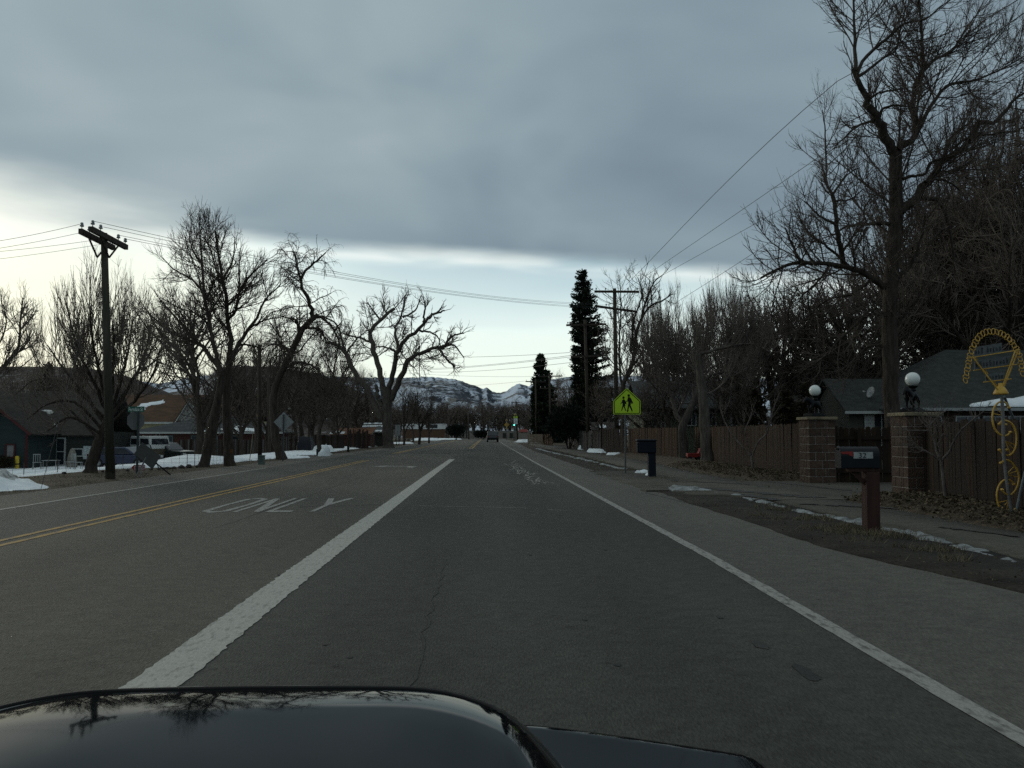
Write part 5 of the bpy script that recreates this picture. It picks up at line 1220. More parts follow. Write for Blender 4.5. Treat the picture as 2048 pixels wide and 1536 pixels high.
b = MB(); b.prism([at(x, y, yf_) for x, y in ((1682, 903.5), (1706, 903), (1706, 913), (1700, 911), (1696, 908), (1684, 908))], (0, .004, 0)); b.build('flag', M_red, o)
b = MB(); a_, c_ = at(1707, 904, yf_), at(1746, 917, yf_); b.box(((a_.x + c_.x) / 2, yf_, (a_.z + c_.z) / 2), (c_.x - a_.x, .005, a_.z - c_.z)); b.build('number_plate', mat('pale_plate', (.30, .32, .31), rough=.6, var=.15, scale=20), o)
text_obj('numerals', '32', .10, M_ink, o, at(1725, 910.5, yf_ - .004), (math.pi / 2, 0, 0), .065)
Ym = 25.4; p = gnd(1304, 955)
o = thing('plastic_mailbox', 'large navy blue moulded mailbox and post right of the school sign', 'mailbox', (p.x, p.y, 0))
Y2 = p.y; zb, zt = at(1304, 907, Y2).z, at(1290, 879, Y2).z
b = MB(); b.bar((at(1304, 955, Y2).x, Y2, -.1), (at(1303, 903, Y2).x, Y2, zb + .03), .225, .2, up=(0, 1, 0)); b.build('post', M_navy, o, bevel=.03)
l_, r_ = at(1275, 890, Y2).x, at(1311, 890, Y2).x
b = MB(); b.box(((l_ + r_) / 2, Y2, (zb + zt) / 2 - .02), (r_ - l_, .30, zt - zb - .06)); b.build('box', M_navy, o, bevel=.04)
b = MB(); b.box(((l_ + r_) / 2 - .02, Y2, zt - .03), (r_ - l_ + .05, .35, .075)); b.build('lid', M_navy, o, bevel=.03)
b = MB(); b.box((l_ - .015, Y2, (zb + zt) / 2 - .02), (.02, .24, zt - zb - .12)); b.build('door', M_navy, o, bevel=.01)
p = gnd(1281, 951); 
# toy wagon
c = Vector((hx(1386, 42), 42, 0)); o = thing('toy_wagon', 'faded red plastic wagon lying between the two pollarded trunks', 'toy wagon', c)
b = MB(); b.box(c + Vector((0, 0, .16)), (.62, .4, .05)); b.box(c + Vector((0, -.19, .25)), (.64, .03, .20)); b.box(c + Vector((0, .19, .25)), (.64, .03, .20)); b.box(c + Vector((-.31, 0, .25)), (.03, .35, .20)); b.prism([c + Vector((.20, -.17, .27)), c + Vector((.31, -.17, .60)), c + Vector((.36, -.17, .27))], (0, .34, 0)); b.build('tub', M_red, o, bevel=.01)
for sx_ in (-.22, .22):
    for sy_ in (-.2, .2):
        b = MB(); b.lathe((0, 0, 0), [(.03, -.03), (.10, -.03), (.10, .03), (.03, .03)], 12); k = b.build('wheel', M_rub, o, local=True); k.location = (sx_, sy_, .10); k.rotation_euler = (math.pi / 2, 0, 0)
b = MB(); b.tube([c + Vector((-.33, 0, .2)), c + Vector((-.55, .05, .1)), c + Vector((-.75, .1, .05))], .015, 6); b.build('handle', M_black, o)

# ================================================================ fences
def board_fence(name, label, a, c, h, m, bw=.14, gap=.005, top=None, z=None, cat='fence', rails=2, posts=2.4, jit=.02, group=None, topf=None):
    """single boards, each an object, nailed to rails and posts between a and c"""
    a, c = Vector((a[0], a[1], 0)), Vector((c[0], c[1], 0)); L = (c - a).length; d = (c - a).normalized(); nr = Vector((-d.y, d.x, 0))
    zz = (lambda p: gz(p.x, p.y)) if z is None else (lambda p: z)
    o = thing(name, label, cat, (a.x, a.y, zz(a)), group)
    ang = math.atan2(d.y, d.x); rg = random.Random(int(a.x * 31 + a.y * 7)); ms = m if isinstance(m, list) else [m]
    b = MB(); t_, hb = .019, h
    if topf == 'dog': b.prism([(-bw / 2, 0, 0), (bw / 2, 0, 0), (bw / 2, 0, h - .05), (bw / 4, 0, h), (-bw / 4, 0, h), (-bw / 2, 0, h - .05)], (0, t_, 0))
    elif topf == 'round': b.prism([(-bw / 2, 0, 0), (bw / 2, 0, 0)] + [(bw / 2 * math.cos(math.pi * k / 6), 0, h - bw / 2 + bw / 2 * math.sin(math.pi * k / 6)) for k in range(7)], (0, t_, 0))
    else: b.box((0, t_ / 2, h / 2), (bw, t_, h))
    protos = []
    me0 = None
    n_ = int(L / (bw + gap))
    for i in range(n_):
        p = a + d * ((i + .5) * (bw + gap))
        mm = ms[rg.randrange(len(ms))]
        key = ms.index(mm)
        while len(protos) <= key: protos.append(None)
        if protos[key] is None:
            k = b.build('board', mm, o, local=True); protos[key] = k
        else: k = share(protos[key], parent=o)
        k.location = (p.x - a.x, p.y - a.y, zz(p) - zz(a) + rg.uniform(-jit, jit) * .5 - .02 + (0)); k.rotation_euler = (rg.uniform(-.012, .012), rg.uniform(-jit, jit) * .6, ang); k.scale = (rg.uniform(.93, 1.0), 1, 1 + rg.uniform(-jit, jit) + (h and 0))
    for r_ in range(rails):
        zr = h * (.22 + .58 * r_ / max(1, rails - 1))
        rb = MB(); rb.bar(a + nr * .05 + Vector((0, 0, zr + zz(a))), c + nr * .05 + Vector((0, 0, zr + zz(c))), .04, .09); rb.build('rail', ms[0], o)
    for k in range(int(L / posts) + 1):
        p = a + d * min(L, k * posts) + nr * .12; pb_ = MB(); pb_.box((p.x, p.y, zz(p) + h / 2 - .1), (.09, .09, h + .1), rz=ang); pb_.build('post', ms[0], o)
    return o
board_fence('board_fence', 'dark brown board fence behind the yellow ring arch, right of the near pillar', (8.92, 17.0), (7.75, 10.8), 1.56, [M_fence_d, M_fence_d, M_fence], topf='dog')
board_fence('wooden_gate', 'dark board gate closing the drive between the two stone pillars', (12.2, 22.05), (9.03, 22.05), 1.50, [M_fence_d, M_fence], topf='round', cat='gate', jit=.02)
board_fence('board_fence', 'brown board fence between the far stone pillar and the pollarded trees', (10.2, 36.8), (9.05, 22.4), 1.62, M_fence, topf='dog')
board_fence('board_fence', 'brown board fence with a stretch tinted orange for front light behind the navy mailbox', (8.9, 52.0), (9.95, 43.3), 1.66, [M_fence, M_fence_l, M_fence_l])  # front light on this stretch is put into its orange board colour
board_fence('board_fence', 'dark brown board fence behind the sign post, ending at the grey boards', (8.2, 58.5), (8.85, 52.2), 1.65, [M_fence_d, M_fence])
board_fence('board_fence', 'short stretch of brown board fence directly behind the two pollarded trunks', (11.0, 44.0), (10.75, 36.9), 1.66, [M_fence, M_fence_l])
board_fence('old_fence', 'dark leaning old board fence below the tall spruce', (8.3, 64.5), (8.15, 58.8), 1.55, [M_fence_d, M_fence_d, M_fence_g], gap=.05, jit=.08)
board_fence('old_fence', 'old grey gapped board fence under the round evergreen shrub', (8.2, 77), (8.2, 65), 1.45, [M_fence_g, M_fence_g, M_fence_d], gap=.09, jit=.10, bw=.17)
board_fence('picket_fence', 'low pale picket fence far down the right footpath', (hx(1055, 112), 112), (hx(1086, 106), 106), 1.3, mat('pale_pickets', (.12, .10, .075), rough=.9, var=.3), bw=.08, gap=.06)
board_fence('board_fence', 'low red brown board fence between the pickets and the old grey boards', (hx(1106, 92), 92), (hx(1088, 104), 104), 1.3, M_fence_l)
zf = gz(-24, 80)
board_fence('board_fence', 'weathered brown board fence in front of the brick house on the left', (hx(358, 80), 80), (hx(548, 79), 79), 1.75, [M_fence_b, M_fence_b, M_fence_g, M_fence_d], z=zf, jit=.03)
board_fence('slat_fence', 'dark gapped slat fence behind the diamond sign', (hx(552, 70), 70), (hx(602, 68), 68), 1.4, [M_fence_d, M_fence_g], gap=.16, z=-.3)
board_fence('board_fence', 'brown board fence behind the small dark utility box', (hx(625, 72), 72), (hx(690, 74), 74), 1.35, [M_fence_b, M_fence_d], z=-.1)
board_fence('board_fence', 'red brown uneven board fence by the thin plain pole', (hx(700, 78), 78), (hx(738, 80), 80), 1.7, [mat('fence_board_russet', (.050, .030, .021), col2=(.085, .052, .036), rough=.9, var=.4, scale=3, stretch=(6, 6, .5)), M_fence_b], jit=.09, z=-.05)
# garden wire fence before the snow
o = thing('wire_fence', 'low wire garden fence with thin uprights along the snowy yard', 'fence', (-17.5, 30, gz(-17.5, 30)))
pa = [Vector((-18.6, 29.3, 0)), Vector((-15.2, 31.0, 0)), Vector((-13.9, 33.4, 0)), Vector((-11.9, 35.6, 0)), (Vector((-11.3, 39.5, 0)))]
b = MB(); b2 = MB()
for a, c in zip(pa[:-1], pa[1:]):
    n_ = int((c - a).length / .32)
    for i in range(n_):
        p = a.lerp(c, i / n_); g = gz(p.x, p.y); rr = .011 if i % 4 == 0 else .005
        b.tube([(p.x, p.y, g - .1), (p.x + .02 * fbm(i, 3), p.y, g + (.52 if i % 4 == 0 else .44))], rr, 4)
    for h in (.15, .30, .42):
        b2.tube([(p_.x, p_.y, gz(p_.x, p_.y) + h) for p_ in (a, a.lerp(c, .33), a.lerp(c, .66), c)], .0035, 4)
    for i in range(0, n_, 4):
        p = a.lerp(c, i / n_); g = gz(p.x, p.y); q = MB(); q.tube([(p.x, p.y, g - .1), (p.x, p.y, g + .52)], .013, 6); q.build('post', mat('rusty_wire', (.05, .04, .033), rough=.8), o)
k = b.build('mesh_wires', MATS['rusty_wire'], o); k['kind'] = 'stuff'
k = b2.build('strands', MATS['rusty_wire'], o); k['kind'] = 'stuff'
# chain link fence at the far end
o = thing('chain_link_fence', 'pale chain link fence at the far left end of the road', 'fence', (hx(893, 239), 239, 0))
x0_, x1_ = hx(890, 239), hx(955, 239)
b = MB(); 
for i in range(12): b.tube([(x0_ + (x1_ - x0_) * i / 11, 239, -.1), (x0_ + (x1_ - x0_) * i / 11, 239, 1.3)], .035, 5)
b.build('posts', M_steel, o); b = MB(); b.bar((x0_, 239, 1.3), (x1_, 239, 1.3), .05, .05); b.bar((x0_, 239, .7), (x1_, 239, .7), .03, .03); b.bar((x0_, 239, .15), (x1_, 239, .15), .03, .03); b.build('rails', M_steel, o)
# ================================================================ gate pillars, lamp statues
def pillar(label, x, y, h, s=.80, rz=0.0):
    o = thing('stone_pillar', label, 'pillar', (x, y, 0), 'gate pillars', rz)
    ch, g = h / 8.0, .014
    b = MB(); b.box((0, 0, h / 2 - .05), (s - .028, s - .028, h + .09)); b.build('core', M_mortar, o, local=True)
    t = .19
    def blk(L): 
        q = MB(); q.box((0, 0, 0), (L - g, t, ch - g)); return q
    P = {}
    def put(L, x_, y_, z_, r_):
        if L not in P: k = blk(L).build('block', M_block, o, local=True, bevel=.008); P[L] = k
        else: k = share(P[L], parent=o)
        k.location = (x_ + random.uniform(-.002, .002), y_ + random.uniform(-.002, .002), z_); k.rotation_euler = (0, 0, r_)
    for c in range(8):
        z = ch * (c + .5); e = s / 2 - t / 2
        for side in range(4):
            a = side * math.pi / 2
            ca, sa = math.cos(a), math.sin(a)
            # pinwheel courses: the joint moves from course to course
            spans = [(-s / 2, 0.0), (0.0, s / 2 - t)] if c % 2 == 0 else [(-s / 2, -s / 4), (-s / 4, s / 4 - t / 2), (s / 4 - t / 2, s / 2 - t)]
            for (u0, u1) in spans:
                uc = (u0 + u1) / 2; lx, ly = uc, -e
                put(round(u1 - u0, 3), ca * lx - sa * ly, sa * lx + ca * ly, z, a)
    b = MB(); n_ = 10; top = []
    b.box((0, 0, h + .045), (s + .10, s + .10, .075)); b.build('cap', M_cap, o, local=True, bevel=.015)
    return o
P1 = (8.72, 22.0); P2 = (8.94, 17.36)
pillar('farther stone pillar of concrete blocks at the left side of the drive gate', P1[0], P1[1], 1.66, .70)
pillar('nearer stone pillar of concrete blocks half hidden behind the red brown mailbox post', P2[0], P2[1], 1.66, .70)
def skin_mesh(name, joints, edges, m, parent, sub=2):
    """one continuous body grown over a skeleton of joints (position, radius)"""
    me = bpy.data.meshes.new(name); me.from_pydata([j[0] for j in joints], edges, [])
    o = bpy.data.objects.new(name, me); COL.objects.link(o)
    md = o.modifiers.new('skin', 'SKIN'); md.use_smooth_shade = True
    sk = me.skin_vertices[0].data
    for q, j in zip(sk, joints): q.radius = j[1] if isinstance(j[1], tuple) else (j[1], j[1])
    sk[0].use_root = True
    ss = o.modifiers.new('smooth', 'SUBSURF'); ss.levels = sub; ss.render_levels = sub
    dg = bpy.context.evaluated_depsgraph_get(); dg.update()
    m2 = bpy.data.meshes.new_from_object(o.evaluated_get(dg)); bpy.data.objects.remove(o); m2.name = name
    return link_mesh(name, m2, m, parent)
def horse_lamp(label, x, y, z, rz):
    o = thing('globe_lamp', label, 'lamp', (x, y, z), 'globe lamps on the gate pillars', rz)
    b = MB(); b.box((0, 0, .035), (.52, .30, .07)); b.box((0, 0, .08), (.44, .24, .03)); b.build('plinth', M_black, o, local=True, bevel=.01)
    # small black horse facing -x, head low, one foreleg lifted
    J = [((.10, 0, .36), .085), ((-.02, 0, .365), .080), ((-.13, 0, .375), .078), ((-.21, 0, .44), .058), ((-.28, 0, .475), .045), ((-.345, 0, .445), .036), ((-.40, 0, .385), .026), ((-.425, 0, .355), .022),
         ((-.12, .055, .30), .042), ((-.125, .058, .20), .025), ((-.12, .058, .11), .018), ((-.135, .058, .095), .022),
         ((-.14, -.055, .30), .042), ((-.215, -.058, .245), .025), ((-.175, -.058, .165), .018), ((-.16, -.058, .150), .02),
         ((.13, .06, .28), .050), ((.165, .062, .205), .026), ((.145, .062, .115), .018), ((.13, .062, .095), .022),
         ((.12, -.06, .28), .050), ((.185, -.062, .205), .026), ((.17, -.062, .115), .018), ((.155, -.062, .095), .022),
         ((.19, 0, .40), .028), ((.25, 0, .34), .030), ((.265, 0, .22), .016), ((-.275, .022, .53), .012), ((-.275, -.022, .53), .012)]
    E = [(0, 1), (1, 2), (2, 3), (3, 4), (4, 5), (5, 6), (6, 7), (2, 8), (8, 9), (9, 10), (10, 11), (2, 12), (12, 13), (13, 14), (14, 15), (0, 16), (16, 17), (17, 18), (18, 19), (0, 20), (20, 21), (21, 22), (22, 23), (0, 24), (24, 25), (25, 26), (4, 27), (4, 28)]
    skin_mesh('horse_figure', J, E, M_black, o)
    b = MB(); b.tube([(.05, .0, .08), (.05, 0, .50)], [.028, .024], 10); b.lathe((.05, 0, .44), [(.05, 0), (.07, .02), (.055, .06), (.09, .09), (.10, .115), (.06, .12)], 14); b.build('lamp_post', M_black, o, local=True, smooth=False)
    b = MB(); R = .148; b.lathe((.05, 0, .545 + R), [(R * math.sin(math.pi * k / 14), -R * math.cos(math.pi * k / 14)) for k in range(1, 14)], 24); g = b.build('globe', M_globe, o, local=True, smooth=True)
    b = MB(); b.tube([(.05 + (R + .001) * math.cos(t) * .25, -(R + .001) * math.cos(t) * .968, .545 + R + (R + .001) * math.sin(t)) for t in np.linspace(-1.3, 1.4, 14)], .0035, 4); b.build('globe_seam', mat('seam', (.12, .12, .11), rough=.7), g, local=True)
    return o
horse_lamp('white globe lamp with black animal figure on the farther stone pillar', 8.66, P1[1], 1.745, math.radians(30))
horse_lamp('white globe lamp with black animal figure on the nearer stone pillar', 8.90, P2[1], 1.745, math.radians(40))

# ================================================================ yellow ring arch and wheel sculpture
Yk = 12.4
kb = at(2022, 1030, Yk)
o = thing('wheel_sculpture', 'yellow sculpture of half wheels and chain arch carrying three name plates', 'sculpture', (kb.x, Yk, 0))
def K(x, y, dy=0.0): return at(1880 + x / 3.655, 640 + y / 3.655, Yk + dy)
def curve(pts, n=28, dy=0.0):
    q, _ = resample([tuple(K(x, y, dy)) for x, y in pts], np.ones(len(pts)), n); return [Vector(p) for p in q]
ARC = [([(505, 640), (480, 605), (440, 598), (402, 630), (384, 690), (386, 750), (410, 810), (450, 843), (492, 843), (515, 820)], (470, 700), [(402, 640), (388, 685)], 0.0),
       ([(435, 760), (452, 738), (490, 738), (530, 765), (556, 820), (560, 890), (546, 950), (510, 988), (470, 985), (435, 950)], (478, 885), [(548, 912), (544, 948), (518, 982)], .05),
       ([(445, 1045), (480, 1022), (520, 1038), (558, 1085), (577, 1140), (570, 1200), (546, 1252), (510, 1280), (472, 1265), (455, 1240)], (484, 1130), [(565, 1104), (545, 1068), (574, 1150)], 0.0),
       ([(540, 1200), (515, 1172), (470, 1170), (432, 1210), (416, 1270), (424, 1340), (450, 1390), (490, 1413), (530, 1408), (552, 1385)], (505, 1318), [(422, 1335), (446, 1384), (480, 1408)], .05)]
for pts, hub, sp, dy in ARC:
    c_ = curve(pts, 34, dy); b = MB(); b.tube(c_, .0135, 8); r = b.build('half_wheel', M_yel2, o, smooth=True)
    b = MB()
    for q in sp: b.tube([K(*hub, dy + .02), K(*q, dy + .02)], .007, 6)
    b.build('spokes', M_yel2, r)
    for e in (pts[0], pts[-1], (hub[0] + 10, hub[1] + 65)):
        b = MB(); b.lathe(K(*e, dy), [(.006, -.02), (.022, -.012), (.025, 0), (.022, .012), (.006, .02)], 10); b.build('scroll_end', M_yel2, r, smooth=True)
b = MB(); b.tube([K(452, 565), K(462, 760), K(466, 1000)], .024, 8); b.tube([K(466, 990), K(495, 1230), K(524, 1408), K(526, 1440)], .024, 8); b.build('centre_pole', mat('grey_pole', (.14, .14, .135), rough=.6, var=.2), o)
b = MB(); b.tube([K(470, 560, .1), K(505, 650, .3), K(614, 880, .7), K(640, 1000, .9)], .02, 8); b.tube([K(622, 1110, .1), K(590, 1250, .05), K(548, 1445, 0)], .02, 8); b.build('brace', mat('blue_grey_brace', (.12, .14, .15), rough=.5), o)
b = MB(); b.lathe(K(445, 545), [(.10, 0), (.105, .02), (.085, .06), (.06, .10), (.03, .13), (.03, .17)], 14); b.build('hub_cap', M_yel2, o, smooth=True)
for p, q, dy in (((245, 278), (432, 522), -.03), ((258, 276), (446, 520), .04), ((575, 218), (455, 520), .04), ((550, 226), (445, 520), -.03)):
    b = MB(); b.tube([K(*p, dy), K(*q, dy)], .012, 6); b.build('fan_rod', M_yel2, o)
for i, (p, q, a_, h_, t0_, t1_) in enumerate((((195, 281), (585, 218), 0, 68, .14, .66), ((245, 369), (563, 325), 0, 66, .03, .83), ((316, 455), (522, 431), 0, 52, .08, .74))):
    b = MB(); b.tube([K(*p), K(*q)], .008, 6); r = b.build('name_bar', M_yel2, o)
    A = [p[0] + (q[0] - p[0]) * t0_, p[1] + (q[1] - p[1]) * t0_ - 5]; B = [p[0] + (q[0] - p[0]) * t1_, p[1] + (q[1] - p[1]) * t1_ - 5]
    b = MB(); b.prism([K(A[0], A[1]), K(B[0], B[1]), K(B[0], B[1] - h_), K(A[0], A[1] - h_)], (0, .006, 0)); pl = b.build('name_plate', M_plate, o)
    rg = random.Random(i + 2); b = MB(); n_ = (9, 10, 6)[i]
    for k in range(n_):                                   # worn letters, no longer legible
        t = (k + .7) / (n_ + .4); x, y = A[0] + (B[0] - A[0]) * t, A[1] + (B[1] - A[1]) * t
        if k == 3 and i == 0: continue
        hh = h_ * rg.choice([.42, .42, .62]); wd = 8.5
        for (dx, y0, y1) in ((-wd / 2, .2, 1), (wd / 2 * rg.choice([1, 1, 0]), .2, rg.choice([1, .7]))):
            b.bar(K(x + dx, y - h_ * .2, -.004), K(x + dx, y - h_ * .2 - hh * y1, -.004), .006, .003, up=(0, 1, 0))
        yy = y - h_ * .2 - hh * rg.choice([.0, .5, .95]); b.bar(K(x - wd / 2, yy, -.004), K(x + wd / 2, yy, -.004), .006, .003, up=(0, 1, 0))
    b.build('worn_letters', M_ink, pl)
AP = [(186, 442), (195, 390), (205, 338), (215, 286), (228, 236), (246, 190), (266, 150), (292, 116), (332, 91), (380, 84), (430, 93), (475, 114), (512, 146), (542, 186), (566, 226), (582, 266), (592, 312), (598, 352), (604, 392)]
cv = curve(AP, 33); ring0 = None
for i, c in enumerate(cv):
    t = (cv[min(i + 1, 32)] - cv[max(i - 1, 0)]).normalized()
    if ring0 is None:
        b = MB(); b.tube([Vector((.030 * math.cos(a), .046 * math.sin(a), 0)) for a in np.linspace(0, 2 * math.pi, 14, endpoint=False)], .0062, 6, closed=True); k = ring0 = b.build('ring', M_yel2, o, smooth=True, local=True)
    else: k = share(ring0, parent=o)
    k.location = c - o.location
    flip = (math.pi / 2 if i % 2 else .35)
    k.rotation_euler = (Matrix.Rotation(math.atan2(t.x, t.z), 3, 'Y') @ Matrix.Rotation(math.pi / 2, 3, 'Y') @ Matrix.Rotation(flip, 3, 'X')).to_euler()
    if i % 2 == 0: k.rotation_euler = (math.radians(72), 0, random.uniform(-.2, .2))

# ================================================================ saplings
def C8(x, y): return (1560 + x / 3.49, 640 + y / 3.49)
def sap(label, limbs, Y, seed, dens=1.0):
    return make_tree('sapling', label, limbs, Y, 'ash', seed, M_sap, M_twig_grey, dens=dens, sizes=.42, orders=2, thick=.55, t0s=[.85] + [.35] * (len(limbs) - 1), depth=.5, cat='sapling')
M_sap = mat('sapling_bark', (.055, .048, .042), col2=(.14, .125, .11), rough=.9, scale=9, stretch=(1, 1, .4))
sap('small leafless sapling with pale forked stems beside the ring arch', [(11, 8, [C8(1160, 1312), C8(1145, 1130), C8(1125, 978)]), (6, 2.5, [C8(1123, 985), C8(1060, 940), C8(1000, 905), C8(960, 880), C8(905, 872)]), (6.5, 2.5, [C8(1110, 960), C8(1085, 880), C8(1060, 800), C8(1045, 740), C8(1120, 660), C8(1170, 625)]),
    (4, 2, [C8(1050, 770), C8(960, 772), C8(880, 765), C8(800, 715)]), (6.5, 2.5, [C8(1128, 985), C8(1185, 910), C8(1225, 820), C8(1275, 755), C8(1340, 700), C8(1420, 640)]), (4, 1.5, [C8(1190, 890), C8(1182, 830), C8(1140, 800), C8(1110, 840), C8(1090, 760)]), (3, 1.5, [C8(1000, 905), C8(950, 870), C8(920, 850)]), (3, 1.3, [C8(1045, 740), C8(1000, 690), C8(960, 640)])], 14.7, 61, 1.6)
sap('pale stemmed sapling in front of the brown fence left of the far pillar', [(8, 6, [(1508, 952), (1505, 930), (1503, 913)]), (4, 1.6, [(1503, 914), (1487, 896), (1462, 866), (1447, 838), (1440, 815)]), (4.5, 1.8, [(1503, 915), (1518, 882), (1533, 868), (1540, 840), (1552, 805)]), (3, 1.4, [(1502, 910), (1489, 860), (1487, 832)]), (2.5, 1.2, [(1489, 862), (1500, 835), (1508, 812)])], 26.4, 62, 1.0)

# ================================================================ houses
def frame_xy(o, u, n):
    """basis for pieces on a wall: o = point, u = along, n = outward"""
    u = Vector(u).normalized(); n = Vector(n).normalized(); return Vector(o), u, n
def wall_window(house, o, u, n, w, h, mf, cols=2, rows=1, fr=.07, nm='window', glass=None):
    o, u, n = frame_xy(o, u, n); z = Vector((0, 0, 1)); b = MB()
    def fb(uc, zc, wu, wz): b.box(o + u * uc + z * zc + n * .02, (wu, .07, wz), M=Matrix((u, n, z)).transposed())
    fb(0, h / 2, w + fr, fr); fb(0, -h / 2, w + fr, fr)
    for s_ in (-1, 1): fb(s_ * w / 2, 0, fr, h - fr)
    for k in range(1, cols): fb(-w / 2 + w * k / cols, 0, fr * .6, h - fr)
    for k in range(1, rows):
        for q in range(cols):
            fb(-w / 2 + w * (q + .5) / cols, -h / 2 + h * k / rows, w / cols - fr * .8, fr * .6)
    f = b.build(nm, mf, house)
    b = MB(); b.box(o + n * .004, (w - fr, .01, h - fr), M=Matrix((u, n, z)).transposed()); b.build('pane', glass or M_glass, f)
    return f
def slab(b, quad_, t):
    q = [Vector(p) for p in quad_]; n = (q[1] - q[0]).cross(q[-1] - q[0]).normalized()
    if n.z < 0: n = -n
    b.prism(q, n * t)
def gable_body(x0, x1, y0, y1, zg, ze, zr, along='x'):
    """walls with gables; ridge along x or y"""
    b = MB(); xm, ym = (x0 + x1) / 2, (y0 + y1) / 2
    if along == 'x': pr = [(x0, y0, zg), (x0, y0, ze), (x0, ym, zr - .05), (x0, y1, ze), (x0, y1, zg)]; b.prism(pr, (x1 - x0, 0, 0))
    else: pr = [(x0, y0, zg), (x0, y0, ze), (xm, y0, zr - .05), (x1, y0, ze), (x1, y0, zg)]; b.prism(pr, (0, y1 - y0, 0))
    return b
def gable_roof(x0, x1, y0, y1, ze, zr, along='x', ov=.4, t=.14):
    b = MB(); xm, ym = (x0 + x1) / 2, (y0 + y1) / 2
    if along == 'x':
        s_ = (zr - ze) / (ym - y0)
        slab(b, [(x0 - ov, y0 - ov, ze - ov * s_), (x1 + ov, y0 - ov, ze - ov * s_), (x1 + ov, ym, zr), (x0 - ov, ym, zr)], t)
        slab(b, [(x0 - ov, y1 + ov, ze - ov * s_), (x0 - ov, ym + .002, zr), (x1 + ov, ym + .002, zr), (x1 + ov, y1 + ov, ze - ov * s_)], t)
    else:
        s_ = (zr - ze) / (xm - x0)
        slab(b, [(x0 - ov, y0 - ov, ze - ov * s_), (x0 - ov, y1 + ov, ze - ov * s_), (xm, y1 + ov, zr), (xm, y0 - ov, zr)], t)
        slab(b, [(x1 + ov, y0 - ov, ze - ov * s_), (xm + .002, y0 - ov, zr), (xm + .002, y1 + ov, zr), (x1 + ov, y1 + ov, ze - ov * s_)], t)
    return b
def hip_roof(x0, x1, y0, y1, ze, zr, ov=.4, hip=None):
    b = MB(); ym = (y0 + y1) / 2; hip = hip if hip is not None else (y1 - y0) / 2
    a0, a1, c0, c1 = x0 - ov, x1 + ov, y0 - ov, y1 + ov
    V = [(a0, c0, ze), (a1, c0, ze), (a1, c1, ze), (a0, c1, ze), (x0 + hip, ym, zr), (x1 - hip, ym, zr)]
    V2 = [(x, y, z - .12) for x, y, z in V[:4]]
    b.add(V + V2, [(0, 1, 5, 4), (1, 2, 5), (2, 3, 4, 5), (3, 0, 4), (0, 6, 7, 1), (1, 7, 8, 2), (2, 8, 9, 3), (3, 9, 6, 0), (9, 8, 7, 6)])
    return b
def fascia(house, p, q, m, h=.16, t=.05): return beam('eave_board', p, q, t, h, m, house)
def roof_snow(house, roof_pts, f, m=None, off=.03, n=26, nm='roof_snow'):
    """a thin sheet of snow lying on a roof face given by 4 corners; f(u, v) > 0 where it lies"""
    a, b_, c, d = [Vector(p) for p in roof_pts]; nr = (b_ - a).cross(d - a).normalized(); nr = nr if nr.z > 0 else -nr
    org = root_of(house).location; V, Q = [], []
    for j in range(n + 1):
        for i in range(n + 1):
            u_, v_ = i / n, j / n; p = a.lerp(b_, u_).lerp(d.lerp(c, u_), v_); k = f(u_, v_) + .12 * fbm(u_ * 7, v_ * 7, 3)
            p = p + nr * (off * (1 if k > 0 else 0) + .08 * min(1, max(0, k * 5)) - (.0 if k > 0 else .12)); V.append(tuple(p - org))
    for j in range(n):
        for i in range(n):
            q = [j * (n + 1) + i, j * (n + 1) + i + 1, (j + 1) * (n + 1) + i + 1, (j + 1) * (n + 1) + i]; Q.append(q)
    return link_mesh(nm, np_mesh(nm, V, Q, smooth=True), m or M_snow, house)

# right house with the long grey green roof
hY = 42.0
H = thing('house', 'low house with a wide grey green roof and snow patch at the right edge', 'house', (26, 46, 0))
x0, x1 = hx(1795, hY) + .4, 40.0
b = MB(); b.box(((x0 + x1) / 2, 47.5, 1.3), (x1 - x0, 11, 2.6)); b.build('wall', mat('brown_wall', (.042, .027, .020), rough=.9, var=.2, scale=2), H)
zr = 6.1
r = hip_roof(x0, x1, 42, 53, 2.62, zr, .45, hip=5.2).build('roof', M_roof_g, H)
fascia(H, (x0 - .45, 41.52, 2.53), (x1 + .45, 41.52, 2.53), mat('gutter', (.26, .28, .28), rough=.6, var=.1), .15)
fc = [(x0 - .45, 41.55, 2.62), (x1 + .45, 41.55, 2.62), (x1 - 5.2, 47.5, zr), (x0 + 5.2, 47.5, zr)]
def sn(u_, v_):
    x = fc[0][0] + (fc[1][0] - fc[0][0]) * u_; xa, xb = hx(1925, 42), hx(2100, 42)
    top = .05 + .085 * sstep(xa, xa + 2.0, x) + .05 * sstep(xa + 2.6, xa + 3.2, x); return min((x - xa) * .6, top - v_, v_ - .012) * 3
roof_snow(r, fc, sn, n=60)
for px_ in (1935, 1990, 2040): wall_window(H, (hx(px_, 42), 41.99, 1.75), (1, 0, 0), (0, -1, 0), 1.15, .85, mat('dull_white_trim', (.34, .35, .34), rough=.7, var=.1), 2, 1)
for px_ in (1865,): wall_window(H, (hx(px_, 42), 41.99, 1.9), (1, 0, 0), (0, -1, 0), .9, .5, MATS['dull_white_trim'], 1, 1)
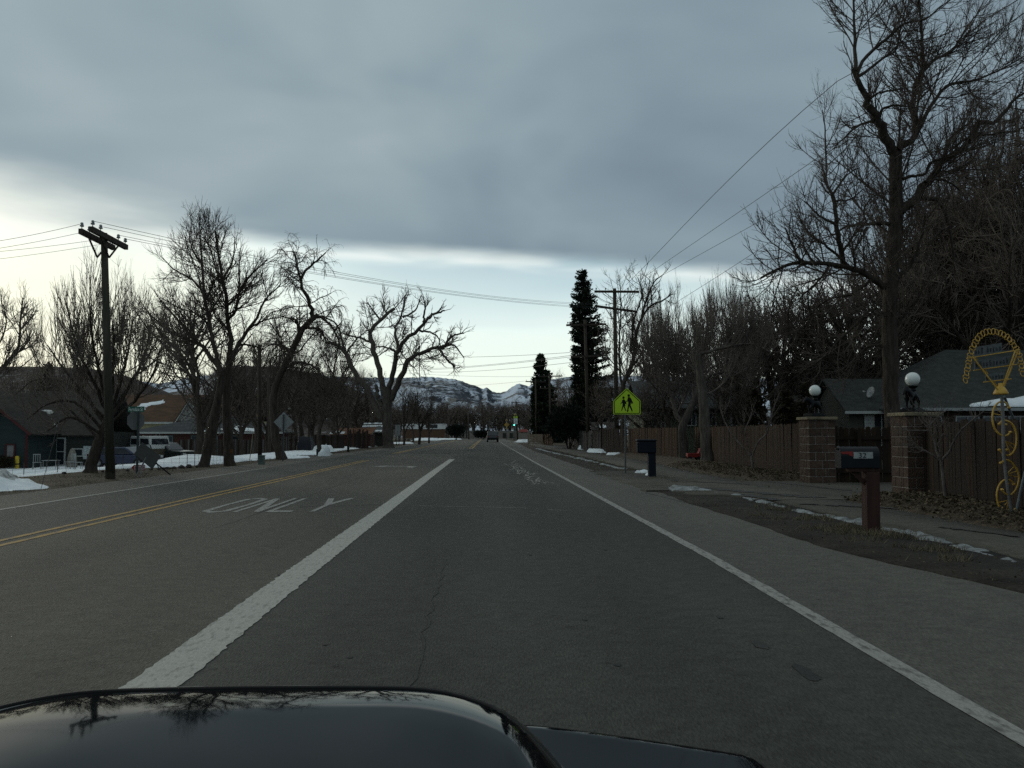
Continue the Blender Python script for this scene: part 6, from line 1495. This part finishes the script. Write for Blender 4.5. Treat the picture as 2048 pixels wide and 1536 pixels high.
# porch wing with white siding
H = thing('house', 'small porch wing with white siding and satellite dish between the pillars', 'house', (19.5, 46, 0))
xa, xb = hx(1700, 44), hx(1800, 44) + .2
for i in range(7):
    b = MB(); s0, s1 = hx(1729, 44), hx(1749, 44); b.box(((s0 + s1) / 2, 43.98 - .012 * (i % 2), 1.08 + .19 * i + .095), (s1 - s0, .05, .183)); b.build('siding_board', M_offw, H, bevel=.006)
gable_body(xa, xb, 44.05, 49.15, 0, 2.45, 4.2, 'x').build('wall', M_dwall, H)
gr = gable_roof(xa, xb, 44, 49.2, 2.55, 4.25, 'x', .35).build('roof', M_roof_g, H)
fascia(H, (xa - .4, 43.60, 2.42), (xb + .2, 43.60, 2.42), M_offw, .14)
wall_window(H, (hx(1763, 44), 43.98, 1.55), (1, 0, 0), (0, -1, 0), 1.05, 1.7, M_offw, 2, 2)
# dish
o = thing('satellite_dish', 'small grey satellite dish on the porch wing roof behind the near pillar', 'satellite dish', at(1744, 797, 44.8))
c = at(1743, 785, 44.6); b = MB(); b.tube([Vector(o.location) - Vector((0, 0, .15)), c + Vector((.03, .03, -.05))], .02, 6); b.tube([c, at(1727, 783, 44.4)], .012, 5); b.build('mount', M_steel, o)
b = MB(); b.lathe((0, 0, 0), [(.30, .07), (.31, .075), (.2, .035), (.1, .01), (.01, 0), (.01, -.012), (.2, .02), (.30, .06)], 18); k = b.build('dish', M_steel, o, local=True, smooth=True); k.location = c - o.location; k.rotation_euler = (math.radians(12), math.radians(-72), 0)
b = MB(); b.box(at(1727, 782.5, 44.4), (.07, .07, .08)); b.build('feed_horn', M_offw, o)
# two storey block behind
H = thing('house', 'dark two storey gabled house behind the porch wing and big cottonwood', 'house', (23.5, 58, 0))
xa, xb = hx(1622, 55), hx(1786, 55)
gable_body(xa, xb, 55, 62, 0, 4.3, 6.5, 'y').build('wall', mat('dark_brown_wall', (.036, .032, .026), rough=.9, var=.15), H)
gable_roof(xa, xb, 55, 62, 4.3, 6.6, 'y', .45).build('roof', M_roof_d, H)
wall_window(H, (hx(1690, 55), 54.99, 3.3), (1, 0, 0), (0, -1, 0), 1.1, 1.0, M_dwall, 2, 1)
H = thing('house', 'dim grey green house wall with pale drainpipe behind the left globe lamp', 'house', (17.5, 50, 0))
xa, xb = hx(1618, 48), hx(1690, 48)
b = MB(); b.box(((xa + xb) / 2, 50, 1.5), (xb - xa, 4, 3.0)); b.build('wall', M_dwall, H)
slb = MB(); slab(slb, [(xa - .3, 47.6, 2.9), (xb + .3, 47.6, 3.1), (xb + .3, 52.3, 3.7), (xa - .3, 52.3, 3.5)], .12); slb.build('roof', M_roof_d, H)
b = MB(); b.tube([(hx(1637, 48), 47.94, 3.0), (hx(1637, 48), 47.94, 2.55), (hx(1640, 48), 47.9, 2.4)], .04, 6); b.build('drainpipe', M_offw, H)
fascia(H, (hx(1636, 48), 47.95, 2.3), (xb, 47.95, 2.3), MATS['dull_white_trim'], .12, .04)
# pale green house
H = thing('house', 'pale green house with white windows behind the brown fence and pollarded trees', 'house', (14.5, 60, 0))
gY = 58; xa, xb = hx(1288, gY), hx(1508, gY)
b = MB(); b.box(((xa + xb) / 2, gY + 3, 1.55), (xb - xa, 6, 3.1)); b.build('wall', M_pgreen, H)
gable_roof(xa, xb, gY, gY + 6, 3.15, 5.0, 'x', .4).build('roof', M_roof_s, H)
fascia(H, (xa - .4, gY - .42, 3.0), (xb + .4, gY - .42, 3.0), M_dwall, .14)
for px_, wd, c_, rw in ((1306, .42, 2, 2), (1326, .24, 1, 2), (1383, .62, 2, 1), (1424, .55, 2, 1), (1474, .75, 1, 1)):
    wall_window(H, (hx(px_, gY), gY - .01, 2.3 if rw == 1 else 2.1), (1, 0, 0), (0, -1, 0), wd, .85 if rw == 1 else 1.2, M_offw, c_, rw, fr=.09)
# snow on something low behind the old fence
o = thing('shed', 'low shed roof with a white snow patch behind the old fence', 'shed', (hx(1205, 76), 76, 0))
b = MB(); b.box((hx(1207, 77), 77, .8), (2.2, 2, 1.6)); b.build('wall', M_dwall, o)
b = MB(); xq = hx(1207, 77); slab(b, [(xq - 1.2, 75.8, 1.55), (xq + 1.2, 75.8, 1.55), (xq + 1.2, 78.2, 2.3), (xq - 1.2, 78.2, 2.3)], .1); r = b.build('roof', M_roof_d, o)
roof_snow(r, [(xq - 1.2, 75.8, 1.66), (xq + 1.2, 75.8, 1.66), (xq + 1.2, 78.2, 2.41), (xq - 1.2, 78.2, 2.41)], lambda u_, v_: .16 - math.hypot(u_ - .45, (v_ - .45) * .8), n=14)

# teal house on the left
zg = gz(-30, 56)
H = thing('house', 'dark teal house with maroon trimmed gable at the left edge', 'house', (-31, 59, zg))
tY = 56; xa, xb = hx(-47, tY), hx(56, tY); xm = (xa + xb) / 2; ze = 1.5; zr = 2.75
gable_body(xa, xb, tY, 60, zg - .1, ze, zr, 'y').build('wall', M_teal, H)
gable_roof(xa, xb, tY, 62, ze, zr + .06, 'y', .35, .12).build('roof', M_roof_d, H)
for s_, xe in ((-1, xa), (1, xb)):
    d = .35; beam('rake_board', (xe + s_ * d, tY - .37, ze - d * (zr - ze) / (xm - xa) + .02), (xm, tY - .37, zr + .08), .05, .17, M_trim_red, H)
beam('corner_board', (xb - .06, tY - .02, zg), (xb - .06, tY - .02, ze - .05), .06, .16, M_trim_red, H)
f = wall_window(H, (hx(22, tY), tY - .01, (at(22, 902, tY).z)), (1, 0, 0), (0, -1, 0), .55, .82, M_trim_red, 1, 1, .10, glass=mat('curtained_pane', (.17, .17, .16), rough=.4, var=.15, scale=3))
xc = hx(192, 60)
b = MB(); b.box(((xb + xc) / 2 - .9, 63, (1.45 + zg) / 2), (xc - xb + 2.2, 6.4, 1.45 - zg)); b.build('wing_wall', M_dgreen, H)
gr = gable_roof(xa - 3, xc, 59.9, 66.2, 1.5, 4.35, 'x', .4, .12).build('roof', M_roof_d, H)
fc = [(xa - 3.4, 59.5, 1.32 + .05), (xc + .4, 59.5, 1.37), (xc + .4, 63.05, 4.47), (xa - 3.4, 63.05, 4.47)]
ua = lambda u_: fc[0][0] + (fc[1][0] - fc[0][0]) * u_
roof_snow(gr, fc, lambda u_, v_: .022 - abs((ua(u_) - (hx(104, 60) - v_ * 2.1 * 1.0)) * .12) - (0 if .08 < v_ < .52 else 1), n=60, m=M_dsnow)
# white storm door and small things on the wall
dY = 59.75; zl = at(122, 931, dY).z
o_ = Vector((hx(122, dY), dY, zl + .95)); f = wall_window(H, o_, (1, 0, 0), (0, -1, 0), .62, 1.85, M_offw, 1, 2, .10, nm='door')
wall_window(H, (hx(158, dY), dY, at(158, 905, dY).z), (1, 0, 0), (0, -1, 0), .62, .5, M_offw, 1, 1, .08)
wall_window(H, (hx(88, dY), dY, at(88, 903, dY).z), (1, 0, 0), (0, -1, 0), .7, .55, M_dgreen, 1, 1, .07)
beam('window_sill', (hx(78, dY), dY - .08, at(80, 910, dY).z), (hx(104, dY), dY - .08, at(104, 910, dY).z), .08, .05, M_offw, H)
b = MB(); b.box((hx(176, dY), dY - .06, at(186, 905, dY).z), (.5, .08, .9)); b.build('white_panel', mat('pale_blue_panel', (.33, .38, .38), rough=.7, var=.3, scale=6), H)
# brick house with the slate roof
zg = gz(-28, 86)
H = thing('house', 'single storey dark brick house with pale grey hipped roof behind the board fence', 'house', (-28, 90, zg))
bY = 86; xa, xb = hx(268, bY), hx(560, bY)
b = MB(); b.box(((xa + xb) / 2, bY + 4, (1.45 + zg) / 2), (xb - xa, 8, 1.45 - zg)); b.build('wall', M_brickw, H)
r = hip_roof(xa, xb, bY, bY + 8, 1.5, 3.2, .5, hip=6.0).build('roof', M_roof_s, H)
fascia(H, (xa - .5, bY - .53, 1.42), (xb + .5, bY - .53, 1.42), M_offw, .17)
fc = [(xa - .5, bY - .5, 1.5), (xb + .5, bY - .5, 1.5), (xb - 6, bY + 4, 3.2), (xa + 6, bY + 4, 3.2)]
roof_snow(r, fc, lambda u_, v_: max(.10 - abs(u_ - .76) * .75 - abs(v_ - .14) * .55, .03 - abs(u_ - .50) * .5 - abs(v_ - .09) * .6), n=50, off=.05)
for px_, wd in ((338, .75), (392, .85), (428, .7), (470, .8)): wall_window(H, (hx(px_, bY), bY - .01, .55), (1, 0, 0), (0, -1, 0), wd, 1.1, mat('blue_grey_trim', (.10, .13, .13), rough=.7), 1, 2, .10)
for px_ in (322, 315): beam('porch_post', (hx(px_, bY), bY - .3, zg), (hx(px_, bY), bY - .3, 1.35), .1, .1, mat('dull_trim', (.09, .095, .09), rough=.7), H)
# cream house with the brown roof
zg = gz(-40, 105)
H = thing('house', 'cream walled house with big brown roof and pointed shingled gable', 'house', (-38, 110, zg))
cY = 105; xa, xb = hx(225, cY), hx(505, cY)
b = MB(); b.box(((xa + xb) / 2, cY + 5, (2.9 + zg) / 2), (xb - xa, 10, 2.9 - zg)); b.build('wall', M_yelw, H)
r = gable_roof(xa, xb, cY, cY + 10, 2.95, 6.2, 'x', .5, .15).build('roof', M_roof_b, H)
fascia(H, (xa - .5, cY - .54, 2.66), (xb + .5, cY - .54, 2.66), M_offw, .24)
fc = [(xa - .5, cY - .5, 2.78), (xb + .5, cY - .5, 2.78), (xb + .5, cY + 5, 6.36), (xa - .5, cY + 5, 6.36)]
def sn2(u_, v_):
    x = fc[0][0] + (fc[1][0] - fc[0][0]) * u_; pxx = 967 + x / 107 * F
    return min(.30 + (pxx - 255) / 70 * .42 - v_ + .10, v_ - (.22 + (pxx - 250) / 80 * .46), (330 - pxx) / 90, (pxx - 248) / 40)
roof_snow(r, fc, sn2, n=60, off=.06)
gx0, gx1 = hx(352, 103), hx(402, 103); gm = (gx0 + gx1) / 2
b = MB(); b.prism([(gx0, 103.2, 2.9), (gx1, 103.2, 2.9), (gm, 103.2, 5.35)], (0, 5, 0)); b.build('gable', mat('fish_scale_shingles', (.10, .095, .085), col2=(.30, .30, .28), rough=.9, scale=5, thr=(.45, .60)), H)
for s_, xe in ((-1, gx0), (1, gx1)):
    beam('rake_board', (xe + s_ * .25, 103.1, 2.7), (gm, 103.1, 5.55), .08, .24, M_offw, H)
b = MB(); slab(b, [(gx0 - .3, 103, 2.6), (gx0 - .3, 108, 2.6), (gm, 108, 5.5), (gm, 103, 5.5)], .12); slab(b, [(gx1 + .3, 103, 2.6), (gm + .003, 103, 5.5), (gm + .003, 108, 5.5), (gx1 + .3, 108, 2.6)], .12); b.build('gable_roof', M_roof_b, H)
# sheds and roofs between fence and cottonwood
H = thing('shed', 'low shed with a rust coloured roof left of the massive cottonwood', 'shed', (hx(695, 88), 88, 0))
xa, xb = hx(664, 88), hx(740, 88)
b = MB(); b.box(((xa + xb) / 2, 90, .6), (xb - xa, 4, 1.5)); b.build('wall', M_brickw, H)
slb = MB(); slab(slb, [(xa - .2, 87.7, 1.2), (xb + .2, 87.7, 1.25), (xb + .2, 92, 1.95), (xa - .2, 92, 1.85)], .08); r = slb.build('roof', M_roof_o, H)
roof_snow(r, [(xa - .2, 87.7, 1.28), (xb + .2, 87.7, 1.33), (xb + .2, 92, 2.03), (xa - .2, 92, 1.93)], lambda u_, v_: min(.34 - u_, .45 - v_ - u_ * .4, v_ - .02) * 2, n=22)
H = thing('shed', 'grey roofed lean to with snow lines just left of the massive cottonwood trunk', 'shed', (hx(745, 93), 93, 0))
xa, xb = hx(722, 93), hx(768, 93)
b = MB(); b.box(((xa + xb) / 2, 95, .6), (xb - xa, 3.5, 1.5)); b.build('wall', M_dwall, H)
slb = MB(); slab(slb, [(xa - .2, 92.9, 1.35), (xb + .2, 92.9, 1.4), (xb + .2, 97, 2.6), (xa - .2, 97, 2.5)], .08); r = slb.build('roof', M_roof_s, H)
roof_snow(r, [(xa - .2, 92.9, 1.43), (xb + .2, 92.9, 1.48), (xb + .2, 97, 2.68), (xa - .2, 97, 2.58)], lambda u_, v_: max(.06 - abs(v_ - .14), .05 - abs(v_ - .62), .04 - abs(v_ - .88)) * 2, n=22)
# dark tarpaulin heap
xa, xb = hx(597, 66), hx(627, 66)
o = thing('tarpaulin_heap', 'dark tarpaulin draped over a stack behind the slat fence', 'tarpaulin', ((xa + xb) / 2, 66, gz((xa + xb) / 2, 66)))
bm_ = MB(); n_ = 12; V = []; Q = []
for j in range(n_ + 1):
    for i in range(n_ + 1):
        u_, v_ = i / n_ * 2 - 1, j / n_ * 2 - 1; e = max(abs(u_), abs(v_)); h = (1.18 + .06 * fbm(u_ * 2, v_ * 2, 1)) * (1 - sstep(.72, 1.0, e)) - .1
        V.append((u_ * (xb - xa) / 2 + .05 * fbm(u_ * 5, v_ * 5, 2), v_ * .9, h + .0))
for j in range(n_):
    for i in range(n_): Q.append((j * (n_ + 1) + i, j * (n_ + 1) + i + 1, (j + 1) * (n_ + 1) + i + 1, (j + 1) * (n_ + 1) + i))
link_mesh('sheet', np_mesh('sheet', V, Q, smooth=True), M_tarp, o)
o = thing('snow_heap', 'rounded snow covered heap standing by the brown fence on the left roadside', 'snow heap', (hx(649, 51), 51, 0))
V, Q = [], []; n_ = 20
for j in range(n_ + 1):
    for i in range(n_ + 1):
        u_, v_ = i / n_ * 2 - 1, j / n_ * 2 - 1; d = math.hypot(u_, v_); V.append((u_ * .36, v_ * .5, (.56 + .22 * u_ + .22 * fbm(u_ * 1.6, v_ * 1.6, 3)) * math.sqrt(max(0, 1 - min(1, d) ** 2.6)) + .10 * fbm(u_ * 3, v_ * 3, 4) - .05 - .2 * max(0, d - 1)))
for j in range(n_):
    for i in range(n_): Q.append((j * (n_ + 1) + i, j * (n_ + 1) + i + 1, (j + 1) * (n_ + 1) + i + 1, (j + 1) * (n_ + 1) + i))
link_mesh('snow_crust', np_mesh('snow_crust', V, Q, smooth=True), M_snow, o)
# building with white band, tan wall, red roof at the end of the road
bY = 242
H = thing('building', 'tan brick building with white band at the far left end of the road', 'building', (hx(850, bY), bY, 0))
xa, xb = hx(805, bY), hx(890, bY)
b = MB(); b.box(((xa + xb) / 2, bY + 5, 1.35), (xb - xa, 10, 2.7)); b.build('wall', M_tbrick, H)
b = MB(); b.box(((xa + xb) / 2, bY + 5, 3.45), (xb - xa + .3, 10.3, 1.5)); b.build('fascia_band', M_white, H)
b = MB(); p, q = hx(852, bY), hx(875, bY); b.box(((p + q) / 2, bY - .17, 3.45), (q - p, .06, .95)); b.build('window', M_glass, H)
o = thing('retaining_wall', 'long pale wall across the end of the road', 'wall', (hx(1020, 248), 248, 0))
b = MB(); p, q = hx(935, 248), hx(1062, 248); b.box(((p + q) / 2, 248.2, .9), (q - p, .5, 2.4)); b.build('wall_body', M_tan, o); b = MB(); b.box(((p + q) / 2, 248.2, 2.16), (q - p + .2, .7, .12)); b.build('coping', mat('pale_coping', (.30, .30, .28), rough=.9), o)
for px_ in (1009, 1022.5):
    b = MB(); b.box((hx(px_, 248), 247.93, .85), (1.0, .06, 1.5)); b.build('dark_opening', M_dgreen, o)
o = thing('kiosk', 'tiny red roofed building beyond the end of the road on the right', 'building', (hx(1047, 244), 244, 0))
b = MB(); b.box((hx(1047, 244), 245, .9), (2.2, 2, 1.9)); b.build('wall', M_tan, o); b = MB(); c = hx(1047, 244); slab(b, [(c - 1.3, 243.8, 1.8), (c + 1.3, 243.8, 1.8), (c + 1.1, 245, 2.6), (c - 1.1, 245, 2.6)], .1); b.build('roof', mat('red_roof', (.16, .035, .03), rough=.8), o)

# ================================================================ vehicles
def wheel(parent, x, y, r, w_):
    b = MB(); b.lathe((0, 0, 0), [(r * .55, -w_ / 2), (r * .95, -w_ / 2), (r, -w_ * .3), (r, w_ * .3), (r * .95, w_ / 2), (r * .55, w_ / 2)], 18); k = b.build('wheel', M_rub, parent, local=True); k.location = (x, y, r); k.rotation_euler = (math.pi / 2, 0, 0)
    b = MB(); b.lathe((0, 0, 0), [(.04, -w_ * .52), (r * .56, -w_ * .50), (r * .56, w_ * .50), (.04, w_ * .52)], 14); b.build('rim', M_steel, k, local=True)
def vehicle(name, label, cat, loc, rz, L, W, lower, upper, paint_, lights=True, upaint=None, sill=.06):
    """side outlines (x forward, z): lower body and cabin; windows, wheels, lamps"""
    o = thing(name, label, cat, loc, None, rz)
    b = MB(); b.prism([(x, -W / 2, z) for x, z in lower], (0, W, 0)); b.build('body', paint_, o, local=True, bevel=.05)
    b = MB(); b.prism([(x, -W / 2 + .07, z) for x, z in upper], (0, W - .14, 0)); b.build('cabin', upaint or paint_, o, local=True, bevel=.07)
    xs_ = [p[0] for p in upper]; zs_ = [p[1] for p in upper]; z0, z1 = min(zs_) + sill, max(zs_) - (.09 if sill < .1 else .2)
    def xat(z, side):
        pts = sorted(upper); best = min(xs_) if side < 0 else max(xs_)
        lo = [p for p in upper if p[1] == min(zs_)]; hi = [p for p in upper if p[1] == max(zs_)]
        a = (min if side < 0 else max)(p[0] for p in lo); c = (min if side < 0 else max)(p[0] for p in hi); t = (z - min(zs_)) / (max(zs_) - min(zs_)); return a + (c - a) * t
    for s_ in (-1, 1):
        y = s_ * (W / 2 - .066); xa0, xa1, xb0, xb1 = xat(z0, -1) + .14, xat(z1, -1) + .14, xat(z0, 1) - .14, xat(z1, 1) - .14; m0, m1 = (xa0 + xb0) / 2, (xa1 + xb1) / 2
        for (p0, p1, q0, q1) in ((xa0, xa1, m0 - .05, m1 - .05), (m0 + .05, m1 + .05, xb0, xb1)):
            b = MB(); b.prism([(p0, y, z0), (q0, y, z0), (q1, y, z1), (p1, y, z1)], (0, .008 * s_, 0)); b.build('side_window', M_glass, o, local=True)
    for side, nm in ((-1, 'rear_window'), (1, 'windscreen')):
        p, q = Vector((xat(z0, side) + side * .006, 0, z0)), Vector((xat(z1, side) + side * .006, 0, z1)); hw = W / 2 - .18
        b = MB(); b.prism([(p.x, -hw, p.z), (p.x, hw, p.z), (q.x, hw * .92, q.z), (q.x, -hw * .92, q.z)], (side * .008, 0, 0)); b.build(nm, M_glass, o, local=True)
    lx0, lx1 = min(p[0] for p in lower), max(p[0] for p in lower)
    for x in (lx0 + L * .19, lx1 - L * .19):
        for s_ in (-1, 1): wheel(o, x, s_ * (W / 2 - .10), .34, .22)
    for s_ in (-1, 1):
        b = MB(); b.box((lx0 - .012, s_ * (W / 2 - .2), .85), (.03, .22, .16)); b.build('tail_light', mat('tail_lamp', (.16, .012, .012), rough=.3), o, local=True)
        b = MB(); b.box((lx1 + .012, s_ * (W / 2 - .25), .75), (.03, .3, .15)); b.build('headlight', mat('head_lamp', (.40, .42, .42), rough=.2), o, local=True)
    for x in (lx0 - .04, lx1 + .04):
        b = MB(); b.box((x, 0, .48), (.12, W * .98, .16)); b.build('bumper', M_black, o, local=True, bevel=.02)
    return o
SUVL = [(-2.2, .35), (2.2, .35), (2.25, .75), (2.1, .95), (1.0, 1.02), (-2.2, 1.02), (-2.27, .7)]; SUVU = [(-2.15, 1.0), (1.0, 1.0), (.25, 1.68), (-1.95, 1.68)]
Yv = 138; vehicle('suv', 'dark car far ahead in our lane near the end of the road', 'car', (hx(985, Yv), Yv, 0), math.radians(91), 4.5, 1.85, SUVL, SUVU, car_paint('dark_grey_car_paint', (.018, .019, .021)))
xq = hx(318, 77); zq = gz(xq, 77)
vehicle('suv', 'dark muddy car parked before the brick house, right of the camper topped pickup', 'car', (hx(334, 66), 66, gz(hx(334, 66), 66)), math.radians(-22), 4.2, 1.8, SUVL, [(-1.9, 1.0), (1.0, 1.0), (.3, 1.58), (-1.6, 1.58)], car_paint('dark_green_car_paint', (.016, .021, .019)))
b = MB()
PUL = [(-2.6, .4), (2.6, .4), (2.65, .8), (2.5, 1.0), (1.35, 1.1), (-2.6, 1.1), (-2.66, .7)]
o = vehicle('pickup_truck', 'pickup truck with white camper shell parked behind the tipped grey sign', 'pickup truck', (hx(276, 66), 66, gz(hx(276, 66), 66) + .05), math.radians(150), 5.2, 1.9, PUL, [(-2.6, 1.08), (-.2, 1.08), (-.25, 2.05), (-2.35, 2.05)], car_paint('tan_car_paint', (.09, .075, .05)), upaint=M_white, sill=.34)
b = MB(); b.prism([(-.05, -.80, 1.09), (1.3, -.80, 1.09), (.75, -.80, 1.68), (0, -.80, 1.68)], (0, 1.6, 0)); b.build('cab', MATS['tan_car_paint'], o, local=True, bevel=.06)
b = MB(); b.prism([(.12, -.806, 1.15), (1.08, -.806, 1.15), (.70, -.806, 1.6), (.12, -.806, 1.6)], (0, 1.612, 0)); b.build('cab_window', M_glass, o, local=True)
vehicle('sedan', 'blue car parked on snow behind the left utility pole', 'car', (hx(252, 58), 58, gz(hx(252, 58), 58)), math.radians(-8), 4.4, 1.75, [(-2.2, .3), (2.2, .3), (2.22, .65), (2.0, .85), (-2.15, .92), (-2.22, .6)], [(-1.7, .88), (1.1, .88), (.4, 1.38), (-1.1, 1.38)], car_paint('blue_car_paint', (.012, .020, .050)))
# garden furniture on the snow
def chair(label, px, Y, rz):
    x = hx(px, Y); o = thing('garden_chair', label, 'chair', (x, Y, gz(x, Y) + .06), 'garden chairs in the snowy yard', rz)
    m = mat('pale_chair_metal', (.24, .25, .245), rough=.6)
    for sx_ in (-.22, .22):
        for sy_ in (-.2, .2): b = MB(); b.tube([(sx_, sy_, 0), (sx_ * .9, sy_ * .9, .42)], .018, 6); b.build('leg', m, o, local=True)
    b = MB(); b.box((0, 0, .43), (.46, .44, .03)); b.build('seat', m, o, local=True)
    b = MB(); 
    for k in range(4): b.box((-.18 + .12 * k, .21, .68), (.035, .02, .5))
    b.box((0, .21, .92), (.42, .025, .05)); b.build('backrest', m, o, local=True)
chair('leftmost pale garden chair in the snow before the teal house', 76, 54, .6); chair('pale garden chair in the snow left of the wrapped bundle', 143, 55, -.4); chair('pale garden chair by the small pale table in the snow', 158, 54, 2.2)
x = hx(104, 54); o = thing('garden_table', 'small pale garden table standing in the snow', 'table', (x, 54, gz(x, 54) + .06))
b = MB(); b.box((0, 0, .55), (.9, .55, .03)); b.build('table_top', MATS['pale_chair_metal'], o, local=True)
for sx_ in (-.38, .38):
    for sy_ in (-.2, .2): b = MB(); b.tube([(sx_, sy_, 0), (sx_, sy_, .54)], .016, 5); b.build('leg', MATS['pale_chair_metal'], o, local=True)
x = hx(146, 57); b = MB(); b.lathe((x, 57, gz(x, 57)), [(.30, 0), (.33, .2), (.28, .7), (.22, 1.0), (.12, 1.25), (.03, 1.32)], 9); o = b.build('wrapped_bundle', mat('pale_cloth', (.20, .19, .16), rough=.95, var=.3, scale=5, bump=.8), smooth=True); tag(o, 'upright pale wrapped bundle beside the white storm door', 'bundle')
# fire orange blaze on the tree
# ================================================================ leaves, grass, stones
rngl = np.random.default_rng(4)
def scatter_leaves(name, label, pts, size, m, up=.35):
    n = len(pts); D = unit(rngl.normal(size=(n, 3)) * np.array([1, 1, up])); s_ = unit(np.cross(D, rngl.normal(size=(n, 3)))); L = (size * rngl.uniform(.6, 1.3, n))[:, None]
    V = np.stack([pts, pts + D * L * .5 + s_ * L * .33, pts + D * L, pts + D * L * .5 - s_ * L * .33], 1).reshape(-1, 3); i = np.arange(n) * 4
    TRI[0] += 2 * n
    o = link_mesh(name, np_mesh(name, V, np.stack([i, i + 1, i + 2, i + 3], 1)), m); tag(o, label, kind='stuff'); return o
M_leaf = mat('dead_leaves', (.040, .031, .019), col2=(.125, .100, .060), rough=.9, scale=9, var=.3, thr=(.40, .62))
def bedz(x, y):
    near = sstep(6.75, 7.5, x + .25 * fbm(y * .7, 1)) * sstep(17.0, 16.2, y) * sstep(5, 8, y)
    far = sstep(7.3, 8.3, x + .35 * fbm(y * .5, 7)) * sstep(23, 23.8, y) * sstep(62, 50, y)
    return max(near, far) * .17
blanket('leaf_bed', axis([(6.4, 9.6, .12)]), axis([(5, 17.4, .15), (17.4, 62, .3)]), lambda x, y: bedz(x, y) - .035 + .05 * fbm(x * 2.2, y * 2.2, 4) * (bedz(x, y) > .03) + .03 * fbm(x * 7, y * 7, 1, 2) * (bedz(x, y) > .05), mat('leafy_soil', (.034, .027, .019), col2=(.075, .056, .034), rough=.95, scale=8, fine=.5, fscale=45, bump=.9, bscale=30))
P = []
for _ in range(38000):
    y = 6.5 + 28 * rngl.random() ** 1.4; x = rngl.uniform(6.6, 9.2)
    h = bedz(x, y)
    if h < .05 and rngl.random() > .06: continue
    P.append((x, y, h + .0 + .05 * fbm(x * 2.2, y * 2.2, 4) + .015 * rngl.random()))
scatter_leaves('fallen_leaves', 'brown fallen leaves heaped along the foot of the right fences', np.array(P), .055, M_leaf)
M_dry = mat('dry_grass', (.075, .062, .038), col2=(.17, .145, .09), rough=.9, scale=3, var=.3)
def grass(name, label, xy, h, m):
    n = len(xy); B = np.array([(x, y, gz(x, y) - .01) for x, y in xy]); a = rngl.uniform(0, 6.28, n); hh = h * rngl.uniform(.4, 1.3, n)
    s_ = np.stack([np.cos(a), np.sin(a), 0 * a], 1) * .006; le = rngl.normal(size=(n, 3)) * np.array([.6, .6, 0]); tipv = B + (np.array([0, 0, 1]) + le) * hh[:, None]
    V = np.stack([B - s_, B + s_, tipv], 1).reshape(-1, 3); i = np.arange(n) * 3; TRI[0] += n
    o = link_mesh(name, np_mesh(name, V, None, tris=np.stack([i, i + 1, i + 2], 1)), m); tag(o, label, kind='stuff'); return o
xy = []
for _ in range(9000):
    y = rngl.uniform(8.0, 15.5); x = 4.9 + rngl.normal() * .30
    d = fbm(x * 1.5, y * 1.2, 3) + .55 * math.exp(-(((x - 5.0) / .5) ** 2 + ((y - 11.0) / 1.3) ** 2)) * 1.6
    if d > .34: xy.append((x, y))
for _ in range(9000):
    y = rngl.uniform(22, 70); x = 4.55 + .9 * rngl.random() + .02 * (y - 22) * .3
    if fbm(x * 1.2, y * .8, 9) > .05: xy.append((x, y))
grass('dry_grass', 'short dry grass along the right verge and round the mailbox post', xy, .10, M_dry)
xy = []
for _ in range(14000):
    y = rngl.uniform(18, 70); x = rngl.uniform(-13.8, -10.0)
    if fbm(x * 1.0, y * .7, 6) > .08 and not (y < 23.5 and x < -10.9): xy.append((x, y))
grass('dry_grass', 'short dry grass on the left verge below the utility pole', xy, .09, M_dry)
P = []
for _ in range(4500):
    y = 6 + 50 * rngl.random() ** 1.5; x = rngl.uniform(3.85, 5.4)
    if x < edge_r(y) + .1: continue
    P.append((x, y, gz(x, y) + .01))
scatter_leaves('verge_litter', 'bits of bark and leaf litter on the right verge', np.array(P), .03, M_leaf, 1.0)
rg = random.Random(9); M_stone = mat('border_stone', (.06, .055, .048), rough=.95, var=.4, scale=6, bump=.6)
st0 = None
def stone(x, y, s_, g='border stones along the snowy yard', lab='rough grey brown stone bordering the snowy yard'):
    b = bmesh.new(); bmesh.ops.create_icosphere(b, subdivisions=2, radius=1)
    for v_ in b.verts: v_.co *= 1 + .35 * fbm(v_.co.x * 1.3 + x, v_.co.y * 1.3 + y, v_.co.z * 1.3)
    me = bpy.data.meshes.new('stone'); b.to_mesh(me); b.free(); o = link_mesh('stone', me, M_stone); o.location = (x, y, gz(x, y) + s_ * .22); o.scale = (s_, s_ * .8, s_ * .55); o.rotation_euler = (0, 0, rg.uniform(0, 6)); tag(o, lab, 'stone', g)
for px_, py_, s_ in [(172, 948, .16), (255, 945, .13), (318, 942, .13), (334, 941, .16), (348, 940, .15), (363, 939, .20), (378, 938, .24), (395, 937.5, .15), (326, 941, .10), (341, 940.5, .11), (302, 943, .10), (205, 947, .10), (128, 950, .12), (228, 946, .09)]:
    p = gnd(px_, py_, -.06); stone(p.x, p.y, s_ * .65)
p = gnd(22, 968)
# orange survey mark on the upright ash tree trunk
b = MB(); c = at(463, 903, 35.25); b.box(c, (.10, .02, .16)); 
mk = b.build('paint_mark', mat('orange_mark', (.12, .055, .015), rough=.9, var=.3), [q for q in bpy.data.objects if q.get('label', '').startswith('upright roadside tree')][0])
print('tree triangles', TRI[0], 'objects', len(bpy.data.objects))
